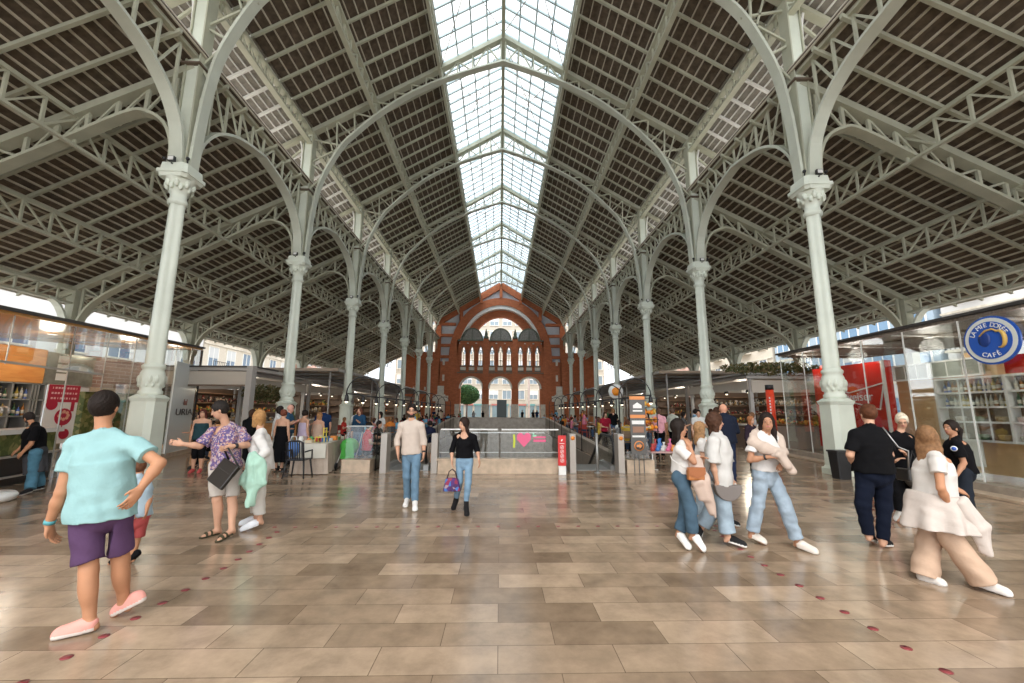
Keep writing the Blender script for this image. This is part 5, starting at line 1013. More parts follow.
        for q in cor:
            for ax in range(3):
                if q[ax]: continue
                p = list(q); p[ax] = 1; p = tuple(p); f0, f1 = fv[q], fv[p]; m = (f0 < 0) != (f1 < 0)
                t = np.where(m, f0/np.where(m, f0-f1, 1), 0); pos = np.tile(np.array(q, float), (N, 1)); pos[:, ax] += t
                acc += pos*m[:, None]; cnt += m
        P = (act+acc/cnt[:, None])*s.h+s.lo
        quads = []
        for ax in range(3):
            a = I.take(range(s.n[ax]-1), ax); b = I.take(range(1, s.n[ax]), ax); e = np.argwhere(a != b)
            o1, o2 = [(1, 2), (2, 0), (0, 1)][ax]; e = e[(e[:, o1] > 0) & (e[:, o2] > 0)]
            e = e[(e[:, o1] < s.n[o1]-1) & (e[:, o2] < s.n[o2]-1)]
            ins = I[e[:, 0], e[:, 1], e[:, 2]]
            def g(d1, d2):
                q = e.copy(); q[:, o1] -= d1; q[:, o2] -= d2; return idm[q[:, 0], q[:, 1], q[:, 2]]
            Q = np.stack([g(1, 1), g(0, 1), g(0, 0), g(1, 0)], 1); Q[~ins] = Q[~ins][:, ::-1]; quads.append(Q)
        Q = np.concatenate(quads); Q = Q[(Q >= 0).all(1)]
        me = bpy.data.meshes.new(name); me.vertices.add(N); me.vertices.foreach_set('co', (P-np.array(origin)).astype(np.float32).ravel())
        me.loops.add(len(Q)*4); me.loops.foreach_set('vertex_index', Q.ravel().astype(np.int32)); me.polygons.add(len(Q))
        me.polygons.foreach_set('loop_start', np.arange(0, len(Q)*4, 4, dtype=np.int32)); me.polygons.foreach_set('use_smooth', np.ones(len(Q), bool))
        for m in mats: me.materials.append(m)
        if idx is not None: me.polygons.foreach_set('material_index', idx(P[Q].mean(1)).astype(np.int32))
        me.update(calc_edges=True); me.validate(); return link(name, me, parent)

def skinmat(c, n): return mat('skin_%s' % n, c, .55, noise=.08, nscale=8, spec=.3)
def clothmat(c, kind='cloth'):
    nm = '%s_%02x%02x%02x' % (kind, *[int(min(255, x*255)) for x in c])
    if kind == 'denim': return mat(nm, c, .9, noise=.22, nscale=7, bump=.5, bscale=14, spec=.1)
    if kind == 'hair': return mat(nm, c, .6, noise=.3, nscale=30, bump=.3, bscale=120, spec=.18)
    return mat(nm, c, .9, noise=.06, nscale=6, spec=.12, bump=.55, bscale=11)
lipmat = mat('lips', (.45, .16, .13), .4); eyemat = mat('eye_dark', (.04, .03, .025), .3); eyewhite = mat('eye_white', (.30, .22, .18), .4)

def build_person(sp):
    J = {k: V3(v) for k, v in sp['J'].items()}; s = sp.get('s', 1.); h = sp.get('vox', .012); B = sp.get('b', 1.)
    near = h < .014
    mh = (J['H0']+J['H1'])/2; ms = (J['S0']+J['S1'])/2; u = unit(ms-mh); th = R(sp['yaw']); f = V3((math.sin(th), -math.cos(th), 0)); f = unit(f-(f@u)*u); w = np.cross(f, u); fr = (w, f, u)
    hy = R(sp.get('hyaw', sp['yaw'])); hp = R(sp.get('hpitch', 0)); hf = V3((math.sin(hy)*math.cos(hp), -math.cos(hy)*math.cos(hp), math.sin(hp))); hw = V3((math.cos(hy), math.sin(hy), 0)); hu = np.cross(hw, hf); hu = hu if hu[2] > 0 else -hu; hr = (hw, hf, hu)
    Hc = J['Hd']; fem = sp.get('fem', 0)
    gz = min(J['T0'][2], J['T1'][2]); org = V3((mh[0], mh[1], sp.get('gz', 0)))
    root = empty('person', tuple(org), sp['label'], 'person', sp.get('group'))
    allp = np.array(list(J.values())); lo = allp.min(0)-.2*s; hi = allp.max(0)+.2*s; hi[2] = max(hi[2], Hc[2]+.2*s)
    def along(a, b, c, t): return a+(b-a)*t if t <= 1 else b+(c-b)*(t-1)
    # ---------------- body
    F = Field(lo, hi, h)
    wa = mh+(ms-mh)*.42; ch = mh+(ms-mh)*.76
    F.ell(mh+u*.03*s, fr, (.150*s*B, .105*s*B, .12*s)); F.ell(wa, fr, (.125*s*B, .094*s*B, .17*s), .05*s); F.ell(ch, fr, (.145*s*B, .104*s*B, .165*s), .05*s)
    if fem:
        for i in (-1, 1): F.ell(ch+w*i*.07*s+f*.075*s*B-u*.02*s, fr, (.055*s, .05*s, .055*s), .03*s)
    F.cap(J['S0']-u*.01*s, J['S1']-u*.01*s, .046*s, .046*s, .04*s)
    tr = ms+u*.075*s-f*.015*s
    for i in '01': F.cap(tr, J['S'+i]-u*.005*s, .046*s, .036*s, .03*s)
    nb = ms+u*.03*s; F.cap(nb-f*.01*s, Hc-hu*.05*s-hf*.012*s, .054*s, .050*s, .03*s); F.cap(ms-w*.1*s, ms+w*.1*s+u*0, .05*s, .05*s, .04*s)
    for i in '01':
        S, E, W, Fi = J['S'+i], J['E'+i], J['W'+i], J['F'+i]; q = .9 if fem else 1.0
        F.cap(S-u*.01*s, E, .047*s*q*B**.5, .039*s*q*B**.5, .025*s); F.cap(E, E+(W-E)*.35, .038*s*q, .041*s*q, .02*s); F.cap(E+(W-E)*.3, W, .041*s*q, .026*s*q, .02*s)
        # hand
        hd = unit(Fi-W); L = max(.14*s, min(.19*s, np.linalg.norm(Fi-W))); td = V3(sp.get('thumb'+i, f)); td = unit(td-(td@hd)*hd+1e-6); n = np.cross(hd, td); mid = mh-W; n = n if n@mid > 0 else -n; cu = sp.get('curl', .5)
        F.ell(W+hd*.05*s, (hd, td, n), (.058*s, .042*s, .02*s), .02*s)
        if near:
            for j, ln in enumerate((.068, .08, .085, .076)):
                b0 = W+hd*.09*s+td*(-.030+.0195*j)*s; d1 = unit(hd+n*cu*.6+td*(j-1.5)*.05); d2 = unit(hd+n*cu*2.)
                p1 = b0+d1*ln*.5*s; F.cap(W+hd*.06*s+td*(-.026+.017*j)*s, b0, .0095*s, .0095*s, .006*s); F.cap(b0, p1, .0092*s, .0082*s, .004*s); F.cap(p1, p1+d2*ln*.5*s, .0082*s, .007*s, .004*s)
            b0 = W+hd*.025*s+td*.028*s; p1 = b0+unit(hd*.7+td*.7)*.035*s; F.cap(b0, p1, .012*s, .010*s, .01*s); F.cap(p1, p1+unit(hd+td*.25+n*cu*.5)*.032*s, .0095*s, .008*s, .004*s)
        else:
            F.ell(W+hd*.125*s+n*.01*s, (hd, td, n), (.05*s, .034*s, .016*s), .02*s); F.cap(W+hd*.03*s+td*.03*s, W+hd*.075*s+td*.055*s, .011*s, .009*s, .01*s)
        H, K, A, T = J['H'+i], J['K'+i], J['A'+i], J['T'+i]; ld = unit(A-K); cb = -(f-(f@ld)*ld)
        o_ = '1' if i == '0' else '0'; nn = unit((J['K'+o_]-K)*V3((1, 1, 0))+(J['H'+o_]-H)*V3((.6, .6, 0))); F.cap(H-u*.02*s, K, .078*s*B, .052*s*B**.6, .012*s, cut=[((K+J['K'+o_])/2-nn*.014*s, nn)]); F.cap(K, A, .052*s*B**.5, .036*s, .02*s); F.ell(K+(A-K)*.3+cb*.02*s, (unit(np.cross(ld, f)), unit(cb), ld), (.050*s*B**.5, .048*s*B**.5, .13*s), .03*s)
        F.ell(H-f*.03*s, fr, (.07*s*B, .07*s*B, .09*s), .04*s)
        td2 = unit(T-A); F.cap(A-u*0, A+(T-A)*.8, .036*s, .026*s, .02*s); F.cap(A, A-unit(V3((td2[0], td2[1], 0)))*.03*s-V3((0, 0, .03*s)), .034*s, .028*s, .02*s)
    # head
    F.ell(Hc+hu*.02*s-hf*.008*s, hr, (.075*s, .093*s, .098*s), .02*s); F.ell(Hc+hf*.028*s-hu*.052*s, hr, (.054*s, .056*s, .058*s), .03*s)
    F.ell(Hc+hf*.050*s-hu*.088*s, hr, (.026*s, .024*s, .020*s), .02*s)
    if near or h < .017:
        F.cap(Hc+hf*.083*s+hu*.006*s, Hc+hf*.103*s-hu*.028*s, .009*s, .013*s, .012*s); F.cap(Hc+hf*.078*s+hu*.022*s-hw*.035*s, Hc+hf*.078*s+hu*.022*s+hw*.035*s, .010*s, .010*s, .01*s)
        for i in (-1, 1):
            F.ell(Hc+hw*i*.078*s-hf*.002*s-hu*.012*s, hr, (.010*s, .018*s, .031*s), .006*s); F.ell(Hc+hw*i*.031*s+hf*.086*s+hu*.004*s, hr, (.013*s, .010*s, .009*s), 0, sub=True); F.ell(Hc+hw*i*.031*s+hf*.076*s+hu*.004*s, hr, (.012*s, .012*s, .010*s), 0)
        F.cap(Hc+hf*.088*s-hu*.056*s-hw*.015*s, Hc+hf*.088*s-hu*.056*s+hw*.015*s, .0075*s, .0075*s, .006*s)
    sk = sp.get('skin', (.62, .36, .24)); hc = sp['hair'][1]
    def idx(P):
        d = P-Hc; a = np.abs(d@hw)/s; b = (d@hf)/s; c = (d@hu)/s; r = np.zeros(len(P))
        fm = b > .045
        r[fm & (a < .026) & (np.abs(c+.057) < .009)] = 1; r[fm & (np.abs(a-.031) < .014) & (np.abs(c-.003) < .0055)] = 3; r[fm & (np.abs(a-.031) < .0070) & (np.abs(c-.003) < .0050)] = 2
        r[fm & (np.abs(a-.033) < .022) & (np.abs(c-.027-.1*(.033-a)) < .0035)] = 4
        if sp.get('beard'): r[(b > -.01) & (c < -.050) & (c > -.12) & (a < .08) & ~((a < .024) & (np.abs(c+.057) < .009))] = 4
        return r
    BF = F.F.copy()
    def cover(G, G0): G.F = np.where((G0 < BF) & (BF < .05), np.minimum(G.F, BF-.004*s), G.F)
    F.mesh('body', [skinmat(sk, '%.2f' % sk[0]), lipmat, eyemat, eyewhite, clothmat([x*.8+.02 for x in hc], 'hair')], org, idx, root)
    # ---------------- hair
    st = sp['hair'][0]; hmat = clothmat(hc, 'hair'); hh = min(h, .012) if near else h
    hl = sp.get('hlen', .3)*s
    if st != 'bald':
        m = .17*s; G = Field(np.minimum(Hc-m, Hc-m-V3((0, 0, hl if st in ('long', 'pony', 'bob') else 0))), Hc+m, hh)
        vol = sp.get('hvol', .012)*s
        G.ell(Hc+hu*.024*s-hf*.014*s, hr, (.076*s+vol, .092*s+vol, .100*s+vol), 0)
        if st == 'short': G.plane(Hc-hu*(.062*s)+hf*0, -unit(hu+hf*-.35))
        if st in ('bun', 'pony'): G.plane(Hc-hu*(.05*s), -unit(hu+hf*-.3))
        G.ell(Hc+hf*.104*s-hu*.026*s, hr, (.068*s, .070*s, .096*s), 0, sub=True)
        if st == 'short': G.ell(Hc+hf*.035*s-hu*.055*s, hr, (.2*s, .045*s, .06*s), 0, sub=True)
        if st == 'bun': G.ell(Hc+hu*.085*s-hf*.07*s, hr, (.045*s, .045*s, .042*s), .015*s)
        dn = V3((0, 0, -1.)); back = V3((-hf[0], -hf[1], 0))
        if st == 'bob':
            for a in (-1, 0, 1): G.cap(Hc+hw*a*.055*s+back*(.045 if a == 0 else .01)*s+hu*.02*s, Hc+hw*a*.062*s+back*(.05 if a == 0 else .012)*s+dn*hl*.55, .048*s, .036*s, .02*s)
        if st == 'long':
            for a in (-1, -.6, -.2, .2, .6, 1): lj = 1-.12*((a*7) % 1.3); p1_ = Hc+hw*a*.078*s+back*(.065-.035*abs(a))*s+dn*.12*s; G.cap(Hc+hw*a*.06*s+back*(.055-.045*abs(a))*s+hu*.01*s, p1_, .036*s, .030*s, .02*s); G.cap(p1_, Hc+hw*a*.088*s+back*(.095-.05*abs(a))*s+dn*hl*lj, .030*s, .016*s, .02*s)
        if st == 'pony': G.cap(Hc+back*.10*s+hu*.03*s, Hc+back*.15*s-hu*.03*s, .03*s, .036*s, .01*s); G.cap(Hc+back*.15*s-hu*.03*s, Hc+back*.13*s+dn*hl, .036*s, .014*s, .01*s)
        X, Y, Z = G.xyz((slice(None),)*3); an = np.arctan2((X-Hc[0])*hf[0]+(Y-Hc[1])*hf[1], (X-Hc[0])*hw[0]+(Y-Hc[1])*hw[1])
        cur = sp.get('curly', 0); G.F = G.F+((.0028*s*np.sin(an*23+8*np.sin(Z*26)))+(cur*.008*s*np.sin(X*95+Y*30)*np.sin(Z*88+an*3)*np.sin(Y*101) if cur else 0)).astype(np.float32)
        G.mesh('hair', [hmat], org, None, root)
    # ---------------- top
    def sleeve(G, i, t, r0, r1, k=.03):
        S, E, W = J['S'+i], J['E'+i], J['W'+i]
        if t <= 1: e = S+(E-S)*t; G.cap(S-u*.012*s, S+(E-S)*min(1, t*1.2), r0, r1, k, cut=(e, unit(E-S)))
        else: G.cap(S-u*.012*s, E, r0, (r0+r1)/2, k); e = E+(W-E)*(t-1); G.cap(E, E+(W-E)*min(1, (t-1)*1.15), (r0+r1)/2, r1, .015*s, cut=(e, unit(W-E)))
    for tp in sp.get('tops', []):
        G = Field(lo, hi, h); lo_ = tp.get('loose', .012)*s; hem = tp.get('hem', 0.0)*s; sl = tp.get('sleeve', .5)
        G.ell(ch, fr, (.150*s*B+lo_, .108*s*B+lo_, .17*s+lo_)); G.ell(wa, fr, (.130*s*B+lo_*1.3, .098*s*B+lo_*1.3, .17*s), .05*s); G.ell(mh+u*.03*s, fr, (.160*s*B+lo_, .115*s*B+lo_, .13*s+lo_), .05*s)
        hp_ = mh+u*hem; fw = tp.get('flare', 0.)*s
        G.cone(ch-u*.02*s, hp_, fr, (.145*s*B+lo_, .105*s*B+lo_), (.162*s*B+lo_+fw, .122*s*B+lo_+fw), .04*s, fl=tp.get('fl', .004)*s, nf=11)
        if fem and not tp.get('noch'):
            for i in (-1, 1): G.ell(ch+w*i*.07*s+f*.078*s*B-u*.02*s, fr, (.055*s+lo_*.6, .05*s+lo_*.6, .055*s+lo_*.6), .035*s)
        if sl >= 0:
            G.cap(J['S0']-u*.012*s, J['S1']-u*.012*s, .053*s+lo_*.45, .053*s+lo_*.45, .04*s)
            for i in '01': G.cap(tr, J['S'+i]-u*.005*s, .053*s+lo_*.4, .046*s+lo_*.45, .03*s)
            if sl > 0:
                for i in '01': sleeve(G, i, sl, .049*s+lo_*.6, .045*s+lo_*(1.2 if sl <= 1 else .5), .02*s)
        else: G.plane(ms-u*(tp.get('top', .06)*s), u)
        G.plane(hp_, -u); nk = tp.get('neck', .053)*s
        G.cap(ms+u*.035*s+f*tp.get('scoop', .0)*s, Hc, nk, nk*1.15, 0, sub=True)
        if tp.get('vneck'): G.cap(ms+u*.05*s+f*.06*s, ms+f*.14*s-u*tp['vneck']*s, .05*s, .02*s, 0, sub=True)
        if tp.get('open'): G.cap(ms+u*.05*s+f*.12*s, hp_+f*.16*s-u*.1*s, tp['open']*s, tp['open']*s, 0, sub=True)
        G0 = G.F.copy(); G.folds(tp.get('fold', .004)*s, int(abs(mh[0]*977+mh[1]*131)) % 9999); cover(G, G0)
        G.mesh(tp.get('name', 'shirt'), [tp['m']], org, None, root)
    # ---------------- legs
    for bt in sp.get('bottoms', []):
        G = Field(lo, hi, h); kd = bt.get('kind', 'pants'); lo_ = bt.get('loose', .012)*s; L = bt.get('len', 1.9)
        wz = mh+u*(bt.get('waist', .13)*s)
        if kd == 'pants':
            lp = min(lo_, .010*s); G.ell(mh+u*.03*s, fr, (.166*s*B+lp, .116*s*B+lp, .13*s)); G.ell(mh-u*.04*s, fr, (.13*s*B+lp, .105*s*B+lp, .135*s), .03*s); rk = bt.get('rk', .06)*s; rh = bt.get('rh', .055)*s
            for i in '01':
                H, K, A = J['H'+i], J['K'+i], J['A'+i]; G.ell(H-f*.035*s, fr, (.08*s*B+lp*.6, .078*s*B+lp, .10*s), .03*s)
                o_ = '1' if i == '0' else '0'; mk = (K+J['K'+o_])/2; nn = unit((J['K'+o_]-K)*V3((1, 1, 0))+(J['H'+o_]-H)*V3((.6, .6, 0))); mid_ = (mk-nn*.005*s, nn)
                if L <= 1: e = H+(K-H)*L; r1 = rh; G.cap(H, H+(K-H)*min(1, L*1.15), .080*s*B+lo_*.8, r1, .006*s, cut=[(e, unit(K-H)), mid_])
                else:
                    G.cap(H, K, .080*s*B+lo_*.8, rk, .006*s, cut=[mid_]); e = K+(A-K)*(L-1); G.cap(K, K+(A-K)*(L-.96), rk, rh, .02*s, cut=(e, unit(A-K)))
            G.plane(wz, u); G0 = G.F.copy(); G.folds(bt.get('fold', .004)*s, int(abs(mh[0]*577+mh[1]*331)) % 9999, 34., 1.4); cover(G, G0)
        else:
            kn = (J['K0']+J['K1'])/2; an = (J['A0']+J['A1'])/2; e = along(mh, kn, an, L); r1 = bt.get('r1', .24)*s
            G.cone(wz, e, fr, (.150*s*B+lo_, .125*s*B+lo_), (max(r1, .1), r1*bt.get('asp', .8)), .02*s, fl=bt.get('fl', .02)*s, nf=bt.get('nf', 9)); G.ell(mh+u*.01*s, fr, (.165*s*B+lo_, .125*s*B+lo_, .13*s), .04*s); G.plane(wz, u); G.folds(.003*s, 5)
        G.mesh(bt.get('name', 'trousers'), [bt['m']], org, None, root)
    # ---------------- shoes
    sh = sp.get('shoes')
    if sh:
        kind, c1, c2 = sh; m1 = c1 if not isinstance(c1, tuple) else clothmat(c1, 'shoe'); m2 = c2 if not isinstance(c2, tuple) else clothmat(c2, 'sole')
        for i in '01':
            A, T = J['A'+i], J['T'+i]; K = J['K'+i]
            t = unit(T-(A-V3((0, 0, .055*s)))); up = V3((0, 0, 1.)) - t*t[2]; up = unit(up); sd = np.cross(t, up); hs = min(h, .010) if near else h
            G = Field(np.minimum(A, T)-.13*s, np.maximum(A, T)+.13*s, hs); L = .25*s; toe = T; heel = T-t*L; q = (sd, t, up)
            if kind == 'sandal':
                G.cap(heel+t*.04*s+up*.0*s, toe-t*.04*s, .040*s, .044*s, 0); G.plane(T+up*.018*s, up); G.plane(T-up*.0*s, -up)
                G.mesh('sandal', [m1], org, None, root)
                G = Field(np.minimum(A, T)-.13*s, np.maximum(A, T)+.13*s, hs)
                for a in (.45, .68):
                    c = heel+t*L*a+up*.03*s; G.ell(c, q, (.048*s, .016*s, .045*s*(1.25-a*.5)), 0)
                G.plane(T+up*.004*s, -up); G.mesh('strap', [m1], org, None, root)
            else:
                G.cap(heel+t*.042*s+up*.022*s, heel+t*.1*s+up*.022*s, .038*s, .039*s, .01*s); G.cap(heel+t*.1*s+up*.022*s, toe-t*.050*s+up*.022*s, .039*s, .049*s, .01*s)
                G.ell(heel+t*.05*s+up*.055*s, q, (.040*s, .048*s, .045*s), .02*s); G.cap(heel+t*.075*s+up*.062*s, toe-t*.065*s+up*.042*s, .040*s, .034*s, .02*s); G.cap(heel+t*.055*s+up*.06*s, A+(K-A)*.03, .042*s, .043*s, .02*s, cut=(A+(K-A)*.02, unit(K-A)))
                if kind == 'boot': G.cap(heel+t*.045*s+up*.05*s, A+(K-A)*.18, .042*s, .045*s, .02*s)
                G.plane(T, -up)
                def ix(P, T=T, up=up): return (((P-T)@up) < .026*s).astype(int)
                o = G.mesh('boot' if kind == 'boot' else 'shoe', [m1, m2], org, ix, root)
                if near and kind == 'laced' and o is not None:
                    b = MB()
                    for a in range(4): c = heel+t*(.10+.028*a)*s+up*(.088-.012*a)*s-org; b.tube([c-sd*.022*s-up*.006*s, c+up*.004*s, c+sd*.022*s-up*.006*s], .004*s, n=5)
                    b.build('laces', m2 if isinstance(c2, tuple) else white, o)
    if sp.get('glasses'):
        b = MB()
        for i in (-1, 1):
            c = Hc+hw*i*.032*s+hf*.098*s+hu*.003*s-org; b.tube([c+hw*.024*s*math.cos(a*.7854)+hu*.018*s*math.sin(a*.7854) for a in range(9)], .0018*s, n=5, cap=False); e = Hc+hw*i*.08*s-hu*0-org; b.tube([c+hw*i*.024*s, e], .003*s, n=5)
        b.build('glasses', black, root)
    return root

def auto_joints(x, y, h, yaw, pose='stand', seed=0, gz=0.):
    rg = random.Random(seed); s = h/1.75; th = R(yaw); f = V3((math.sin(th), -math.cos(th), 0)); w = V3((math.cos(th), math.sin(th), 0)); o = V3((x, y, gz)); U = V3((0, 0, 1.))
    J = {}; hz = .93*s; dz = 0.; P = o
    if pose == 'sit': dz = -.43*s; hz = .50*s
    J['Hd'] = P+U*(1.63*s+dz)+f*.03*s
    st = rg.uniform(.05, .25) if pose == 'walk' else 0
    for i, k in (('0', -1), ('1', 1)):
        J['S'+i] = P+w*k*.175*s+U*(1.42*s+dz)
        am = rg.choice([0, 0, 1, 2]) if pose != 'sit' else rg.choice([1, 2])
        if am == 0: J['E'+i] = P+w*k*.22*s+U*(1.13*s+dz)-f*.02*s; J['W'+i] = P+w*k*.22*s+U*(.88*s+dz)+f*.06*s; J['F'+i] = P+w*k*.21*s+U*(.72*s+dz)+f*.09*s
        elif am == 1: J['E'+i] = P+w*k*.22*s+U*(1.14*s+dz)+f*.04*s; J['W'+i] = P+w*k*.12*s+U*(1.10*s+dz)+f*.28*s; J['F'+i] = P+w*k*.06*s+U*(1.12*s+dz)+f*.42*s
        else: J['E'+i] = P+w*k*.23*s+U*(1.16*s+dz)+f*.08*s; J['W'+i] = P+w*k*.13*s+U*(1.25*s+dz)+f*.27*s; J['F'+i] = P+w*k*.1*s+U*(1.33*s+dz)+f*.38*s
        J['H'+i] = P+w*k*.09*s+U*hz
        if pose == 'sit': J['K'+i] = P+w*k*.11*s+U*.50*s+f*.42*s; J['A'+i] = P+w*k*.11*s+U*.085*s+f*.40*s; J['T'+i] = P+w*k*.12*s+f*.60*s
        else:
            c = k*st; J['K'+i] = P+w*k*.09*s+U*.50*s+f*(c*.6+.03)*s; J['A'+i] = P+w*k*.09*s+U*.085*s+f*c*s; J['T'+i] = P+w*k*.11*s+f*(c+.19)*s
    return J, s
# ================================================================ people
C_ = clothmat
denim = C_((.058, .10, .142), 'denim'); denim_l = C_((.27, .34, .40), 'denim'); denim_m = C_((.12, .20, .28), 'denim'); blackc = C_((.0045, .0045, .0055)); navy = C_((.006, .009, .020)); whitec = C_((.60, .58, .56)); creamc = C_((.52, .44, .38))
printm = spotmat('purple_print', [(.10, .07, .19), (.40, .26, .26), (.14, .09, .24), (.45, .36, .35), (.08, .06, .17), (.30, .14, .16)], 55)
SKT = (.43, .21, .115); SKL = (.53, .30, .20); SKM = (.38, .19, .11)
DK = (.013, .008, .006); BR = (.045, .020, .011)
def near(key, label, s, yaw, vox=.010, **k):
    sp = dict(J=NEAR[key], label=label, s=s, yaw=yaw, vox=vox, skin=SKL); sp.update(k); return build_person(sp)
near('teal', 'man seen from behind in a pale aqua shirt, purple shorts and pink trainers', 1.03, -163, .009, hyaw=-168, skin=SKT, b=1.08, hair=('short', DK), thumb0=(.3, -1, 0), thumb1=(0, 0, 1),
     tops=[dict(m=C_((.27, .45, .46)), sleeve=.58, loose=.028, hem=-.05, flare=.012, neck=.062, fold=.005)], bottoms=[dict(m=C_((.085, .045, .10)), kind='pants', len=.84, loose=.022, rh=.088, waist=.12)], shoes=('laced', (.74, .34, .29), (.64, .58, .54)))
near('child', 'small child in a pale blue T-shirt and red shorts behind the man in aqua', .70, -150, .010, hyaw=-160, skin=SKT, b=1., hair=('short', (.12, .05, .025)), tops=[dict(m=C_((.35, .45, .52)), sleeve=.6, loose=.02)], bottoms=[dict(m=C_((.40, .08, .08)), len=.8, loose=.02, rh=.10)], shoes=('shoe', blackc, blackc))
near('patt', 'man in a purple patterned shirt and white shorts pointing to the left', 1.0, -42, hyaw=-62, hpitch=-22, skin=SKL, b=1.12, hair=('short', (.018, .014, .012)), thumb0=(0, 0, 1), curl=.25, thumb1=(0, -.3, 1),
     tops=[dict(m=printm, sleeve=.85, loose=.035, hem=-.04, flare=.01, fold=.006, vneck=.02)], bottoms=[dict(m=C_((.50, .46, .42)), len=.9, loose=.022, rh=.088)], shoes=('sandal', C_((.055, .05, .03)), blackc))
near('blond', 'blond woman in a white shirt holding a mint green jacket', .94, -95, hyaw=-120, hpitch=-5, b=.95, fem=1, hair=('bob', (.34, .18, .07)), hlen=.2, tops=[dict(m=whitec, sleeve=1.9, loose=.035, hem=-.05, fold=.006)], bottoms=[dict(m=C_((.56, .54, .50)), len=1.72, loose=.02, rk=.085, rh=.08)], shoes=('shoe', (.72, .75, .80), (.75, .78, .82)))
near('cream', 'bearded man in glasses with a cream sweater and blue jeans walking forward', 1.0, 8, hyaw=5, b=1.0, hair=('short', DK), beard=1, glasses=1, tops=[dict(m=creamc, sleeve=1.45, loose=.018, hem=-.02, fold=.004)], bottoms=[dict(m=denim_m, len=1.95, loose=.01, rk=.070, rh=.062)], shoes=('shoe', (.72, .70, .68), (.7, .7, .68)))
near('black', 'dark haired woman in a black top and blue jeans walking with a colourful bag', .91, -5, hyaw=-50, hpitch=-8, b=.95, fem=1, hair=('long', (.022, .011, .008)), hlen=.22, tops=[dict(m=blackc, sleeve=1.35, loose=.008, hem=.06, neck=.075, scoop=.05, fold=.002)], bottoms=[dict(m=C_((.17, .27, .37), 'denim'), len=1.82, loose=.004, rk=.062, rh=.048)], shoes=('boot', (.015, .014, .015), (.02, .02, .02)))
near('jeans', 'dark haired woman in a white T-shirt and blue jeans with her hand at her chin', .92, 88, hyaw=75, b=.93, fem=1, hair=('long', DK), hlen=.22, thumb0=(1, 0, 0), skin=SKM, tops=[dict(m=whitec, sleeve=.6, loose=.02, hem=.07, fold=.004)], bottoms=[dict(m=denim, len=1.88, loose=.015, rk=.085, rh=.075, waist=.15)], shoes=('shoe', (.72, .71, .69), (.74, .73, .70)))
near('hidden', 'long haired blond woman in a white T-shirt half hidden between two friends', .90, 92, .012, hyaw=110, fem=1, b=.95, hair=('long', (.30, .17, .08)), hlen=.26, tops=[dict(m=whitec, sleeve=.6, loose=.018, hem=.02)], bottoms=[dict(m=denim_l, len=1.9, loose=.01, rk=.08, rh=.075)], shoes=('laced', (.015, .015, .016), (.7, .7, .68)))
near('cardi', 'curly haired woman in a pale open cardigan and light jeans walking right', .94, 85, hyaw=80, b=1.0, fem=1, hair=('bob', (.055, .024, .013)), hlen=.38, curly=1, hvol=.022, skin=SKL, tops=[dict(m=C_((.28, .32, .26)), sleeve=-1, top=.07, loose=.010, hem=.1, name='top'), dict(m=C_((.50, .49, .47)), sleeve=.95, loose=.045, hem=-.10, flare=.02, open=.10, fold=.006, name='cardigan')], bottoms=[dict(m=denim_l, len=1.82, loose=.012, rk=.098, rh=.10, waist=.14)], shoes=('laced', (.015, .015, .016), (.7, .69, .66)))
near('smile', 'smiling long haired woman in white with a beige jumper over her shoulders and light jeans', .96, 20, hyaw=-24, b=.97, fem=1, hair=('long', (.016, .009, .007)), hlen=.44, skin=SKM, tops=[dict(m=whitec, sleeve=.62, loose=.022, hem=.05, fold=.004)], bottoms=[dict(m=C_((.29, .36, .43), 'denim'), len=1.88, loose=.014, rk=.088, rh=.08, waist=.14, fold=.006)], shoes=('laced', (.66, .60, .54), (.70, .66, .60)))
near('blackback', 'broad woman in black seen from behind with auburn hair pinned up', 1.0, 178, hyaw=172, b=1.28, fem=0, hair=('bun', (.09, .032, .014)), tops=[dict(m=blackc, sleeve=.8, loose=.03, hem=.02, fold=.004)], bottoms=[dict(m=navy, len=1.94, loose=.006, rk=.085, rh=.062)], shoes=('laced', (.015, .015, .016), (.70, .68, .66)))
near('glasses', 'white haired woman in glasses and a black jacket facing the camera', .93, -35, .011, hyaw=-38, hpitch=-18, b=1.05, fem=1, glasses=1, hair=('bun', (.62, .54, .42)), tops=[dict(m=blackc, sleeve=1.9, loose=.03, hem=-.05)], bottoms=[dict(m=blackc, len=1.85, loose=.01, rk=.075, rh=.07)], shoes=('shoe', (.7, .7, .68), (.7, .7, .68)))
near('staff', 'cafe staff woman in a black polo shirt with a dark ponytail facing left', .90, -92, hyaw=-88, b=1.08, fem=1, skin=SKM, hair=('pony', DK), hlen=.22, tops=[dict(m=blackc, sleeve=.7, loose=.02, hem=.0)], bottoms=[dict(m=C_((.014, .018, .026)), len=1.92, loose=.01, rk=.09, rh=.075)], shoes=('shoe', (.02, .02, .022), (.05, .05, .05)))
near('beige', 'long haired woman in wide beige trousers with a pale jacket tied at her waist', .94, 105, .009, hyaw=135, b=1.02, fem=1, skin=SKT, hair=('long', (.20, .105, .05)), hlen=.44, tops=[dict(m=C_((.58, .55, .52)), sleeve=.45, loose=.025, hem=.02, fold=.004)],
     bottoms=[dict(m=C_((.47, .33, .24)), len=1.98, loose=.015, rk=.102, rh=.122, fold=.006), dict(m=C_((.52, .46, .42)), kind='skirt', name='tied_jacket', waist=.12, len=.62, loose=.085, r1=.30, asp=1.0, fl=.03, nf=7)], shoes=('shoe', (.66, .62, .58), (.62, .6, .58)))
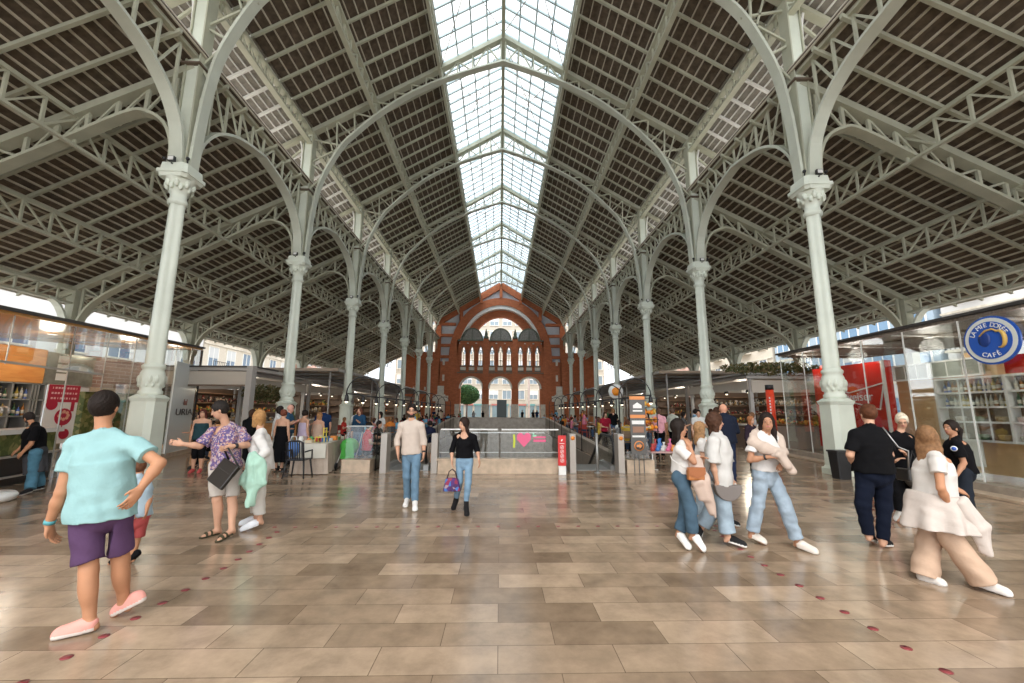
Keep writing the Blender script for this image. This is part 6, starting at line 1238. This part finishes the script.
near('barman', 'barman in a black T-shirt and dark apron bending over the bar counter', .93, -92, .012, hyaw=-95, hpitch=-25, b=1.15, hair=('short', (.02, .014, .012)), beard=1, skin=SKT, tops=[dict(m=blackc, sleeve=.8, loose=.03, hem=-.02)], bottoms=[dict(m=C_((.07, .17, .24), 'denim'), len=1.95, loose=.015, rk=.09, rh=.09), dict(m=C_((.05, .05, .055)), kind='skirt', name='apron', waist=.1, len=1.0, loose=.03, r1=.20, asp=.9, fl=.01)], shoes=('shoe', (.02, .02, .022), (.5, .5, .48)))

# ---- things they carry, wear loosely or hold
def clothprop(name, label, cat, pts, rad, m, h=.011, folds=.004, fr=30., flat=None):
    """draped cloth sheets: each chain becomes a row of thin strands side by side"""
    al = np.array([p for ch in pts for p in ch]); F = Field(al.min(0)-.18, al.max(0)+.18, h); vd = V3((0, 1., .0)) if flat is None else V3(flat)
    for ci, (ch, rr) in enumerate(zip(pts, rad)):
        n = len(ch); rs = rr if isinstance(rr, (list, tuple)) else [rr]*n; W_ = []
        for i in range(n):
            d = unit(ch[min(i+1, n-1)]-ch[max(i-1, 0)]); w_ = unit(np.cross(d, vd)) if abs(d@vd) < .95 else V3((1, 0, 0)); W_.append(w_ if not W_ or w_@W_[-1] > 0 else -w_)
        k = max(4, int(2*max(rs)/.024)); rgn = np.random.RandomState(ci+3)
        for j in range(k):
            a = (j/(k-1)*2-1); of = [vd*(.012*rgn.normal()) for _ in range(n)]; ln = 1+.06*rgn.normal()
            P = [ch[i]+W_[i]*a*rs[i]*1.15+of[i]-vd*.02*(1-a*a) for i in range(n)]; P[-1] = P[-2]+(P[-1]-P[-2])*ln
            for i in range(n-1): F.cap(P[i], P[i+1], .021, .019, .04)
    F.folds(folds, 11, fr, .3); org = tuple(al.min(0)); t = F.mesh(name, [m], org); t.location = org; return tag(t, label, cat)
def ofs(k, j, d=(0, 0, 0)): return tuple(V3(NEAR[k][j])+V3(d))
N_ = NEAR
# mint jacket over the blond woman's arm
w0 = V3(N_['blond']['W0'])
clothprop('mint_jacket', 'mint green jacket hanging over the arm of the blond woman', 'jacket', [[w0+V3((-.04, -.03, .10)), w0+V3((.0, -.05, -.05)), w0+V3((.03, -.06, -.30))], [w0+V3((-.03, -.03, .05)), w0+V3((-.10, -.06, -.32))], [w0+V3((.06, 0, .0)), w0+V3((.13, -.02, -.30))], [w0+V3((.0, -.05, -.2)), w0+V3((.02, -.05, -.55))]], [[.04, .07, .08], [.04, .04], [.04, .05], [.06, .03]], C_((.36, .56, .46)), folds=.009, fr=45)
# black folder bag of the man in purple
f1 = V3(N_['patt']['F1']); m = MB(); u_ = Vector((-.45, -.30, -.84)).normalized(); rt = Vector((.80, -.42, -.28)); rt = (rt-u_*rt.dot(u_)).normalized(); n_ = u_.cross(rt)
c = Vector(f1)+Vector((.05, -.03, -.33)); t = thing('leather_bag', tuple(c), 'flat black leather bag held by the man in the purple patterned shirt', 'bag')
m = MB(); m.slab([(-.17, -.17), (.17, -.17), (.17, .15), (-.17, .15)], (0, 0, 0), rt, u_*-1, n_*.05, mat('black_leather', (.022, .02, .018), .35)); m.build('body', parent=t, bevel=.012)
m = MB(); m.slab([(-.17, .02), (.17, .02), (.17, .155), (-.17, .155)], n_*-.006, rt, u_*-1, n_*.06, mat('black_leather', (.022, .02, .018), .35)); m.build('flap', parent=t, bevel=.01)
m = MB(); hh_ = Vector(f1)-c; m.tube([rt*-.12-u_*.15, hh_+Vector((-.02, 0, -.02)), hh_+Vector((.03, 0, .0)), rt*.12-u_*.15], .012, black, 6); m.build('strap', parent=t)
def band(name, label, cat, key, a, b, t_, r, m_, hgt=.03, gap=0):
    A, B = V3(N_[key][a]), V3(N_[key][b]); p = Vector(A+(B-A)*t_); d = Vector(unit(B-A)); m = MB(); m.tube([p-d*hgt/2, p+d*hgt/2], r, m_, 14); o = m.build(name, loc=tuple(p)); return tag(o, label, cat)
band('wrist_watch', 'black watch on the wrist of the man in the purple patterned shirt', 'watch', 'patt', 'E1', 'W1', .88, .036, black, .04)
band('wrist_strap', 'turquoise strap on the left wrist of the man in the aqua shirt', 'wrist strap', 'teal', 'E0', 'W0', .93, .035, mat('turquoise_strap', (.08, .32, .36), .5), .028)
band('wrist_watch', 'dark watch on the wrist of the man in the cream sweater', 'watch', 'cream', 'E1', 'W1', .9, .034, black, .03)
band('wrist_band', 'dark band on the wrist of the smiling woman', 'wrist band', 'smile', 'E0', 'W0', .85, .031, black, .02)
# colourful handbag
c = V3(N_['black']['F0'])+V3((-.0, -.02, -.24)); t = thing('handbag', tuple(c), 'colourful purple, red and blue handbag carried by the woman in black top', 'bag'); bagm = spotmat('bag_patchwork', [(.22, .02, .06), (.07, .02, .13), (.04, .14, .40), (.25, .04, .07), (.3, .22, .25), (.05, .015, .08)], 16)
m = MB(); m.add([(-.145, -.06, -.11), (.145, -.06, -.11), (.145, .06, -.11), (-.145, .06, -.11), (-.10, -.035, .10), (.10, -.035, .10), (.10, .035, .10), (-.10, .035, .10)], [(3, 2, 1, 0), (4, 5, 6, 7), (0, 1, 5, 4), (1, 2, 6, 5), (2, 3, 7, 6), (3, 0, 4, 7)], bagm); m.build('body', parent=t, bevel=.02)
for e in (-1, 1): m = MB(); m.tube([(-.08, e*.03, .10), (-.05, e*.02, .2), (0, e*.012, .24), (.05, e*.02, .2), (.08, e*.03, .10)], .009, mat('dark_brown_strap', (.05, .02, .02), .5), 6); m.build('handle', parent=t)
# tan bag + strap, jacket of the woman in jeans
h0 = V3(N_['jeans']['H0']); W1 = V3(N_['jeans']['W1']); c = h0+V3((.12, -.14, .07)); t = thing('shoulder_bag', tuple(c), 'small tan leather shoulder bag of the woman with her hand at her chin', 'bag'); tan = mat('tan_leather', (.36, .13, .035), .4)
m = MB(); m.box((0, 0, 0), (.20, .08, .15), tan); m.build('body', parent=t, bevel=.02); m = MB(); m.slab([(-.1, .08), (.1, .08), (.1, 0), (0, -.05), (-.1, 0)], (0, -.045, 0), OX, OZ, (0, -.008, 0), mat('tan_leather_dark', (.28, .09, .025), .4)); m.build('flap', parent=t); m = MB(); m.tube([(-.1, 0, .05), (-.26, .04, .16), (-.25, .1, .2)], .006, whitec, 5); m.build('strap', parent=t)
clothprop('beige_jacket', 'beige jacket hanging from the arms of the woman in blue jeans', 'jacket', [[W1+V3((-.06, -.03, .02)), W1+V3((-.02, -.07, -.25)), W1+V3((.05, -.05, -.45))], [W1+V3((.0, -.05, -.2)), W1+V3((.14, -.03, -.66))]], [[.05, .065, .06], [.06, .025]], C_((.48, .37, .31)), folds=.007)
# grey round bag of the cardigan woman
f0 = V3(N_['cardi']['F0']); c = f0+V3((.10, -.02, .04)); t = thing('round_bag', tuple(c), 'grey half round handbag held by the woman in the cardigan', 'bag'); gb = mat('taupe_bag', (.15, .13, .12), .5)
m = MB(); n = 16; P = [(-.17, .08), (.17, .08)]+[(.17*math.cos(a*math.pi/n), .06-.17*math.sin(a*math.pi/n)) for a in range(n+1)]; m.slab(P, (0, -.05, -.02), OX, OZ, (0, .09, 0), gb); m.build('body', parent=t, bevel=.012); m = MB(); m.tube([(-.15, 0, .06), (-.22, 0, .22), (-.12, .02, .45)], .008, gb, 5); m.build('strap', parent=t)
# jumper round the smiling woman's shoulders
S0, S1, W0_, HdS = [V3(N_['smile'][q]) for q in ('S0', 'S1', 'W0', 'Hd')]; W1s = V3(N_['smile']['F0'])
clothprop('beige_jumper', 'beige jumper draped round the shoulders of the smiling woman', 'jumper', [[S0+V3((-.02, -.02, .03)), (S0+S1)/2+V3((0, .09, .09)), S1+V3((.02, .02, .04))], [S0+V3((-.05, -.02, 0)), S0+V3((.04, -.12, -.08)), (S0+S1)/2+V3((.03, -.19, -.16)), W0_+V3((.08, -.05, .03)), W1s+V3((.04, -.03, -.1))], [S1+V3((0, -.02, .02)), S1+V3((.01, -.10, -.14)), W1s+V3((0.02, .06, .02)), W1s+V3((.10, 0, -.17))]], [[.04, .04, .04], [.038, .042, .034, .026, .022], [.038, .034, .028, .020]], C_((.48, .39, .33)), folds=.006)
# chain bag of the woman in black, bag of the older woman
h1 = V3(N_['blackback']['H1']); s0_ = V3(N_['blackback']['S1']); c = h1+V3((.26, -.05, -.0)); t = thing('chain_bag', tuple(c), 'small black shoulder bag on a silver chain of the broad woman in black', 'bag')
m = MB(); m.box((0, 0, 0), (.10, .20, .15), mat('black_leather', (.02, .02, .02), .3)); m.build('body', parent=t, bevel=.02); m = MB(); a_ = Vector(s0_-c); m.tube([a_+Vector((-.06, -.06, .09)), a_+Vector((.0, -.17, -.15)), Vector((-.02, -.1, .3)), Vector((-.02, -.07, .06))], .010, mat('silver_chain', (.4, .4, .4), .3, metal=.8), 6); m.build('chain', parent=t)
c = V3(N_['glasses']['H0'])+V3((.02, -.25, -.12)); t = thing('black_handbag', tuple(c), 'larger black handbag hanging between the broad woman and the long haired woman', 'bag'); m = MB(); m.ball((0, 0, 0), (.17, .09, .16), mat('black_leather', (.02, .02, .02), .3), 14); m.build('body', parent=t); m = MB(); m.tube([(-.1, 0, .1), (0, 0, .4), (.1, 0, .1)], .01, black, 6); m.build('handle', parent=t)
w1b = V3(N_['beige']['W1']); clothprop('jacket_sleeve', 'loose pale sleeve of the tied jacket hanging in front of the beige trousers', 'sleeve', [[V3(N_['beige']['H0'])+V3((.10, -.14, .06)), V3(N_['beige']['H0'])+V3((.22, -.16, -.18)), V3(N_['beige']['H0'])+V3((.27, -.14, -.40))]], [[.05, .06, .03]], C_((.52, .46, .42)))
m = MB(); p = V3(N_['staff']['S0'])+V3((-.075, -.02, -.06)); m.tube([tuple(p), tuple(p+V3((-.012, -.012, 0)))], .035, white, 16); m.tube([tuple(p+V3((-.012, -.012, 0))), tuple(p+V3((-.015, -.015, 0)))], .026, bl, 16); tag(m.build('shirt_badge', loc=tuple(p)), 'small round blue and white badge on the black polo shirt', 'badge')

# ---- people farther away
def mid(label, x, y, h, yaw, pose, top, bot, hair, shoes=(.03, .03, .03), skin=SKL, fem=0, b=1., vox=.018, sleeve=.6, seed=0, kind='pants', blen=1.9, group=None, loose=.02, hlen=.25, gz=0, tops=None):
    J, s = auto_joints(x, y, h, yaw, pose, seed, gz); m1 = top if not isinstance(top, tuple) else C_(top); m2 = bot if not isinstance(bot, tuple) else C_(bot)
    sp = dict(J=J, label=label, s=s, yaw=yaw, vox=vox, skin=skin, fem=fem, b=b, hair=hair, hlen=hlen, gz=gz, tops=tops if tops is not None else [dict(m=m1, sleeve=sleeve, loose=loose, hem=-.02)], bottoms=[dict(m=m2, kind=kind, len=blen, loose=.015, rk=.075, rh=.065, r1=.26)], shoes=('shoe', shoes, shoes), group=group); return build_person(sp)
bk, nv, wh = (.006, .006, .007), (.012, .025, .07), (.6, .6, .58)
mid('curly haired woman in a dark tank top and black knee length trousers by the panel', -8.0, 11.7, 1.66, 15, 'stand', (.02, .05, .06), bk, ('long', (.08, .02, .015)), (.45, .08, .08), fem=1, b=1.1, sleeve=-1, blen=1.25, seed=3)
mid('person in dark clothes standing just left of the curly haired woman', -8.6, 12.5, 1.6, -60, 'stand', (.03, .03, .04), bk, ('short', DK), seed=4)
mid('woman in a strapless black dress with hair pinned up, seen from behind', -6.0, 11.95, 1.66, 170, 'stand', bk, bk, ('bun', (.16, .05, .03)), fem=1, kind='skirt', blen=1.55, seed=14, tops=[dict(m=C_(bk), sleeve=-1, top=.14, loose=.01, hem=-.02, noch=1)])
mid('woman in a lilac top with a cream shoulder bag beside the black dress', -5.85, 12.9, 1.65, 150, 'stand', (.50, .42, .55), (.5, .4, .35), ('bun', DK), fem=1, sleeve=-1, seed=6)
mid('woman with light brown hair and bare shoulders behind the black plastic chair', -5.5, 13.1, 1.58, 160, 'stand', (.45, .32, .24), bk, ('long', (.28, .14, .06)), fem=1, sleeve=-1, seed=7)
mid('man in a navy T-shirt standing behind the covered table', -5.7, 13.9, 1.78, -150, 'stand', (.012, .03, .09), (.02, .03, .06), ('short', BR), seed=8, b=1.1)
mid('long haired woman in a dark denim jacket standing behind the table', -4.9, 15.0, 1.75, -10, 'stand', (.02, .06, .12), (.05, .12, .2), ('long', (.13, .05, .03)), fem=1, seed=10, sleeve=1.8)
mid('grey haired man in a dark blue T-shirt beside the strapless black dress', -6.6, 13.5, 1.82, 100, 'stand', (.03, .08, .14), (.10, .2, .32), ('bald', (.4, .36, .33)), seed=11, b=1.15, skin=(.65, .33, .25))
mid('dark haired person in a white top behind the blond woman', -6.3, 12.3, 1.76, 120, 'stand', (.62, .62, .6), (.5, .45, .4), ('bob', DK), seed=12)
mid('person in black between the pointing man and the blond woman', -6.6, 11.5, 1.66, 170, 'stand', bk, bk, ('bob', BR), seed=13)
mid('person in a red T-shirt seated at the stroller end of the table', -3.95, 12.95, 1.72, 120, 'sit', (.50, .015, .02), bk, ('short', DK), seed=15, b=1.15)
mid('person in navy bending beside the left escalator behind the sweater man', -2.1, 12.9, 1.35, 160, 'stand', (.01, .012, .03), (.5, .4, .34), ('short', DK), seed=16, b=1.1, blen=.9)
mid('vendor in a long white robe behind the terrace on the left', -5.9, 17.8, 1.7, 20, 'stand', wh, wh, ('short', BR), seed=17, kind='skirt', blen=1.8, sleeve=1.9)
mid('bald man in a navy suit jacket and white shirt seen behind the cardigan woman', 5.15, 9.65, 1.84, 150, 'walk', (.012, .016, .03), (.015, .022, .05), ('bald', (.3, .2, .15)), (.72, .72, .7), seed=18, b=1.15, sleeve=1.95, loose=.035, vox=.014, skin=(.60, .30, .20))
mid('man in a dark suit following beside the bald man', 6.3, 12.2, 1.78, 110, 'walk', (.014, .018, .03), (.014, .018, .03), ('short', BR), seed=19, b=1.1, sleeve=1.95, loose=.03)
mid('auburn haired woman in a dark top behind the suited men', 6.5, 10.9, 1.55, 30, 'stand', (.03, .02, .03), bk, ('bob', (.3, .12, .05)), fem=1, seed=20, sleeve=1.8)
mid('bearded man in a white shirt between market stall and light column', 6.9, 14.6, 1.72, -20, 'stand', wh, (.05, .06, .1), ('short', DK), seed=21, b=1.1)
mid('man in a pink shirt with a cross body strap, seen from behind', 5.65, 15., 1.76, 165, 'stand', (.72, .36, .42), bk, ('short', (.12, .06, .04)), seed=22, b=1.05, skin=SKM)
mid('man in a grey green shirt left of the woman in the white T-shirt', 6.4, 15.6, 1.78, 120, 'stand', (.42, .44, .38), bk, ('short', (.1, .06, .04)), seed=24)
mid('dark haired person standing by the first right market stall', 7.1, 16.3, 1.65, 60, 'stand', (.1, .1, .1), bk, ('long', DK), fem=1, seed=25)
EX = [('woman in maroon seated behind the curly haired woman, left of the pavilion post', -10.3, 15.0, 1.6, 60, 'sit', (.22, .02, .04), ('long', BR), 1), ('man in dark red seated just right of the lettered white panel', -9.4, 14.2, 1.7, 100, 'sit', (.28, .04, .05), ('short', DK), 0),
 ('slim woman in grey standing behind the navy T-shirt man', -6.4, 15.6, 1.64, 30, 'stand', (.30, .30, .32), ('bob', BR), 1), ('tall man in olive behind the strapless black dress', -7.4, 15.3, 1.84, -60, 'stand', (.10, .11, .05), ('short', BR), 0),
 ('woman in white blouse right of the denim jacket woman', -4.5, 16.2, 1.6, -30, 'stand', (.58, .57, .55), ('bob', DK), 1), ('man in black sitting between table and first left lamp hoop', -4.2, 14.9, 1.72, 80, 'sit', (.006, .006, .007), ('short', DK), 0),
 ('woman in rust coloured top near the orange gourd rack', 5.9, 16.9, 1.62, -40, 'stand', (.35, .10, .03), ('long', DK), 1), ('woman in burgundy dress beyond the grey standing sign', 4.3, 17.3, 1.62, 10, 'stand', (.25, .012, .03), ('long', BR), 1),
 ('man in khaki vest by the counter of the first right stall', 9.2, 18.3, 1.78, 120, 'stand', (.26, .22, .12), ('short', BR), 0), ('woman in pale grey by the red totem sign', 9.6, 15.9, 1.64, -100, 'stand', (.42, .42, .42), ('bob', (.2, .1, .05)), 1),
 ('man in light blue shirt crossing behind the bald man', 7.9, 17.0, 1.76, 80, 'walk', (.20, .34, .46), ('short', DK), 0)]
for n, (lb, x, y, h, yw, po_, tc_, hn, fm) in enumerate(EX): mid(lb, x, y, h, yw, po_, tc_, bk if n % 2 else (.06, .08, .12), hn, fem=fm, seed=40+n)
# diners and passers-by in the distance
PAL = [('red', (.45, .04, .03)), ('orange', (.62, .20, .04)), ('white', wh), ('black', bk), ('sky blue', (.15, .40, .60)), ('grey', (.25, .25, .26)), ('beige', (.52, .42, .32)), ('dark blue', nv), ('pink', (.6, .2, .28)), ('mustard', (.55, .36, .06)), ('green', (.08, .22, .09))]
HR = [('short', DK), ('long', BR), ('short', BR), ('bob', (.25, .13, .06)), ('bob', DK), ('long', (.12, .05, .03))]
rg = random.Random(21); k = 0
for n, (x, y, s, i, j) in enumerate(TERR):
    for q in range(3):
        if (n+q) % 5 == 4: continue
        a = q*2.1+i; cn, cc = PAL[(n*3+q*4+i) % 11]; cx1, cy1 = x+.60*math.cos(a), y+.60*math.sin(a); yaw = math.degrees(math.atan2(-(math.cos(a)), math.sin(a)))
        mid('diner in %s on the %s seat, %s %s terrace table %s the well' % (cn, ('first', 'second', 'third')[q], ORD[i+1], side_name[s], 'beside' if j == 0 else 'farther from'), cx1, cy1, rg.uniform(1.6, 1.8), yaw, 'sit', cc, bk if q % 2 else (.06, .1, .18), HR[(n+q) % 6], fem=(n+q) % 2, vox=.022 if y < 26 else .034, seed=n*3+q, group='diners on the terraces')
for n in range(22):
    cn, cc = PAL[(n*5+2) % 11]; s = 1 if n % 2 else -1; y = rg.uniform(19, 58); x = s*rg.uniform(4.2, 9.0)
    if n < 5: x, y = [(-3.6, 58), (-2.3, 57), (3.1, 59), (5.0, 57.5), (4.3, 55)][n]; cn, cc = PAL[[5, 3, 3, 7, 3][n]]
    hn = HR[n % 6]; mid('%s %s in %s standing far back on the %s of the hall' % (['tall', 'short', 'slim', 'stout'][(n//3) % 4], ['cropped person', 'longhaired person', 'brunet person', 'bobbed person', 'dark bobbed person', 'auburn person'][n % 6], cn, side_name[1 if x > 0 else -1]), x, y, rg.uniform(1.6, 1.82), rg.uniform(-180, 180), 'walk', cc, bk if n % 3 else (.06, .1, .18), hn, fem=n % 2, vox=.034, seed=100+n, group='distant passers-by')
# ================================================================ light and camera
wd = bpy.data.worlds.new('sky'); SC.world = wd; wd.use_nodes = True; nt = wd.node_tree; nt.nodes.clear()
out = nt.nodes.new('ShaderNodeOutputWorld'); bg = nt.nodes.new('ShaderNodeBackground'); tc = nt.nodes.new('ShaderNodeTexCoord'); no = nt.nodes.new('ShaderNodeTexNoise'); cr_ = nt.nodes.new('ShaderNodeValToRGB')
no.inputs['Scale'].default_value = 2.2; no.inputs['Detail'].default_value = 5
cr_.color_ramp.elements[0].position = .38; cr_.color_ramp.elements[0].color = (.80, .89, 1, 1); cr_.color_ramp.elements[1].position = .6; cr_.color_ramp.elements[1].color = (1, .96, .90, 1)
nt.links.new(tc.outputs['Generated'], no.inputs['Vector']); nt.links.new(no.outputs['Fac'], cr_.inputs[0]); nt.links.new(cr_.outputs[0], bg.inputs[0]); nt.links.new(bg.outputs[0], out.inputs[0])
bg.inputs[1].default_value = SKY
sl = bpy.data.lights.new('sun', 'SUN'); sl.energy = SUN; sl.angle = R(30); sl.color = (1, .95, .88); so = bpy.data.objects.new('sun', sl); COL.objects.link(so); so.rotation_euler = (R(38), R(-20), 0)
cam = bpy.data.cameras.new('camera'); co = bpy.data.objects.new('camera', cam); COL.objects.link(co); SC.camera = co
cam.sensor_fit = 'HORIZONTAL'; cam.sensor_width = 36; cam.lens = 418.6/1024*36; cam.clip_end = 400; cam.clip_start = .05
pi_, ya_, ro_ = .1646, .0275, .0045
co.location = (0, 0, 1.65)
co.matrix_world = Matrix.Translation((0, 0, 1.65)) @ Matrix.Rotation(-ya_, 4, 'Z') @ Matrix.Rotation(math.pi/2+pi_, 4, 'X') @ Matrix.Rotation(ro_*CAMROLL, 4, 'Z')
vs = SC.view_settings; vs.view_transform = 'Standard'; vs.look = 'None'; vs.gamma = 1; vs.use_curve_mapping = False; vs.exposure = EXPO
SC.cycles.use_denoising = True; SC.cycles.max_bounces = 10; SC.cycles.diffuse_bounces = 6; SC.cycles.transparent_max_bounces = 16; SC.cycles.sample_clamp_indirect = 12; SC.cycles.caustics_reflective = False; SC.cycles.caustics_refractive = False
